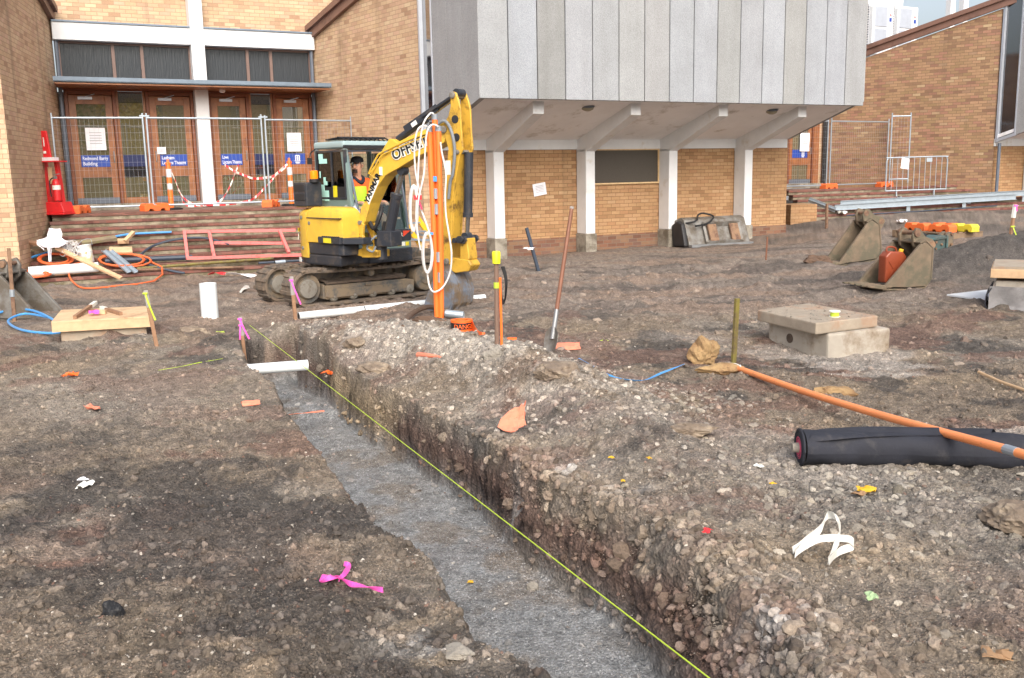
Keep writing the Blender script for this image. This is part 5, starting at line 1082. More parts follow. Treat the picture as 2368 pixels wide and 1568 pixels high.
tape([b2+ZD*1.0, q(1400, 960), q(1290, 1060), q(1200, 1080), q(1040, 1095), q(900, 1050), q(780, 1000), q(650, 915)], 'red and white tape drooping from the right bollard to the door sign')
tape([b2+ZD*.98, q(1330, 1040), q(1260, 1120), q(1150, 1240), q(1020, 1360), q(880, 1405), q(620, 1435), q(380, 1440), q(140, 1438), q(60, 1260), q(10, 1140), b1+ZD*1.02], 'long red and white tape looping low across the landing between both bollards')
tape([q(830, 915), q(780, 1040), q(720, 1190), q(620, 1360), q(500, 1420), q(300, 1440), q(150, 1380), q(40, 1240)], 'red and white tape crossing in an X before the middle doors')
# ------------------------------------------------------------------ fire point stand
fb = on_n(*cH(400, 1480), 3.0); fb.z = zt
ft = thing('fire_stand', fb, 'red fire point stand with signs and shelf at the top of the left steps', 'fire stand')
fx, fy = Vector((.98, -.18, 0)), Vector((.18, .98, 0))
def FP(a, b, z): return fb+fx*a+fy*b+ZD*z
m = MB(); m.box(FP(.0, .0, .02), (.62, .5, .04), (fx, fy, ZD)); m.prism([FP(-.22, -.2, .04), FP(.30, -.2, .04), FP(.24, -.2, .26), FP(-.16, -.2, .26)], fy*.36); m.build('base', 'fire_red', ft, bevel=.01, seg=1)
m = MB(); m.beam(FP(-.14, .05, .04), FP(-.26, .05, 1.25), .16, .08); m.beam(FP(.12, .05, .2), FP(.06, .05, 1.1), .10, .06); m.build('post', 'fire_red', ft)
m = MB(); m.prism([FP(-.40, .0, 1.12), FP(-.02, .0, 1.12), FP(-.08, .0, 1.70), FP(-.44, .0, 1.72)], fy*.05); bo = m.build('sign_board', 'fire_red', ft, bevel=.008, seg=1)
m = MB(); m.prism([FP(-.32, -.006, 1.18), FP(-.20, -.006, 1.18), FP(-.25, -.006, 1.62), FP(-.36, -.006, 1.63)], fy*.004); m.build('sign_face', 'sticker_white', bo)
m = MB(); m.prism([FP(-.315, -.011, 1.25), FP(-.215, -.011, 1.25), FP(-.225, -.011, 1.42), FP(-.33, -.011, 1.42)], fy*.004); m.build('sign_face', 'sign_green', bo)
m = MB(); m.box(FP(-.27, -.014, 1.335), (.055, .004, .018), (fx, fy, ZD)); m.box(FP(-.27, -.0135, 1.335), (.018, .003, .055), (fx, fy, ZD)); m.build('sign_symbol', 'sticker_white', bo)
m = MB(); m.box(FP(-.145, -.008, 1.48), (.02, .004, .18), (fx, fy, ZD)); m.box(FP(-.145, -.008, 1.27), (.06, .004, .05), (fx, fy, ZD)); m.build('sign_symbol', 'sticker_white', bo)
m = MB(); m.box(FP(.02, -.05, 1.08), (.5, .3, .025), (fx, fy, ZD)); sh_ = m.build('shelf', 'fire_red', ft)
m = MB(); m.box(FP(-.03, -.06, 1.13), (.34, .16, .07), (fx, fy, ZD)); T('paper_box', m, 'white_paint', 'white box lying on the shelf of the red fire stand', 'box')
m = MB(); m.box(FP(-.06, -.02, .80), (.09, .01, .34), (fx, fy, ZD)); m.build('tag', 'raw_timber', ft)
ex_b = FP(.12, -.12, .27); te = thing('fire_extinguisher', ex_b, 'red fire extinguisher with white label standing on the fire stand base', 'extinguisher')
m = MB(); m.lathe([(.05, 0), (.075, .02), (.078, .36), (.06, .43), (.025, .46)], ex_b, n=18); m.build('cylinder', 'fire_red', te, smooth=True)
m = MB(); m.lathe([(.080, .24), (.080, .33)], ex_b, n=18); m.build('label_band', 'sticker_white', te)
m = MB(); m.box(ex_b+ZD*.49, (.05, .05, .06), (fx, fy, ZD)); m.beam(ex_b+ZD*.54-fx*.02, ex_b+ZD*.56+fx*.10, .03, .015); m.build('valve', 'steel_dull', te)
m = MB(); m.tube(spline([ex_b+ZD*.49, ex_b-fx*.1-fy*.05+ZD*.42, ex_b-fx*.10-fy*.05+ZD*.1], 5), .012); m.build('hose', 'rubber_black', te)
# ------------------------------------------------------------------ papers
def paper(p, w, h, label, ex=UD, n=ND, tilt=0.0, mat='paper'):
    ex2 = (ex*math.cos(tilt)+ZD*math.sin(tilt)); ey = (ZD*math.cos(tilt)-ex*math.sin(tilt)); m = MB(); rows = [[p+ex2*(w*(i/4-.5))+ey*(h*(j/4-.5))-n*(.004+.01*abs(math.sin(i*1.3+j))) for i in range(5)] for j in range(5)]; m.sheet(rows, .003)
    o = T('paper_notice', m, mat, label, 'paper', 'paper notices'); k = MB()
    for j in range(5): k.box(p+ey*(h*(.28-.12*j))-n*.019, (w*.62, .002, h*.025), (ex2, n, ey))
    k.build('print', 'ink_grey', o); return o
paper(on_n(1247, 438, .36), .34, .28, 'crumpled white paper stuck on the brick wall between the first two columns', tilt=.15)
paper(on_n(*cH(667, 970), NF-.06), .42, .5, 'plain white paper taped inside the leftmost door pane'); paper(on_n(*cE(1557, 618), NF-.06), .36, .46, 'plain white paper on the door nearest the excavator cab'); paper(on_n(*cH(1125, 1050), NF-.06), .2, .16, 'small white notice low on the second door pane'); paper(on_n(*cB(282, 355), NF-.06), .42, .6, 'white paper on the far right door above the blue sign')
# ------------------------------------------------------------------ crowd barrier and steel rails on the right steps
zb_ = ZPR-RIS*2
qb0 = RS0+RF*(TRE*1.6)
qa, qc = on_plane(*cB(1050, 820), qb0, RF), on_plane(*cB(1625, 800), qb0, RF); qd = qc-qa; ua, ub = 0.0, 1.0; qlen = qd.length
qb = thing('crowd_barrier', qa+qd/2, 'galvanised crowd control barrier with rounded corners on the far right steps', 'barrier')
qh = (on_plane(*cB(1340, 497), qb0, RF)-on_plane(*cB(1340, 810), qb0, RF)).z; z0, z1 = 0.0, qh; cbz = -.2
class _U: pass
def QB(u_, z_): return qa+qd*u_+ZD*z_
m = MB(); m.tube(spline([QB(ua, z0), QB(ua, z0+.5), QB(ua, z1-.14), QB(ua+.02, z1-.03), QB(ua+.07, z1), QB(ub-.07, z1), QB(ub-.02, z1-.03), QB(ub, z1-.14), QB(ub, z0+.5), QB(ub, z0)], 5)+[QB(ub, z0), QB(ua, z0)], .02); m.build('frame', 'galv', qb, smooth=True)
nb = 11
for k in range(1, nb): uu = lerp(ua, ub, k/nb); m = MB(); m.tube([QB(uu, z0), QB(uu, z1)], .009, 6); m.build('bar', 'galv', qb)
for uu in (lerp(ua, ub, .18), lerp(ua, ub, .8)): m = MB(); m.beam(QB(uu, z0), QB(uu, cbz), .03, .06); m.beam(QB(uu, cbz+.02)-RF*.28, QB(uu, cbz+.02)+RF*.28, .05, .03); m.build('foot', 'galv', qb)
m = MB(); m.box(QB(lerp(ua, ub, .70), z1-.09), (.18, .01, .12), (RE, RF, ZD)); m.build('plate', 'galv', qb)
paper(QB(lerp(ua, ub, .29), z1-.18)+RF*.03, .34, .32, 'white notice in a plastic sleeve hung on the crowd barrier', tilt=-.12)
def rail(p0, p1, label, tabs, h=.16):
    t = thing('steel_rail', (p0+p1)/2, label, 'steel rail', 'galvanised rails on the steps'); d = (p1-p0).normalized(); s = d.cross(ZD).normalized()
    m = MB(); m.prism([p0+s*x+ZD*z for x, z in [(-.06, 0), (.0, 0), (.0, .012), (-.045, .012), (-.045, h-.012), (.0, h-.012), (.0, h), (-.06, h)]], p1-p0); m.build('channel', 'galv', t)
    for f in tabs: c = p0+(p1-p0)*f; m = MB(); m.box(c-s*.065-ZD*.06+s*.0, (.12, .012, .34), (d, s, ZD)); m.build('bracket', 'galv', t)
r0, r1 = on_slR(*cB(575, 1005), .10), on_slR(*cB(2300, 900), .14); rail(r0, r1, 'front galvanised steel rail with bent end lying along the far right steps', (.40, .71))
r0b, r1b = on_slR(*cB(630, 965), .10), on_slR(*cB(2420, 860), .14); rail(r0b, r1b, 'rear galvanised steel rail lying just behind another along the far right steps', (.385, .68, .98))
m = MB(); e0, e1 = on_slR(*cB(325, 900), .14), on_slR(*cB(575, 1000), .12); m.beam(e0, e1, .02, .15); m.beam(e0+ZD*.0, e1+ZD*.0-ND*.05, .10, .015); T('steel_angle', m, 'galv', 'short galvanised angle jutting left from the rail ends', 'steel rail')
m = MB(); m.tube([on_slR(*cB(680, 1052), .03), on_slR(*cB(1400, 1010), .03), on_slR(*cB(2110, 960), .03)], .02); T('steel_bar', m, 'cable_black', 'thin dark steel bar lying on the lowest far right step', 'bar')
def litter(px, mat, label, cat='litter', s=.12, seed=1, up=.0, on=None, grp=None, name='litter'):
    g = random.Random(seed); c = on if on is not None else hit(*px); rows = []; a0 = g.random()*6; ex, ey = Vector((math.cos(a0), math.sin(a0), 0)), Vector((-math.sin(a0), math.cos(a0), 0))
    for i in range(5): rows.append([c+ex*s*(i/4-.5)*(.7+.5*g.random())+ey*s*.8*(j/4-.5)*(.6+.5*g.random())+ZD*(.012+up+s*.28*g.random()) for j in range(5)])
    m = MB(); m.sheet(rows, .003); return T(name, m, mat, label, cat, grp)
litter(None, 'sticker_white', 'white and pink torn scrap on the lowest far right step', s=.35, seed=3, on=on_slR(*cB(640, 1042), .0)); litter(cC(1200, 125), 'white_sheet', 'crumpled white paper left of the pallet of fence feet', s=.32, seed=4)
# ------------------------------------------------------------------ pallet with spare feet
pz = hit(*cC(1600, 285)); pa = hit(*cC(1108, 262)); pb_ = hit(*cC(1610, 290)); pd = (pb_-pa); pd.z = 0; pd.normalize(); ps = Vector((-pd.y, pd.x, 0)); LP = (pb_-pa).length*1.0
pt = thing('pallet', (pa+pb_)/2, 'weathered timber pallet carrying orange and yellow fence feet', 'pallet'); zg = max(pa.z, pb_.z, gz(pa.x-.2, pa.y+.9), gz(pb_.x, pb_.y+.9))-.03
def PP(a, b, z): p = pa+pd*a+ps*b; p.z = zg+z; return p
for k in range(6): m = MB(); m.box(PP(LP/2, .08+.2*k, .155), (LP, .13, .025), (pd, ps, ZD)); m.build('deck_board', 'pallet_wood', pt)
for k in range(3): m = MB(); m.box(PP(.06+(LP-.12)*k/2, .58, .08), (.1, 1.15, .12), (pd, ps, ZD)); m.build('bearer', 'pallet_wood', pt)
for k in range(2): m = MB(); m.box(PP(LP/2, .1+.95*k, .012), (LP, .12, .022), (pd, ps, ZD)); m.build('bottom_board', 'pallet_wood', pt)
ap = math.atan2(pd.y, pd.x)
for (f, b, z, mt, l_) in [(.32, .35, .168, 'orange_plastic', 'orange fence foot at the left end of the pallet'), (.62, .75, .168, 'orange_plastic', 'orange fence foot lying at the back of the pallet stack'), (.86, .3, .168, 'orange_plastic', 'orange fence foot at the front right of the pallet'), (1.02, .72, .168, 'yellow_plastic', 'yellow fence foot behind the orange ones on the pallet')]:
    foot(PP(f*LP*.9, b, z), ap+.05*b, l_, 'fence feet stacked on the pallet', mt, h=.17)
# ------------------------------------------------------------------ loose excavator buckets
SIDE = [(.40, .02), (.05, .0), (-.22, .0), (-.30, .10), (-.30, .50), (-.20, .58), (-.10, .54), (.30, .13)]
def loose_bucket(c, yaw, sc_, wd, label, mat, tilt=0.0, teeth=True):
    c = Vector(c); ex = Vector((math.cos(yaw), math.sin(yaw), 0)); ey = Vector((-ex.y, ex.x, 0)); ct, st = math.cos(tilt), math.sin(tilt)
    t = thing('bucket', c, label, 'bucket', 'loose excavator buckets')
    def L(s, w, z): return c+(ex*(s*ct-z*st)+ZD*(s*st+z*ct))*sc_+ey*w
    for w0, nm in ((-wd/2, 0), (wd/2-.03, 1)):
        m = MB(); m.prism([L(s, w0, z) for s, z in SIDE], ey*.03); o = m.build('side_plate', mat, t, bevel=.006, seg=1)
        m = MB(); m.prism([L(s, w0-.012, z) for s, z in [(.42, .01), (.30, .01), (-.16, .50), (-.12, .56)]], ey*.05); m.build('cutter_edge', mat, o, bevel=.004, seg=1)
    shell = [(.42, .0), (.05, -.02), (-.22, -.01), (-.31, .10), (-.31, .50), (-.21, .59), (-.12, .56)]
    m = MB(); m.sheet([[L(s, -wd/2+.01+(wd-.02)*k/4, z) for k in range(5)] for s, z in shell], .022); m.build('shell', mat, t)
    for w0 in (-wd*.28, wd*.18):
        m = MB(); m.prism([L(s, w0, z) for s, z in [(-.12, .52), (-.10, .66), (-.155, .76), (-.22, .74), (-.30, .64), (-.42, .60), (-.47, .53), (-.42, .44), (-.30, .36)]], ey*.05); m.build('ear', mat, t, bevel=.008, seg=1)
    for s, z in ((-.16, .69), (-.40, .53)): m = MB(); m.lathe([(.03, -wd*.34), (.05, -wd*.33), (.05, -wd*.25), (.03, -wd*.24), (.03, wd*.24), (.05, wd*.25), (.05, wd*.30)], L(s, 0, z), axis=ey, n=14); m.build('pin', 'rust_steel', t); m = MB()
    if teeth:
        for k in range(5): w0 = -wd/2+.02+k*(wd-.08)/4; m = MB(); m.prism([L(.36, w0, .045), L(.66, w0+.01, .05), L(.66, w0+.01, .03), L(.36, w0, -.02)], ey*.055); m.build('tooth', mat, t, bevel=.005, seg=1)
    return L
bc = hit(*cC(1000, 800)); bc2 = bc+Vector((.34, .28, .09))
Lb = loose_bucket(bc2, math.radians(196), 1.08, .62, 'muddy toothed bucket holding a red jerry can, in front of the dark mound', 'old_bucket')
jc = Lb(.12, .05, .05); jt = thing('jerry_can', jc, 'red brown metal jerry can standing inside the front bucket', 'jerry can')
jx = Vector((.96, .28, 0)); jy = Vector((-.28, .96, 0))
def JP(a, b, z): return jc+jx*a+jy*b+ZD*z
m = MB(); m.prism([JP(s, -.085, z) for s, z in [(-.17, 0), (.17, 0), (.175, .36), (.12, .43), (-.10, .45), (-.175, .38)]], jy*.17); o = m.build('body', 'jerry_red', jt, bevel=.025, seg=3, smooth=True)
m = MB(); 
for a, b in (((-.12, .06), (-.03, .18)), ((.12, .06), (.03, .18)), ((-.12, .31), (-.03, .19)), ((.12, .31), (.03, .19))): m.beam(JP(a[0], -.087, a[1]), JP(b[0], -.087, b[1]), .012, .02)
m.build('embossed_cross', 'jerry_red', o)
m = MB(); m.tube(spline([JP(-.11, 0, .44), JP(-.09, 0, .50), JP(.03, 0, .49), JP(.06, 0, .43)], 5), .014); m.build('handle', 'jerry_red', jt, smooth=True)
m = MB(); m.lathe([(.03, 0), (.034, .03), (.03, .05)], JP(.13, 0, .42), axis=(.3, 0, 1), n=14); m.build('cap', 'leaf_yellow', jt)
bb_ = hit(*cC(700, 515)); Lc = loose_bucket(bb_+Vector((.25, .35, .04)), math.radians(192), 1.22, .5, 'brown digging bucket with clump of earth on its lip, behind the jerry can', 'old_bucket', tilt=-.12)
lb = hit(70, 738); Ld = loose_bucket(lb+Vector((-.22, .32, .0)), math.radians(-12), 1.1, .55, 'dark grey bucket beside the plywood pit cover at the left edge', 'grey_bucket', tilt=-.02)
# hydraulic breaker attachment in teal
hb_ = hit(*cC(1290, 470))+Vector((.32, .12, .03)); hbt = thing('breaker_attachment', hb_, 'teal steel breaker attachment lying in front of the pallet', 'attachment')
hx = Vector((.93, .36, 0)); hy = Vector((-.36, .93, 0))
def HB(a, b, z): return hb_+(hx*a+hy*b+ZD*z)*.66
m = MB(); m.prism([HB(s, -.16, z) for s, z in [(-.85, .05), (-.82, .24), (-.45, .42), (.40, .52), (.50, .46), (.50, .0), (.38, .0), (.30, .06), (-.60, .04)]], hy*.34); o = m.build('housing', 'teal_paint', hbt, bevel=.012, seg=1)
m = MB(); m.beam(HB(-.2, -.175, .42), HB(.42, -.175, .47), .03, .03); m.beam(HB(-.2, -.175, .10), HB(.42, -.175, .08), .03, .03); m.beam(HB(.44, -.175, .0), HB(.44, -.175, .52), .03, .05); m.build('flange', 'teal_paint', o)
m = MB()
for a, z in ((.1, .36), (.1, .2), (.28, .3), (-.3, .24)): m.lathe([(.018, -.015), (.018, .02)], HB(a, -.175, z), axis=hy, n=10)
m.build('bolt', 'rust_steel', o)
m = MB(); m.prism([HB(s, -.10, z) for s, z in [(.45, .02), (.62, .10), (.74, .34), (.74, .56), (.62, .60), (.50, .50)]], hy*.05); m.prism([HB(s, .10, z) for s, z in [(.45, .02), (.62, .10), (.74, .34), (.74, .56), (.62, .60), (.50, .50)]], hy*.05); m.build('mounting_ear', 'track_steel', hbt)
for z_, r_ in ((.54, .026), (.28, .02)): m = MB(); m.tube([HB(.66, -.14, z_), HB(.66, .18, z_)], r_); m.build('pin', 'rust_steel', hbt)
tm = text_mb('CF', .11, HB(.02, -.185, .17), ZD, -hx, .006); tm.build('lettering', 'sticker_yellow', hbt)
m = MB(); m.tube(spline([HB(-.5, 0, .40), HB(-.42, 0, .54), HB(-.25, 0, .58), HB(-.1, 0, .50)], 6), .03); m.tube(spline([HB(-.46, .08, .40), HB(-.36, .08, .56), HB(-.2, .08, .6), HB(-.0, .08, .52)], 6), .025); m.build('hose', 'rubber_black', hbt)
m = MB(); m.box(HB(-.98, 0, .12), (.20, .16, .13), (hx, hy, ZD)); m.build('tool_holder', 'teal_paint', hbt, bevel=.02)
# skid-steer sweeper box against the fourth column
sx = on_n(1585, 562, -.35); sx = hit(1590, 575)+Vector((.0, .25, 0)); st_ = thing('skid_bucket', sx, 'grey steel loader bucket tipped up against the third bay of the brick wall', 'loader bucket')
kx = (Vector((.9, .43, 0))).normalized(); ky = Vector((-kx.y, kx.x, 0))
def SX(a, b, z): return sx+kx*a+ky*b+ZD*(z+.0)
LW = 1.95
m = MB(); m.prism([SX(.12, b, z) for b, z in [(0, .0), (.62, .0), (.66, .62), (.40, .70), (.26, .64)]], kx*(LW-.12)); m.build('body', 'grey_bucket', st_, bevel=.02, seg=2)
m = MB(); m.prism([SX(.0, b, z) for b, z in [(.05, .02), (.55, .0), (.62, .5), (.4, .62), (.2, .55)]], kx*.12); m.build('end_plate', 'cab_dark', st_, bevel=.04, seg=2)
fr_n = Vector((0, 0, 0))
def FS(a, t, out=.0): # on the sloping front face
    return SX(a, .0+.26*t-out*.93, .0+.64*t+out*.36)
m = MB()
for (a0, t0, a1, t1) in ((.6, .80, 1.7, .80), (.6, .12, 1.7, .12), (.62, .12, .62, .80), (1.68, .12, 1.68, .80)): m.beam(FS(a0, t0, .03), FS(a1, t1, .03), .06, .10, up=(0, -.4, .9))
m.build('mounting_frame', 'grey_bucket', st_)
for a0 in (.72, 1.38): m = MB(); m.prism([FS(a0, .15, .02), FS(a0+.26, .15, .02), FS(a0+.26, .78, .02), FS(a0, .78, .02)], (FS(0, 0, .06)-FS(0, 0, 0))); m.build('mounting_plate', 'rust_steel', st_, bevel=.01, seg=1)
m = MB(); m.beam(SX(.1, -.05, .03), SX(LW, -.05, .03), .12, .06); m.build('cutting_edge', 'steel_dull', st_)
m = MB(); m.tube(spline([SX(.1, .3, .55), SX(.35, .1, .62), SX(.6, .35, .74), (SX(.8, .4, .78)), SX(.95, .2, .70), SX(.7, .1, .55), SX(.3, .05, .5)], 6), .022); m.build('hose', 'rubber_black', st_, smooth=True)
# ------------------------------------------------------------------ concrete pits
zc0, zc1, zc2 = .02, .29, .405
pp = [at_z(x, y, z) for x, y, z in [(1913, 834.5, zc0), (2056, 819, zc0)]]
cF_, cR_ = pp; cF_.z = cR_.z = 0; cLf = at_z(1775, 801, zc0); cLf.z = 0; cBk = cLf+(cR_-cF_)
pit = thing('concrete_pit', (cF_+cBk)/2, 'square concrete pit standing proud of the earth under a thick slab lid', 'pit')
m = MB(); cen = (cF_+cBk)/2; m.prism([p+ZD*-.25 for p in (cF_, cR_, cBk, cLf)], ZD*(zc1+.25)); pbd = m.build('pit_wall', 'concrete_new', pit, bevel=.025, seg=2)
fdir = (cLf-cF_).normalized(); fnn = (cR_-cF_).normalized(); hc_ = at_z(1787, 780, .13)
m = MB(); mm = cF_+(cLf-cF_)*.62+ZD*.16; m.lathe([(.05, -.004), (.05, .006)], mm-fnn*.0, axis=-fnn, n=14); m.build('pipe_hole', 'mud', pbd)
m = MB(); lid_p = [at_z(x, y, zc2) for x, y in ((1750.7, 717.8), (1885.7, 748.2), (2029.6, 730.7), (1869.5, 701.5))]; m.prism([Vector((p.x, p.y, zc1+.004)) for p in lid_p], ZD*(zc2-zc1)); T('pit_slab', m, 'concrete_lid', 'thick square concrete lid strewn with grit on the right hand pit', 'slab', bevel=.015, seg=2)
lid_o = bpy.data.objects['pit_slab']; m = MB(); g = random.Random(4)
for _ in range(260):
    a_, b_ = g.random(), g.random(); p = lid_p[0].lerp(lid_p[1], a_).lerp(lid_p[3].lerp(lid_p[2], a_), b_); p.z = zc2+.004; s = g.uniform(.004, .014)*(1.6 if g.random() < .08 else 1); m.add([p+Vector((g.uniform(-1, 1), g.uniform(-1, 1), g.uniform(-.2, .9)))*s for _ in range(4)], [(0, 1, 2), (0, 1, 3), (1, 2, 3), (0, 2, 3)])
tag(m.build('grit', 'rock_grey', lid_o), None, None, kind='stuff')
sp_b = at_z(*cG(1052, 668), zc2+.0); sp_b.z = zc2; spt = thing('string_spool', sp_b, 'small white spool of yellow string on the concrete lid', 'spool')
m = MB(); m.lathe([(.05, .05), (.056, .055), (.056, .065), (.03, .066)], sp_b, n=18); m.lathe([(.056, .0), (.056, .008)], sp_b, n=18); m.build('spool_body', 'sticker_white', spt); m = MB(); m.lathe([(.042, .008), (.044, .05)], sp_b, n=18); m.build('string', 'neon_yellow', spt)
# plywood covered pit on the left
zq0, zq1 = .16, .29
tp = [at_z(*cF(x, y), zq1) for x, y in ((405, 862), (1205, 818), (1172, 740), (482, 770))]; tp = [Vector((p.x, p.y, 0)) for p in tp]
pc = sum(tp, Vector((0, 0, 0)))/4
m = MB(); m.prism([pc+(p-pc)*.86+ZD*(-.25) for p in tp], ZD*(.25+zq0)); T('brick_pit', m, 'concrete_lid', 'low earth covered pit box beneath the plywood cover at left', 'pit', bevel=.03, seg=2)
lt = thing('plywood_cover', pc+ZD*zq0, 'plywood pit cover on a timber frame with offcut pegs on top', 'pit cover')
m = MB(); m.prism([p+ZD*(zq1-.02) for p in tp], ZD*.02); m.build('plywood_sheet', 'plywood', lt)
fr = MB()
for i in range(4):
    a, b = tp[i], tp[(i+1) % 4]; d = (pc-(a+b)/2).normalized()*.03; fr.beam(a+d+ZD*(zq0+.055), b+d+ZD*(zq0+.055), .05, .11)
fr.build('frame', 'raw_timber', lt)
def rod(px0, px1, z0, z1, w, h, mat, name, label, cat, grp=None, tip=None):
    a, b = at_z(*px0, z0), at_z(*px1, z1); t = thing(name, (a+b)/2, label, cat, grp); m = MB(); m.beam(a, b, w, h); m.build('shaft', mat, t)
    if tip: m = MB(); m.beam(a+(b-a)*(1-tip), b+(b-a)*.003, w+.003, h+.003); m.build('painted_tip', 'sticker_white', t)
zt_ = zq1+.022
for i, (p0, p1, l_) in enumerate([((590, 828), (755, 712), 'longest pointed survey peg with white tip on the plywood cover'), ((700, 770), (810, 790), 'middle survey peg with white end lying flat on the plywood cover'), ((955, 800), (800, 752), 'right survey peg with white end lying on the plywood cover')]): rod(cF(*p0), cF(*p1), zt_, zt_+(.05 if i == 0 else 0), .04, .04, 'stake_timber', 'survey_peg', l_, 'peg', 'survey pegs on the plywood cover', .25)
litter(None, 'pink_tape', 'scrap of pink ribbon among the pegs on the plywood cover', 'ribbon', .16, 7, on=at_z(*cF(740, 808), zq1+.01))
m = MB(); m.box(at_z(*cF(815, 805), zq1)+ZD*.03, (.07, .06, .05)); T('timber_offcut', m, 'raw_timber', 'small square timber offcut on the plywood cover', 'offcut')
# fabric wrapped pit at the right edge
rz = .10; r_a = at_z(2284, 716, rz); r_b = at_z(2420, 722, rz); rd = (r_b-r_a); rd.z = 0; rd.normalize(); rs = Vector((-rd.y, rd.x, 0)); rt = thing('wrapped_pit', r_a+rd*.5, 'concrete pit draped with grey felt at the right edge of the yard', 'pit')
def RP(a, b, z): p = r_a+rd*a+rs*b; p.z = rz+z; return p
m = MB(); m.prism([RP(0.06, .05, -.2), RP(1.2, .05, -.2), RP(1.2, 1.0, -.2), RP(.06, 1.0, -.2)], ZD*.56); m.build('pit_wall', 'concrete_new', rt, bevel=.02)
rows = [[RP(-.0+.11*j, .02-.03*math.sin(j*1.9+i)-.02*i*.2-(.08 if i == 0 else 0), z) for j in range(12)] for i, z in enumerate((-.04, .05, .14, .22, .29))]
m = MB(); m.sheet(rows, .012); m.build('felt_drape', 'geo_grey', rt, smooth=True)
m = MB(); m.sheet([[RP(.02-.06*math.sin(i*1.1), .0+.2*j, z) for j in range(5)] for i, z in enumerate((-.04, .06, .16, .27))], .012); m.build('felt_drape', 'geotextile', rt, smooth=True)
lw = thing('timber_cover', RP(.6, .5, .36), 'timber framed lid with gravel on top of the felt draped pit', 'lid')
m = MB(); m.prism([RP(.0, -.02, .40), RP(1.3, -.02, .40), RP(1.3, 1.05, .40), RP(.0, 1.05, .40)], ZD*.11); m.build('frame', 'raw_timber', lw, bevel=.006, seg=1); m = MB(); m.prism([RP(.02, .0, .512), RP(1.28, .0, .512), RP(1.28, 1.03, .512), RP(.02, 1.03, .512)], ZD*.03); m.build('gravel_top', 'concrete_lid', lw)
m = MB(); bd_ = [hit(*cC(x, y)) for x, y in ((1632, 838), (2020, 895), (2120, 790), (2020, 792))]; m.prism([p+ZD*.03 for p in bd_], ZD*.02); T('white_board', m, 'white_paint', 'flat white board lying on the earth beside the felt draped pit', 'board')
m = MB(); m.tube([hit(*cC(1880, 905))+ZD*.03, hit(*cC(1985, 888))+ZD*.03], .02); T('conduit_offcut', m, 'conduit_orange', 'short orange conduit offcut poking out beside the white board', 'conduit')
# ------------------------------------------------------------------ fabric roll and long conduit
ra, rb_ = hit(1862, 1082), hit(2480, 1092); rr = .112; ra = ra+ZD*rr*.9+Vector((0, .08, 0)); rb_ = rb_+ZD*rr*.9+Vector((0, .06, 0)); rax = (rb_-ra).normalized(); rside = rax.cross(ZD).normalized()
rt2 = thing('fabric_roll', ra, 'long roll of black geotextile fabric with pink edging lying on crushed rock', 'fabric roll')
rows = []; 
for i in range(40):
    t = i/39; c = ra+(rb_-ra)*t; row = []
    for k in range(33):
        an = 2*math.pi*k/32; rad = rr*(1+.05*math.sin(5*t*6+an*2)+.05*math.sin(13*t+an*3+1)+.03*math.sin(31*t-an))*(1.06 if t < .03 else 1); rad *= (.97+.10*max(0, math.sin(an+.8)))
        row.append(c+(rside*math.cos(an)+ZD*math.sin(an)*.95)*rad)
    rows.append(row)
m = MB(); m.sheet(rows); m.build('outer_wrap', 'geotextile', rt2, smooth=True)
m = MB(); rows = [[ra+(rb_-ra)*(t+.06*s)+(rside*math.cos(an)+ZD*math.sin(an)*.97)*(rr*1.10+.012*math.sin(8*t+6*s)) for s, an in [(k/6, .55+.95*k/6+1.2*t) for k in range(7)]] for t in [j/15*.7 for j in range(16)]]
m.sheet(rows, .004); m.build('loose_flap', 'geotextile', rt2, smooth=True)
for mt, w, r0 in (('geotextile', .010, 1.0), ('geo_pink', .005, .62), ('geo_pink', .004, .55)):
    m = MB(); sp_ = []
    for k in range(120):
        an = k*2*math.pi/24; rad = rr*r0*(1-k/150*.75); sp_.append(ra-rax*(.012 if mt == 'geotextile' else .017)+(rside*math.cos(an)+ZD*math.sin(an))*rad)
    m.tube(sp_ if r0 != .55 else sp_[60:], w, 6); m.build('rolled_edge', mt, rt2)
m = MB(); m.lathe([(rr*.99, 0), (rr*.98, .004)], ra-rax*.004, axis=rax, n=24); m.build('roll_end', 'cab_dark', rt2); m = MB(); m.lathe([(.028, -.05), (.032, .0), (.03, .05)], ra-rax*.01, axis=rax, n=12); m.build('core', 'rock_grey', rt2)
c0_ = hit(1700, 858)+ZD*.035; c1_ = at_z(2330, 1040, rb_.z*0+ra.z+rr*1.0+.035); cdir = c1_-c0_; c2_ = c0_+cdir*1.35
oc = thing('orange_conduit', c0_, 'long pale orange conduit lying from the concrete pit area across the black fabric roll', 'conduit')
m = MB(); m.tube([c0_+cdir*t+ZD*(-.03*math.sin(math.pi*min(t, 1))) for t in [k/20*1.35 for k in range(21)]], .026, 14); m.build('pipe', 'conduit_pale', oc, smooth=True)
m = MB(); d = cdir.normalized(); m.tube([c0_-d*.10, c0_-d*.02, c0_+d*.06], [.03, .036, .031], 12); m.build('end_tape', 'sticker_white', oc); m = MB(); m.tube([c0_+cdir*.995-ZD*.0, c0_+cdir*1.02], .028, 12); m.build('tape_band', 'duct_tape', oc)
m = MB(); m.tube(spline([c0_+d*.1+ZD*.03, c0_+d*.13+Vector((.0, -.06, .0)), c0_+d*.22+Vector((0, -.08, -.02)), c0_+d*.26+Vector((0, -.05, -.03))], 5), .007); m.build('string_tail', 'sticker_white', oc)
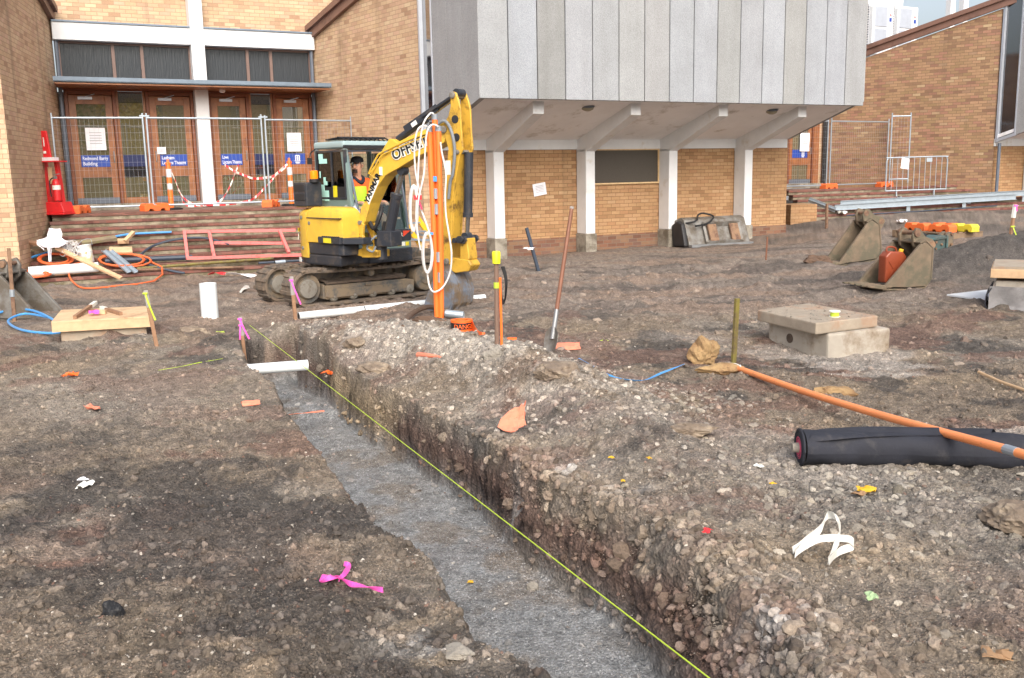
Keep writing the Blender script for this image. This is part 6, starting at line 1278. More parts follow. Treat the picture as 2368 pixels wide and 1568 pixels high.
# ------------------------------------------------------------------ stakes, posts, shovel
def stake(top, bot, w, mat, name, label, cat, grp=None, tip=None, tipm='stake_grey', sink=.15, rnd=False, flags=()):
    b = hit(*bot); tpt = at_base(top, b); t = thing(name, b, label, cat, grp); d = (tpt-b); m = MB()
    if rnd: m.tube([b-d.normalized()*sink, tpt], w/2, 10)
    else: m.beam(b-d.normalized()*sink, tpt, w, w*.7, up=(.5, -.85, 0))
    m.build('shaft', mat, t, bevel=0 if rnd else .003, seg=1)
    if tip:
        k = MB(); a_ = b+d*(1-tip)
        if rnd: k.tube([a_, tpt+d*.004], w/2+.003, 10)
        else: k.beam(a_, tpt+d*.003, w+.003, w*.7+.003, up=(.5, -.85, 0))
        k.build('painted_top', tipm, t)
    for (f0, dx, ln, mt) in flags:
        a_ = b+d*f0; k = MB(); rows = [[a_+Vector((dx*s*ln, -.02-.01*math.sin(4*s), -ln*s*.9))+Vector((.018*(j-.5), .0, .006*j)) for j in (0, 1)] for s in [q/6 for q in range(7)]]; k.sheet(rows, .002); k.tube([a_+Vector((-w*.6, -w*.5, 0)), a_+Vector((w*.6, -w*.5, 0))], .012, 6); k.build('ribbon', mt, t)
    stake.last = t
    return b, tpt
stake((336, 672), (362, 800), .042, 'stake_timber', 'survey_stake', 'timber survey stake with yellow ribbon beside the plywood cover', 'stake', 'survey stakes', .30, 'stake_grey', flags=((.95, .25, .34, 'neon_yellow'),))
stake((673, 640), (683, 740), .045, 'stake_timber', 'survey_stake', 'timber survey stake with pink ribbon in front of the excavator track', 'stake', 'survey stakes', .42, 'stake_grey', flags=((.92, .30, .36, 'pink_tape'),))
stake((555, 733), (566, 828), .036, 'stake_timber', 'survey_stake', 'timber survey stake with pink ribbon at the far end of the trench', 'stake', 'survey stakes', .45, 'stake_grey', flags=((.95, .35, .25, 'pink_tape'), (.80, -.1, .18, 'pink_tape')))
stake(cC(950, 100), cC(938, 390), .055, 'stake_timber', 'survey_stake', 'survey stake with white top standing between two brown buckets', 'stake', 'survey stakes', .42, 'sticker_white', flags=((.97, .3, .10, 'pink_tape'),))
stake(cB(2285, 950), cB(2240, 1245), .055, 'stake_timber', 'survey_stake', 'survey stake with white top on the dark mound at far right', 'stake', 'survey stakes', .42, 'sticker_white', flags=((.97, .3, .10, 'pink_tape'), (.3, .4, .25, 'neon_yellow')))
stake(cF(42, 460), cF(62, 640), .05, 'stake_timber', 'survey_stake', 'survey stake with pink ribbon behind the left grey bucket', 'stake', 'survey stakes', .6, 'stake_grey', flags=((.75, .8, .22, 'pink_tape'),))
stake((1774, 548), (1770, 606), .03, 'hardwood', 'survey_stake', 'thin bare reddish stake right of the loader bucket', 'stake', 'survey stakes')
stake(cB(495, 940), cB(490, 1180), .07, 'rust_steel', 'steel_post', 'dark steel post at the left end of the far right steps', 'post')
stake((1704, 690), (1695, 852), .045, 'olive_post', 'steel_post', 'olive painted steel post beside the yellow boulder', 'post')
b_, t_ = stake((20, 574), (33, 738), .05, 'rust_steel', 'steel_post', 'tall rusty steel post in front of the left grey bucket', 'post'); m = MB(); m.tube([b_+(t_-b_)*.32, b_+(t_-b_)*.42], .035, 8); m.build('tape_wrap', 'duct_tape', stake.last)
b_, t_ = stake((1147, 590), (1149, 812), .04, 'pole_brown', 'marker_pole', 'brown marker pole with yellow cap standing on the spoil heap', 'pole', rnd=True)
m = MB(); m.lathe([(.034, -.09), (.036, .0), (.03, .012)], t_+ZD*.02, n=16); m.build('pole_cap', 'cap_yellow', stake.last, smooth=True)
m = MB(); m.tube([b_+(t_-b_)*.66, b_+(t_-b_)*.72], .024, 10); m.build('marker_band', 'neon_yellow', stake.last)
stake((1156, 642), (1160, 812), .022, 'conduit_orange', 'orange_rod', 'thin orange rod standing right behind the brown marker pole', 'rod', rnd=True)
m = MB(); cc = at_y(1160, 655, b_.y+.02)
for k in range(3): m.tube(spline([cc+Vector((.0+.01*k, 0, .14)), cc+Vector((.03+.006*k, .0, .02)), cc+Vector((.025, 0, -.13)), cc+Vector((.0, 0, -.17+.02*k)), cc+Vector((-.012, 0, -.02))], 6), .007, 6)
T('wire_hank', m, 'rubber_black', 'small black hank of wire hung beside the brown marker pole', 'wire')
b_, t_ = stake((1217, 527), (1245, 628), .06, 'cable_black', 'steel_post', 'leaning dark steel bar with white rag before the first brick bay', 'post'); litter(None, 'white_sheet', 'white rag caught on the leaning dark steel bar', 'rag', .2, 9, on=at_y(1225, 580, b_.y-.05))
# shovel
sb = hit(1272, 818); stp = at_y(1322, 478, sb.y+.35); sv = thing('shovel', sb, 'long handled shovel with grey blade stuck upright in the spoil heap', 'shovel')
sd = (stp-sb).normalized(); L_ = (stp-sb).length
m = MB(); m.tube([sb+sd*L_*f for f in (.20, .5, .8, .97, .99, 1.0)], [.021, .021, .02, .019, .02, .012], 12); m.build('handle', 'hardwood', sv, smooth=True)
m = MB(); m.tube([sb+sd*L_*.985, sb+sd*L_*1.0], .0205, 12); m.build('handle_end', 'stake_grey', sv)
m = MB(); m.tube([sb+sd*L_*f for f in (.10, .16, .24, .30)], [.026, .025, .024, .022], 12); m.build('socket', 'steel_dull', sv, smooth=True)
sxv = sd.cross(Vector((-.78, -.62, 0))).normalized(); snv = sxv.cross(sd).normalized(); rows = []
for i, (f, w) in enumerate(((.19, .03), (.165, .07), (.15, .095), (.08, .10), (.02, .085), (-.03, .04))): rows.append([sb+sd*L_*f*.95+sxv*w*(j/6-.5)*2+snv*(.028*(((j/6-.5)*2)**2)-.01) for j in range(7)])
m = MB(); m.sheet(rows, .004); m.build('blade', 'grey_bucket', sv, smooth=True)
# ------------------------------------------------------------------ bundle of orange conduits and white cables
YB = 12.1
def yb(x, y, dy=0): return at_y(*cD(x, y), YB+dy)
def cbl(name, pts, r, mat, label, cat, dy=0, grp=None, n=6): m = MB(); P_ = spline([yb(x, y, dy+.02*math.sin(i*1.7)) for i, (x, y) in enumerate(pts)], n); m.tube(P_, r, 8); return T(name, m, mat, label, cat, grp, smooth=True)
for (tx, ty, bx, by, dy, l_) in ((374, 310, 428, 1600, 0, 'left orange conduit of the taped upright bundle'), (412, 225, 447, 1640, .05, 'tallest orange conduit in the middle of the taped upright bundle'), (437, 305, 458, 1680, -.01, 'right orange conduit of the taped upright bundle')):
    t = thing('upright_conduit', yb(bx, by, dy), l_, 'conduit', 'upright orange conduits'); m = MB(); m.tube(spline([yb(bx, by, dy), yb(lerp(bx, tx, .5)+4, lerp(by, ty, .5), dy), yb(tx, ty, dy)], 8), .036, 14); m.build('pipe', 'conduit_orange', t, smooth=True)
    m = MB(); m.tube([yb(tx-.5, ty-22, dy), yb(tx, ty+15, dy)], .039, 12); m.build('end_tape', 'duct_tape', t)
for y, w, mt, l_ in ((648, 44, 'cable_blue', 'blue tape band round the orange conduits'), (750, 46, 'duct_tape', 'upper grey tape band round the orange conduits'), (857, 48, 'duct_tape', 'second grey tape band round the orange conduits'), (1186, 56, 'duct_tape', 'wide grey tape band low on the orange conduits'), (1326, 40, 'duct_tape', 'lowest grey tape band round the orange conduits')):
    cxm = 392+(y-300)*.047; h_ = 9 if y == 648 else 18; m = MB(); a_, b_ = yb(cxm-w/2+8, y, 0), yb(cxm+w/2+4, y, 0); c_ = (a_+b_)/2; ex = (b_-a_).normalized(); L2 = (b_-a_).length; hh = h_*.0036*1.0
    rows = [[c_+ex*(L2/2+.0)*math.cos(an)+Vector((0, 1, 0))*(.065*math.sin(an)+.02)+ZD*z for an in [2*math.pi*k/20 for k in range(21)]] for z in (-hh, 0, hh)]; m.sheet(rows); T('duct_tape', m, mt, l_, 'tape band', 'tape bands on the conduits', smooth=True)
W_ = 'white_cable'
cbl(W_, [(405, 200), (385, 195), (350, 235), (325, 300), (308, 430), (298, 600), (290, 760), (283, 900), (290, 985)], .011, 'cable_white', 'white cable arching from the tallest conduit top down its left side', 'cable', -.05, 'white cables on the conduits')
cbl(W_, [(374, 300), (350, 285), (312, 290), (286, 335), (272, 450), (280, 600), (300, 700), (318, 770)], .011, 'cable_white', 'white cable arching farthest left from the left conduit top', 'cable', -.02, 'white cables on the conduits')
cbl(W_, [(438, 290), (415, 276), (385, 280), (358, 330), (346, 450), (340, 590), (322, 690), (302, 780), (288, 950), (300, 1060), (315, 1140)], .011, 'cable_white', 'white cable arching across from the right conduit top and hanging to the lower coil', 'cable', -.09, 'white cables on the conduits')
cbl(W_, [(452, 395), (462, 470), (484, 570), (490, 640), (484, 760), (490, 900), (512, 1040), (528, 1170), (516, 1300), (468, 1395), (410, 1428), (378, 1395), (362, 1310), (360, 1290)], .011, 'cable_white', 'long white cable hanging down the right of the conduits in a big U', 'cable', -.1, 'white cables on the conduits')
cbl(W_, [(296, 790), (318, 860), (345, 930), (372, 1010), (386, 1060)], .011, 'cable_white', 'short slanting white cable linking the two white coils', 'cable', -.06, 'white cables on the conduits')
cl = thing('cable_coil', yb(265, 850, -.03), 'narrow upper white cable coil hanging left of the orange conduits', 'cable coil', 'white coils on the conduits')
m = MB(); P_ = []
for k in range(3*20): an = k/20*2*math.pi; P_.append(yb(268+26*math.cos(an)+3*math.sin(k*.4), 845+152*math.sin(an)+(k//20)*6, -.03+.03*math.sin(an)-.012*(k//20)))
m.tube(P_, .016, 8); m.build('loops', 'cable_white', cl, smooth=True)
m = MB(); m.box(yb(295, 777, -.06), (.10, .05, .055)); m.build('red_tie', 'tape_red', cl); m = MB(); m.beam(yb(300, 790, -.08), yb(325, 860, -.08), .05, .02); m.build('pink_ribbon', 'geo_pink', cl)
cl = thing('cable_coil', yb(362, 1150, -.08), 'fat lower white cable coil bound with blue string against the orange conduits', 'cable coil', 'white coils on the conduits')
m = MB(); P_ = []
for k in range(7*20): an = k/20*2*math.pi; q_ = k//20; P_.append(yb(362+(36-3*abs(q_-3))*math.cos(an)+2*math.sin(k*.23), 1158+(142-6*(q_ % 3))*math.sin(an), -.08+.04*math.sin(an+.5)-.012*q_))
m.tube(P_, .011, 7); m.build('loops', 'cable_white', cl, smooth=True); m = MB(); m.box(yb(372, 1026, -.1), (.11, .06, .03)); m.build('blue_tie', 'cable_blue', cl)
# ------------------------------------------------------------------ pipes
def pvc(a, b, r, label, wall=True, name='pvc_pipe', mat='pvc_white', grp=None):
    a, b = Vector(a), Vector(b); t = thing(name, (a+b)/2, label, 'pipe', grp); d = (b-a).normalized(); m = MB(); L_ = (b-a).length
    m.lathe([(r*.88, .004), (r, 0), (r, L_), (r*.88, L_-.004), (r*.88, L_-.25*min(1, L_)), (r*.5, L_-.26*min(1, L_))], a, axis=d, n=24); m.build('pipe', mat, t, smooth=True); m = MB(); m.lathe([(r*.87, -.001), (r*.86, .006)], a, axis=d, n=18); m.build('bore', 'cab_dark', t)
    m = MB(); m.lathe([(r*.86, L_-.03), (r*.86, L_-.02)], a, axis=d, n=18); m.build('bore', 'cab_dark', t); return t
pb = hit(486, 738); pvc(pb-ZD*.1, at_y(480, 655, pb.y), .112, 'fat white upright pipe standing out of the earth left of the excavator')
pvc(at_z(568, 855, .07), at_z(712, 844, .07), .052, 'white pipe crossing the trench near its far end')
pvc(at_z(690, 731, .05), at_z(840, 716, .05), .052, 'white pipe lying on the earth at the left, under the excavator track'); pvc(at_z(842, 715, .06), at_z(1120, 688, .06), .05, 'longer white pipe running on behind the orange conduits')
pvc(on_sl(*cA(385, 705), .09), on_sl(*cA(1330, 640), .09), .095, 'white pipe lying along the lower left steps below the paint tin')
# ------------------------------------------------------------------ clutter on the left steps
def sl_cable(name, pts, r, mat, label, cat='cable', grp=None, lift=.03, f=cA, closed=False): m = MB(); m.tube(spline([on_sl(*f(x, y), lift+(l[0] if l else 0)) for x, y, *l in pts], 6, closed), r, 8, closed=closed); return T(name, m, mat, label, cat, grp, smooth=True)
def coil(cx, cy, rx, ry, n, label, r=.017, f=cA, lift=.05, extra=(), mat='cable_orange', jit=.12, seed=1):
    g = random.Random(seed); m = MB(); P_ = []
    offs = [(g.uniform(-jit, jit), g.uniform(-jit, jit), g.uniform(.85, 1.1)) for _ in range(n+1)]
    for k in range(n*16):
        an = k/16*2*math.pi; q_, fr_ = k//16, (k % 16)/16; ox, oy, s = [lerp(offs[q_][i], offs[q_+1][i], fr_) for i in range(3)]; P_.append(on_sl(*f(cx+rx*s*math.cos(an)+rx*ox, cy+ry*s*math.sin(an)+ry*oy), lift+.012*q_))
    P_ += [on_sl(*f(x, y), lift) for x, y in extra]; m.tube(P_, r, 8); return T('cable_coil', m, mat, label, 'cable coil', 'orange coils on the steps', smooth=True)
coil(745, 530, 225, 75, 8, 'orange cable coil under the white plastic sheet, left of the paint tin', seed=2)
coil(410, 735, 255, 42, 8, 'flat orange cable coil at the left end of the lowest steps', seed=3, lift=.03)
coil(1670, 545, 330, 85, 5, 'wide loose orange cable coil over the metal studs, right of the paint tin', seed=4, extra=((2050, 570), (2190, 640), (2200, 740), (2080, 830), (1850, 870), (1500, 900)))
sl_cable('orange_cable', [(1130, 575), (1000, 600), (935, 680), (945, 780), (1010, 860), (1100, 915), (1250, 925, .0), (1500, 905)], .017, 'cable_orange', 'single orange cable looping down onto the earth below the steps')
sl_cable('blue_conduit', [(-40, 725), (60, 675), (250, 585), (450, 500), (650, 438)], .022, 'cable_blue', 'bright blue conduit slanting across the steps at left', 'conduit')
sl_cable('blue_conduit', [(1560, 225), (1800, 190), (2320, 165)], .022, 'cable_blue', 'bright blue conduit lying on an upper step behind the timber offcut', 'conduit')
sl_cable('black_conduit', [(1900, 480), (1990, 400), (2130, 330), (2400, 262, .1), (2760, 245, .15), (3100, 330, .05)], .024, 'cable_black', 'dark blue conduit arching over the steps past the pink frame', 'conduit')
sl_cable('black_conduit', [(1890, 530), (2000, 600), (2200, 660), (2370, 700), (2500, 720)], .024, 'cable_black', 'dark blue conduit end with fitting on the lowest steps', 'conduit')
sl_cable('black_pipe', [(1420, 560), (1900, 535), (2600, 505)], .05, 'cable_black', 'straight dark pipe lying along the steps under the metal studs', 'pipe')
sl_cable('brown_pipe', [(1850, 660), (2600, 600), (3700, 520)], .03, 'olive_post', 'long thin olive pipe lying along the lowest steps', 'pipe')
sl_cable('rusty_bar', [(740, 745), (1500, 690), (3300, 640)], .025, 'rust_steel', 'long rusty bar lying on the lowest left step', 'bar')
sl_cable('grey_conduit', [(3500, 585), (3900, 560), (4100, 550)], .026, 'cable_black', 'dark pipe by the excavator tail on the lowest steps', 'pipe')
q0, q1 = on_sl(*cF(2170, 395), .05), on_sl(*cF(2250, 388), .05); pvc(q0, q1, .04, 'short silver pipe with yellow end behind the excavator tail', mat='galv')
def sl_beam(p0, p1, w, h, mat, name, label, cat, l0=.05, l1=.05, grp=None): a, b = on_sl(*cA(*p0), l0), on_sl(*cA(*p1), l1); m = MB(); m.beam(a, b, w, h, up=SLN); return T(name, m, mat, label, cat, grp, bevel=.004, seg=1)
sl_beam((760, 375), (1640, 790), .09, .045, 'raw_timber', 'timber_plank', 'pale timber plank slanting down across the white pipe and paint tin', 'plank', .35, .06)
sl_beam((320, 290), (560, 330), .10, .05, 'stake_timber', 'timber_plank', 'short brown plank end poking out left of the white sheet', 'plank', .30, .35)
sl_beam((165, 440), (760, 345), .12, .05, 'grey_timber', 'timber_plank', 'mossy grey plank behind the white sheet', 'plank', .12, .2)
sl_beam((1100, 310), (1570, 240), .13, .06, 'grey_timber', 'timber_plank', 'mossy green plank behind the paint tin', 'plank', .1, .1)
sl_beam((1690, 290), (1810, 165), .07, .07, 'raw_timber', 'timber_offcut', 'short upright timber offcut leaning on the upper steps', 'offcut', .08, .18); sl_beam((1590, 290), (1740, 285), .10, .07, 'raw_timber', 'timber_offcut', 'short flat timber offcut at the foot of the leaning one', 'offcut', .05, .05)
sl_beam((1480, 410), (1790, 405), .22, .03, 'raw_timber', 'timber_offcut', 'flat square timber board among the orange coils', 'board', .12, .12)
for k in (0, 1): 
    a, b = on_sl(*cA(1400+85*k, 420), .16), on_sl(*cA(1745+95*k, 715), .06); d = (b-a).normalized(); s = d.cross(SLN).normalized(); u_ = s.cross(d); m = MB(); m.prism([a+s*x+u_*z for x, z in [(-.045, 0), (.045, 0), (.045, .035), (.041, .035), (.041, .004), (-.041, .004), (-.041, .035), (-.045, .035)]], b-a); T('metal_stud', m, 'galv', ('left' if k == 0 else 'right')+' galvanised stud of the pair under the orange coil', 'metal stud', 'metal studs on the steps')
# paint tin
tb = on_sl(*cA(1185, 575), .03); tb2 = tb; tn = thing('paint_tin', tb, 'white and yellow paint tin with wire handle on the left steps', 'paint tin')
m = MB(); m.lathe([(.125, 0), (.128, .006), (.126, .20), (.131, .205), (.131, .22), (.127, .225), (.129, .32), (.133, .325), (.133, .335), (.118, .335), (.116, .25), (.01, .24)], tb, axis=(-.10, -.05, 1), n=28); m.build('can', 'tin_white', tn, smooth=True)
m = MB(); m.lathe([(.119, .30), (.119, .305)], tb, axis=(-.10, -.05, 1), n=20); m.build('opening', 'rust_steel', tn)
tm = text_mb('2000', .07, tb+Vector((-.075, -.13, .16)), (1, 0, .05), ZD, .003); tm.build('lettering', 'leaf_yellow', tn)
m = MB(); m.tube(spline([tb+Vector((-.15, 0, .33)), tb+Vector((-.1, .1, .42)), tb+Vector((.05, .1, .44)), tb+Vector((.12, 0, .33))], 6), .004, 6); m.build('handle', 'galv', tn)
# wire tangle
m = MB(); g = random.Random(3)
for k in range(14): P_ = [on_sl(*cA(940+130*g.uniform(-1, 1), 380+110*g.uniform(-1, 1)), .05+.3*g.random()) for _ in range(6)]; m.tube(spline(P_, 6, True), .006, 5, closed=True)
tag(m.build('wire_tangle', 'cable_white'), 'tangle of thin grey white wire left of the paint tin', 'wire')
# white plastic sheet knotted on the planks
wc = on_sl(*cA(690, 300), .45); ws = thing('plastic_sheet', wc, 'crumpled white plastic sheet knotted over the planks at left', 'plastic sheet')
def WP(x, y, l): return on_sl(*cA(x, y), l)
m = MB(); g = random.Random(8)
def blob(pts, th=.01):
    m.sheet(pts, th)
blob([[WP(640+k*2, 250-20*j, .42+.03*math.sin(j*2+k)) + Vector((0, 0, 0)) for k in (0, 20, 40, 60, 80)] for j in range(2)])
blob([[WP(x0+(x1-x0)*t, y0+(y1-y0)*t, .45+.05*math.sin(5*t+j*1.7)) for t in [k/6 for k in range(7)]] for j, (x0, y0, x1, y1) in enumerate(((665, 115, 820, 125), (650, 160, 845, 190), (632, 235, 835, 250), (500, 280, 900, 300), (520, 330, 870, 340), (600, 375, 800, 375)))])
blob([[WP(x0+(x1-x0)*t, y0+(y1-y0)*t, .40+.05*math.sin(4*t+j)) for t in [k/4 for k in range(5)]] for j, (x0, y0, x1, y1) in enumerate(((635, 340, 705, 345), (648, 420, 695, 425), (655, 500, 695, 505), (660, 565, 695, 565)))])
blob([[WP(x0+(x1-x0)*t, y0+(y1-y0)*t, .42+.04*math.sin(4*t+j)) for t in [k/4 for k in range(5)]] for j, (x0, y0, x1, y1) in enumerate(((500, 285, 560, 270), (500, 340, 560, 350), (555, 375, 590, 372), (590, 405, 600, 410)))])
blob([[WP(x0+(x1-x0)*t, y0+(y1-y0)*t, .44+.04*math.sin(4*t+j)) for t in [k/4 for k in range(5)]] for j, (x0, y0, x1, y1) in enumerate(((780, 235, 800, 290), (850, 255, 860, 320), (920, 305, 925, 312)))])
m.build('sheet', 'white_sheet', ws)
# pink steel frame leaning on the steps
pf = thing('steel_rack', on_sl(*cF(1900, 300), .05), 'pink painted rectangular steel frame lying on the steps left of the excavator', 'steel frame'); fF = lambda x, y, l: on_sl(*cF(x, y), l)
m = MB()
for (x0, y0, x1, y1, l0, l1) in ((1445, 152, 2330, 140, .25, .25), (1470, 362, 2400, 335, .06, .06), (1455, 152, 1480, 362, .25, .06), (1650, 152, 1690, 355, .25, .06), (2205, 145, 2280, 320, .25, .06), (1690, 240, 2250, 243, .1, .1)): m.beam(fF(x0, y0, l0), fF(x1, y1, l1), .06, .06)
m.build('tubes', 'pink_steel', pf)
# ladder behind the excavator
la, lb_ = at_y(928, 505, 17.6), at_y(985, 585, 17.9); ld = thing('ladder', lb_, 'yellow step ladder lying behind the excavator cab', 'ladder'); m = MB(); m.beam(la, lb_, .04, .09); m.beam(la+Vector((.25, .35, 0)), lb_+Vector((.25, .35, 0)), .04, .09); m.build('rail', 'ladder_yellow', ld)
for k in range(4): p = la+(lb_-la)*(.15+.25*k); m = MB(); m.beam(p, p+Vector((.25, .35, 0)), .03, .03); m.build('rung', 'galv', ld)
m = MB(); m.beam(at_y(935, 535, 17.5), at_y(985, 545, 18.2), .05, .04); m.beam(at_y(938, 553, 17.5), at_y(1000, 556, 18), .05, .04); m.build('brace', 'galv', ld)
# tape and rags on the earth by the lowest step
def ribbon(pts, w, mat, label, cat, name='ribbon', flat=True, parent=None, grp=None, th=.003):
    P_ = spline(pts, 5); rows = []
    for i, p in enumerate(P_): d = (P_[min(i+1, len(P_)-1)]-P_[max(i-1, 0)]).normalized(); s = d.cross(ZD).normalized(); tw = .5*math.sin(i*.55); s = s*math.cos(tw)+ZD*math.sin(tw); rows.append([p-s*w/2, p+s*w/2])
    m = MB(); m.sheet(rows, th); return T(name, m, mat, label, cat, grp)
ribbon([hit(*cF(1640, 490), .05), hit(*cF(1700, 475), .08), hit(*cF(1780, 485), .05)], .10, 'tape_red', 'piece of red tape crumpled on the earth below the pink frame', 'tape'); ribbon([hit(*cF(1780, 485), .05), hit(*cF(1900, 485), .07), hit(*cF(2010, 505), .05)], .10, 'white_sheet', 'white plastic strip lying on the earth below the pink frame', 'plastic strip')
ribbon([hit(*cF(2035, 495), .04), hit(*cF(2060, 485), .07), hit(*cF(2085, 500), .04)], .05, 'tape_orange', 'orange loop of tape on the earth near the excavator tail', 'tape')
ribbon([hit(*cF(1880, 640), .03), hit(*cF(1920, 610), .06), hit(*cF(1965, 580), .03)], .10, 'clear_strap', 'pale plastic rag on the earth left of the excavator tracks', 'rag')
# ------------------------------------------------------------------ string line and ground litter
s0, s1 = at_z(577, 752, .22), at_z(1640, 1568, .2); m = MB(); m.tube([s0, s0+(s1-s0)*.5, s1, s1+(s1-s0)*.2], .003, 6); T('string_line', m, 'neon_yellow', 'taut yellow green string line stretched along the trench', 'string')
ribbon([hit(*cF(1250, 1245), .015), hit(*cF(1430, 1215), .02), hit(*cF(1600, 1180), .02), hit(*cF(1840, 1140), .02)], .007, 'neon_yellow', 'faint yellow string lying on the earth left of the trench', 'string')
ribbon([at_z(668, 958, -.2), at_z(700, 955, -.2), at_z(750, 950, -.2)], .02, 'terracotta', 'thin pink painted line across the trench floor', 'marking')
pr_ = lambda x, y, l=.03: hit(x, y, l)
rb1 = thing('pink_ribbon', pr_(790, 1338), 'pink survey ribbon lying crumpled on the earth in the left foreground', 'ribbon')
for pts in ([(740, 1345), (765, 1335), (785, 1338), (810, 1350), (845, 1356), (885, 1364)], [(783, 1338), (797, 1325), (806, 1308), (795, 1303)], [(740, 1345), (748, 1334), (775, 1333), (785, 1339)]):
    P_ = spline([pr_(x, y, .045+.02*math.sin(i*2)) for i, (x, y) in enumerate(pts)], 5); rows = []
    for i, p in enumerate(P_): d = (P_[min(i+1, len(P_)-1)]-P_[max(i-1, 0)]).normalized(); s = (d.cross(ZD).normalized()*math.cos(.6+.3*i)+ZD*math.sin(.6+.3*i)); rows.append([p-s*.012, p+s*.012])
    m = MB(); m.sheet(rows, .002); m.build('strip', 'pink_tape', rb1)
wsx = thing('plastic_strap', hit(1900, 1260), 'white plastic strap looped like a letter A on the right foreground gravel', 'strap')
for pts in ([(1832, 1272, .01), (1860, 1252, .05), (1895, 1225, .11), (1912, 1193, .16), (1932, 1196, .17), (1942, 1230, .10), (1930, 1265, .05), (1915, 1296, .02)], [(1915, 1298, .02), (1940, 1275, .03), (1972, 1262, .05), (1966, 1248, .08), (1935, 1244, .08), (1895, 1246, .07), (1860, 1262, .04), (1838, 1282, .01)]):
    P_ = spline([hit(x, y, l) for x, y, l in pts], 6); rows = []
    for i, p in enumerate(P_): s = (ZD*.86+Vector((.25*math.sin(i*.5), .4, 0))).normalized(); rows.append([p-s*.017, p+s*.017])
    m = MB(); m.sheet(rows, .002); m.build('band', 'clear_strap', wsx)
def shard(px, s, mat, label, cat='shard', curl=1.2, yaw=.0, grp=None, name='pottery_shard'):
    c = hit(*px); ex = Vector((math.cos(yaw), math.sin(yaw), 0)); ey = Vector((-ex.y, ex.x, 0)); g = random.Random(int(px[0])); rows = []
    for i in range(6): t = i/5-.5; rows.append([c+ex*s*t*(1+.2*g.random())+ey*s*.45*math.sin(curl*(j/5-.5)*2)*(1-.6*abs(t)**1.2)+ZD*(.01+s*.35*(math.cos(curl*(j/5-.5)*2)-math.cos(curl))*(.8+.3*g.random())) for j in range(6)])
    m = MB(); m.sheet(rows, .006); return T(name, m, mat, label, cat, grp)
sh1 = hit(1182, 990); rows = []; g = random.Random(2)
for i, (w, z, dx) in enumerate(((.10, 0, .01), (.125, .03, .0), (.11, .07, .0), (.085, .11, .0), (.05, .16, .01), (.012, .205, .012))): rows.append([sh1+Vector((dx+w*(j/5-.5)*1.5+.012*g.uniform(-1, 1)+.014*i*(1 if i > 2 else 0), -.05*math.cos((j/5-.5)*1.3)-.035*(i == 0)+.02*i+.018*g.uniform(-1, 1), z*.80*(1+.25*g.uniform(-1, 1)*(i > 0)))) for j in range(6)])
m = MB(); m.sheet(rows, .007); T('pottery_shard', m, 'terracotta', 'large salmon terracotta shard standing on the spoil bank', 'shard', 'terracotta shards')
shard((580, 938), .12, 'terracotta', 'curved terracotta shard on the left trench rim', yaw=.4, grp='terracotta shards'); shard((1310, 808), .24, 'terracotta', 'broken terracotta pipe piece right of the shovel blade', yaw=.1, grp='terracotta shards'); shard((1175, 792), .16, 'tape_orange', 'orange scrap behind the foot of the brown marker pole', 'scrap', yaw=.2, name='plastic_scrap')
litter((163, 874), 'tape_orange', 'flat orange plastic scrap on the earth at far left', 'scrap', .15, 21, name='plastic_scrap'); litter((212, 951), 'terracotta', 'small salmon scrap on the earth at left centre', 'scrap', .13, 22, name='plastic_scrap'); litter((765, 890), 'tape_orange', 'torn orange scrap caught on the string at the trench bank', 'scrap', .14, 23, up=.1, name='plastic_scrap')
litter((1634, 1236), 'scrap_red', 'small bright red scrap left of the white strap', 'scrap', .05, 24, name='plastic_scrap'); litter((1752, 1084), 'sticker_white', 'narrow white chip left of the black roll', 'chip', .05, 25, name='plastic_chip'); litter((195, 1125), 'sticker_white', 'splash of white on the dark earth at left', 'scrap', .10, 26, up=-.015, name='paint_splash')
litter((190, 1115), 'paper', 'white tissue scrap on the dark earth at left', 'scrap', .06, 27, name='paper_scrap')
for (x, y, s, mt, l_) in [(2000, 1142, .12, 'leaf_yellow', 'largest yellow leaf on the gravel below the black roll'), (1985, 1150, .09, 'leaf_brown', 'curled brown leaf just left of the largest yellow leaf'), (1088, 1352, .045, 'leaf_yellow', 'yellow leaf lying on the trench floor'), (1413, 1064, .045, 'leaf_yellow', 'small orange yellow leaf on the bank right of the salmon shard'), (1786, 1125, .05, 'leaf_yellow', 'pale yellow leaf left of the gravel patch'), (1440, 1118, .04, 'leaf_yellow', 'tiny yellow leaf near the white crust on the bank'), (2015, 1390, .09, 'leaf_green', 'pale green leaf in the right foreground'), (2200, 1100, .06, 'leaf_brown', 'tan leaf below the black roll at right'), (2300, 1530, .14, 'leaf_brown', 'dry brown leaf in the bottom right corner'), (1500, 1065, .04, 'leaf_yellow', 'lone yellow leaf on dark soil in the middle of the spoil')]:
    litter((x, y), mt, l_, 'leaf', s*.78, int(x), name='leaf', grp='fallen leaves')
litter((1400, 797), 'neon_yellow', 'scrap of yellow string right of the shovel', 'scrap', .13, 40, name='string_scrap'); litter((510, 775), 'neon_yellow', 'small lime scrap left of the trench stake', 'scrap', .12, 41, name='plastic_scrap')
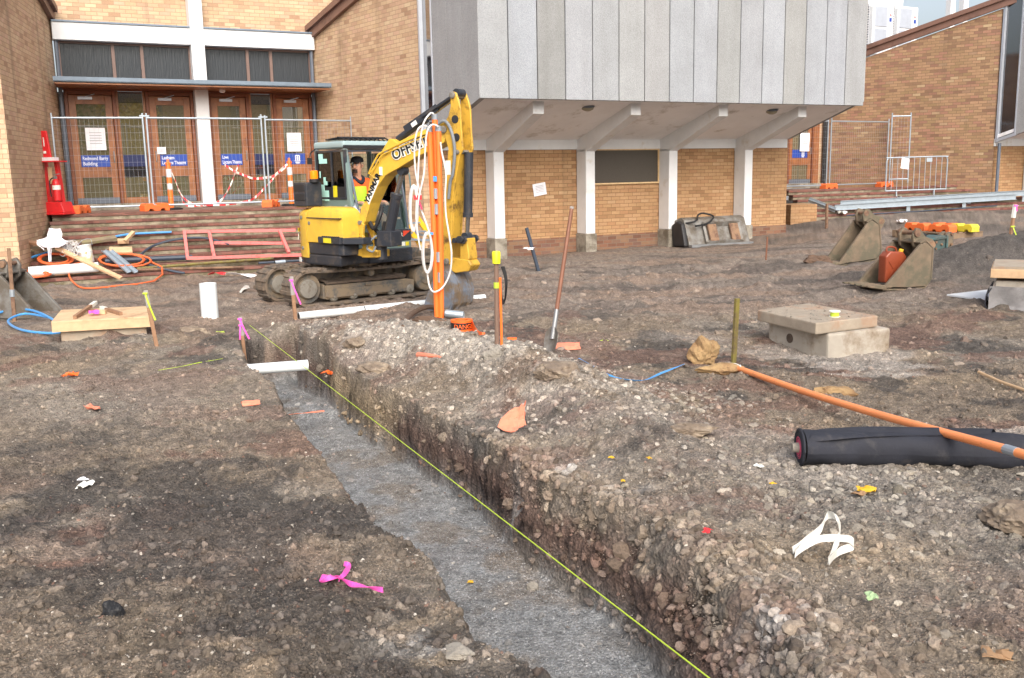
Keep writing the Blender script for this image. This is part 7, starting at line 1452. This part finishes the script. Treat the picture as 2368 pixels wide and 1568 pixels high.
# danger tape roll
dz = hit(1068, 772)+ZD*.035; dt_ = thing('danger_tape', dz, 'roll of orange danger tape with a loose tail on the spoil heap', 'tape roll')
m = MB(); m.lathe([(.060, .0), (.105, .0), (.105, .10), (.060, .10), (.058, .05)], dz, n=28); m.build('roll', 'tape_orange', dt_, smooth=False)
m = MB(); m.lathe([(.1065, .02), (.1065, .08)], dz, n=28); m.build('black_band', 'letter_black', dt_)
tm = text_mb('DANGER', .058, Vector((0, 0, 0)), (1, 0, 0), (0, 0, 1), .003); 
for v in tm.v: an = -2.25+v.x/.107; v.xyz = (dz.x+(.1085-v.y)*math.cos(an), dz.y+(.1085-v.y)*math.sin(an), dz.z+.028+v.z)
tm.build('lettering', 'tape_orange', dt_)
ta = [at_z(1085, 765, dz.z+.05), hit(1105, 775, .05), hit(1125, 782, .03), hit(1140, 786, .01)]; ta[0] = dz+Vector((.1, -.03, .05)); rows = []
for i, p in enumerate(spline(ta, 4)): rows.append([p-ZD*.045+Vector((0, -.01*i*.3, 0)), p+ZD*.045])
m = MB(); m.sheet(rows, .002); m.build('loose_tail', 'tape_orange', dt_)
cn = hit(1030, 735); m = MB(); m.lathe([(.045, 0), (.05, .005), (.05, .23), (.046, .24), (.042, .235)], cn+ZD*.06, axis=(.95, -.2, -.1), n=18); T('spray_can', m, 'galv', 'silver spray can lying at the foot of the orange conduits', 'can', smooth=True)
ribbon([hit(x, y, .03) for x, y in ((1338, 828), (1370, 845), (1410, 868), (1480, 880), (1530, 862), (1580, 842))], .02, 'cable_blue', 'thin blue plastic strip lying behind the spoil heap', 'plastic strip')
m = MB(); m.tube([hit(2262, 868)+ZD*.03, hit(2310, 890)+ZD*.03, hit(2400, 922)+ZD*.03], .014); T('stick', m, 'raw_timber', 'long thin pale stick on the earth at the right edge', 'stick')
# rocks and clods large enough to pick out
def rock(px, s, mat, label, cat='rock', flat=.7, seed=0, name='rock', lift=0.0, grp=None):
    c = hit(*px); bm = bmesh.new(); bmesh.ops.create_icosphere(bm, subdivisions=4, radius=1); m = MB(); g = np.random.default_rng(seed); ph = g.random(3)*20
    vs = np.array([v.co[:] for v in bm.verts]); fs = [tuple(v.index for v in f.verts) for f in bm.faces]; bm.free()
    d = 1+.9*fbm(vs[:, 0]+ph[0]+vs[:, 2]*.7, vs[:, 1]+ph[1]-vs[:, 2]*.5, .9, 5, seed+60)
    for _ in range(7): n_ = g.standard_normal(3); n_ /= np.linalg.norm(n_); d = np.minimum(d, (.62+.25*g.random())/np.maximum(vs@n_, .05))
    d += .30*fbm(vs[:, 0]*1.0+vs[:, 2], vs[:, 1]-vs[:, 2], .26, 4, seed+90)+.10*fbm(vs[:, 0]-vs[:, 2], vs[:, 1]+vs[:, 2], .09, 2, seed+95)
    sx, sy, sz = s if isinstance(s, tuple) else (s, s*.8, s*flat)
    P_ = vs*d[:, None]*np.array([sx, sy, sz]); m.add([c+Vector(p)+ZD*(sz*.45+lift) for p in P_], fs); return T(name, m, mat, label, cat, grp)
rock((1625, 838), (.17, .14, .17), 'clod_yellow', 'yellowish boulder with jagged top beside the olive post', seed=1); rock((1660, 862), (.21, .08, .06), 'clod_yellow', 'flat yellow rock slab leaning by the yellowish boulder', seed=2)
rock((1278, 872), (.15, .13, .09), 'clod', 'broad pale clod on the spoil heap below the shovel', 'clod', seed=3, name='clod'); rock((1252, 850), (.07, .06, .06), 'clod', 'small round clod behind the broad pale one', 'clod', seed=4, name='clod'); rock((1140, 830), (.09, .07, .07), 'rock_grey', 'rounded stone at the foot of the brown marker pole', seed=5)
rock((1930, 922), (.22, .10, .07), 'clod_yellow', 'dark yellow clod under the long orange conduit', 'clod', seed=6, name='clod'); rock((2350, 1225), (.17, .14, .09), 'clod', 'big crumbly clod at the right edge of the gravel', 'clod', seed=7, name='clod'); rock((1600, 1000), (.17, .10, .05), 'clod', 'long brown clod on the bank left of the black roll', 'clod', seed=8, name='clod')
rock((1232, 1362), (.035, .03, .03), 'rock_grey', 'single grey stone on the trench floor', seed=9); rock((450, 775), (.20, .14, .07), 'clod', 'brown clod beside the fat white upright pipe', 'clod', seed=10, name='clod'); rock((263, 1432), (.05, .04, .05), 'rubber_black', 'black stone lump in the left foreground', seed=11); rock((1058, 1515), (.07, .05, .025), 'rock_grey', 'flat grey stone at the bottom of the left bank', seed=12)
rock((870, 860), (.16, .10, .07), 'clod', 'dark overhanging clod on the trench side of the heap', 'clod', seed=13, name='clod'); rock((820, 800), (.13, .10, .07), 'clod', 'dark clod at the far trench rim', 'clod', seed=14, name='clod'); rock(cC(400, 515), (.30, .17, .13), 'root_brown', 'clump of brown earth fallen from the lip of the rear bucket', 'clod', seed=15, name='clod'); rock((990, 745), (.2, .07, .05), 'root_brown', 'dark root clump at the foot of the orange conduits', 'clod', seed=16, name='clod')
m = MB(); m.tube(spline([hit(930, 760)+ZD*.0, hit(950, 742)+ZD*.08, hit(985, 728)+ZD*.1, hit(1010, 722)+ZD*.06], 6), [.035]*19, 8); T('tree_root', m, 'root_brown', 'dark tree root curving out of the spoil before the orange conduits', 'root', smooth=True)
m = MB(); m.tube(spline([hit(968, 826)+ZD*.02, hit(985, 832)+ZD*.04, hit(1010, 832)+ZD*.03, hit(1030, 835)+ZD*.02], 6), [.03-.0013*k for k in range(19)], 8); T('tree_root', m, 'terracotta', 'reddish root stub on top of the spoil heap', 'root', smooth=True)
# pale blue cables at the left edge
m = MB(); m.tube(spline([hit(-40, 745)+ZD*.05, hit(30, 735)+ZD*.12, hit(90, 745)+ZD*.14, hit(150, 768)+ZD*.05, hit(120, 776)+ZD*.03, hit(50, 770)+ZD*.04, hit(20, 752)+ZD*.06, hit(60, 742)+ZD*.1, hit(118, 752)+ZD*.1], 6), .016, 8); T('blue_cable', m, 'cable_blue', 'pale blue cable looped on the earth beside the plywood cover', 'cable', smooth=True)
# ------------------------------------------------------------------ air conditioners on the right roof
for k, (x0, x1, y0, l_) in enumerate(((2008, 2064, 8, 'left white outdoor air conditioner on the right roof'), (2066, 2120, 13, 'right white outdoor air conditioner on the right roof'))):
    NA = 7.6; ul, ur_ = un(on_n(x0, 60, NA))[0], un(on_n(x1, 60, NA))[0]; zt2 = on_n(x0, y0, NA).z; w = ur_-ul; ct = thing('air_conditioner', B((ul+ur_)/2, NA, zt2-1.7), l_, 'air conditioner', 'air conditioners on the roof')
    m = MB(); m.box(B((ul+ur_)/2, NA+.2, zt2-.9), (w, .42, 1.8), (UD, ND, ZD)); m.build('casing', 'white_paint', ct, bevel=.02)
    for zc in (-.42, -1.22): m = MB(); m.box(B(ul+w*.47, NA-.02, zt2+zc-.02), (w*.52, .03, .72), (UD, ND, ZD)); m.build('fan_panel', 'alu_frame', ct, bevel=.012, seg=1)
    m = MB()
    for i in range(18): m.box(B(ul-.006, NA+.2, zt2-.12-.09*i), (.014, .38, .03), (UD, ND, ZD))
    for i in range(4): m.box(B(ul+.02+.04*i, NA-.014, zt2-.9), (.012, .01, 1.6), (UD, ND, ZD))
    m.build('grille', 'pipe_grey', ct)
    m = MB(); c = B(ur_-w*.13, NA-.018, zt2-.36)
    for dx, dz_ in ((0, .035), (-.03, -.018), (.03, -.018)): m.add([c+UD*dx+ZD*(dz_+.035), c+UD*(dx+.024)+ZD*dz_, c+UD*dx+ZD*(dz_-.035), c+UD*(dx-.024)+ZD*dz_], [(0, 1, 2, 3)])
    m.build('emblem', 'scrap_red', ct); m = MB(); m.box(c-ZD*.17, (.12, .006, .14), (UD, ND, ZD)); m.build('label_plate', 'sign_blue', ct)
    m = MB(); m.box(B((ul+ur_)/2, NA+.2, zt2-2.0), (w*.8, .4, .42), (UD, ND, ZD)); m.build('stand', 'steel_dull', ct)
# ------------------------------------------------------------------ what stands behind the photographer (seen mirrored in the door panes)
rb = thing('brick_building', (19, -13, 0), 'tan brick building with tall windows across the yard behind the photographer', 'building')
m = MB(); m.box((21, -13, 4.2), (22, 4, 9)); wall_uv(m.build('brick_wall', 'brick_tan', rb))
for k in range(6):
    m = MB(); m.box((12.5+3.2*k, -10.98, 4.4), (1.0, .08, 6)); w_ = m.build('window', 'dark_window', rb); m = MB(); m.box((12.5+3.2*k, -10.95, 4.4), (.06, .06, 6)); m.box((12.5+3.2*k, -10.95, 3.4), (1.0, .06, .08)); m.build('frame', 'alu_frame', w_)
simple('bark', sc(96,82,70), .9, var=.25, bump=.5); simple('foliage', sc(86,104,52), .7, var=.35, vs=2); simple('foliage_yellow', sc(170,146,52), .7, var=.3, vs=2)
def tree(loc, h, r, mat, label, seed):
    g = random.Random(seed); t = thing('tree', loc, label, 'tree'); l = Vector(loc); m = MB(); m.tube([l-ZD*.2, l+ZD*h*.3, l+ZD*h*.6+Vector((.2, .1, 0)), l+ZD*h*.9], [.2, .16, .1, .03], 10)
    for k in range(14):
        a = g.uniform(0, 6.3); z = h*g.uniform(.35, .75); e = Vector((math.cos(a), math.sin(a), .5))*r*g.uniform(.5, .95); m.tube([l+ZD*z, l+ZD*z+e*.5+ZD*.1, l+ZD*z+e], [.06, .04, .012], 6)
    m.build('trunk', 'bark', t); m = MB(); cl = [(g.uniform(0, 6.3), g.uniform(.2, 1), g.uniform(.4, 1.05)) for _ in range(46)]
    for a, q, z in cl:
        c = l+Vector((math.cos(a)*r*q, math.sin(a)*r*q, h*z))
        for _ in range(60):
            p = c+Vector((g.gauss(0, .4), g.gauss(0, .4), g.gauss(0, .3))); u = Vector((g.gauss(0, 1), g.gauss(0, 1), g.gauss(0, 1))).normalized(); v = u.orthogonal().normalized(); s = g.uniform(.07, .13); m.add([p-u*s, p+v*s*.5, p+u*s, p-v*s*.5], [(0, 1, 2, 3)])
    m.build('crown', mat, t)
tree((7.5, -9, .1), 8, 2.6, 'foliage', 'green leafy tree standing behind the photographer near the brick building', 1); tree((3.2, -13, .1), 9, 3, 'foliage', 'tall green tree farther back behind the photographer', 2); tree((9.6, -4.8, .1), 5.5, 1.6, 'foliage_yellow', 'small tree with yellowing leaves behind the photographer', 3)
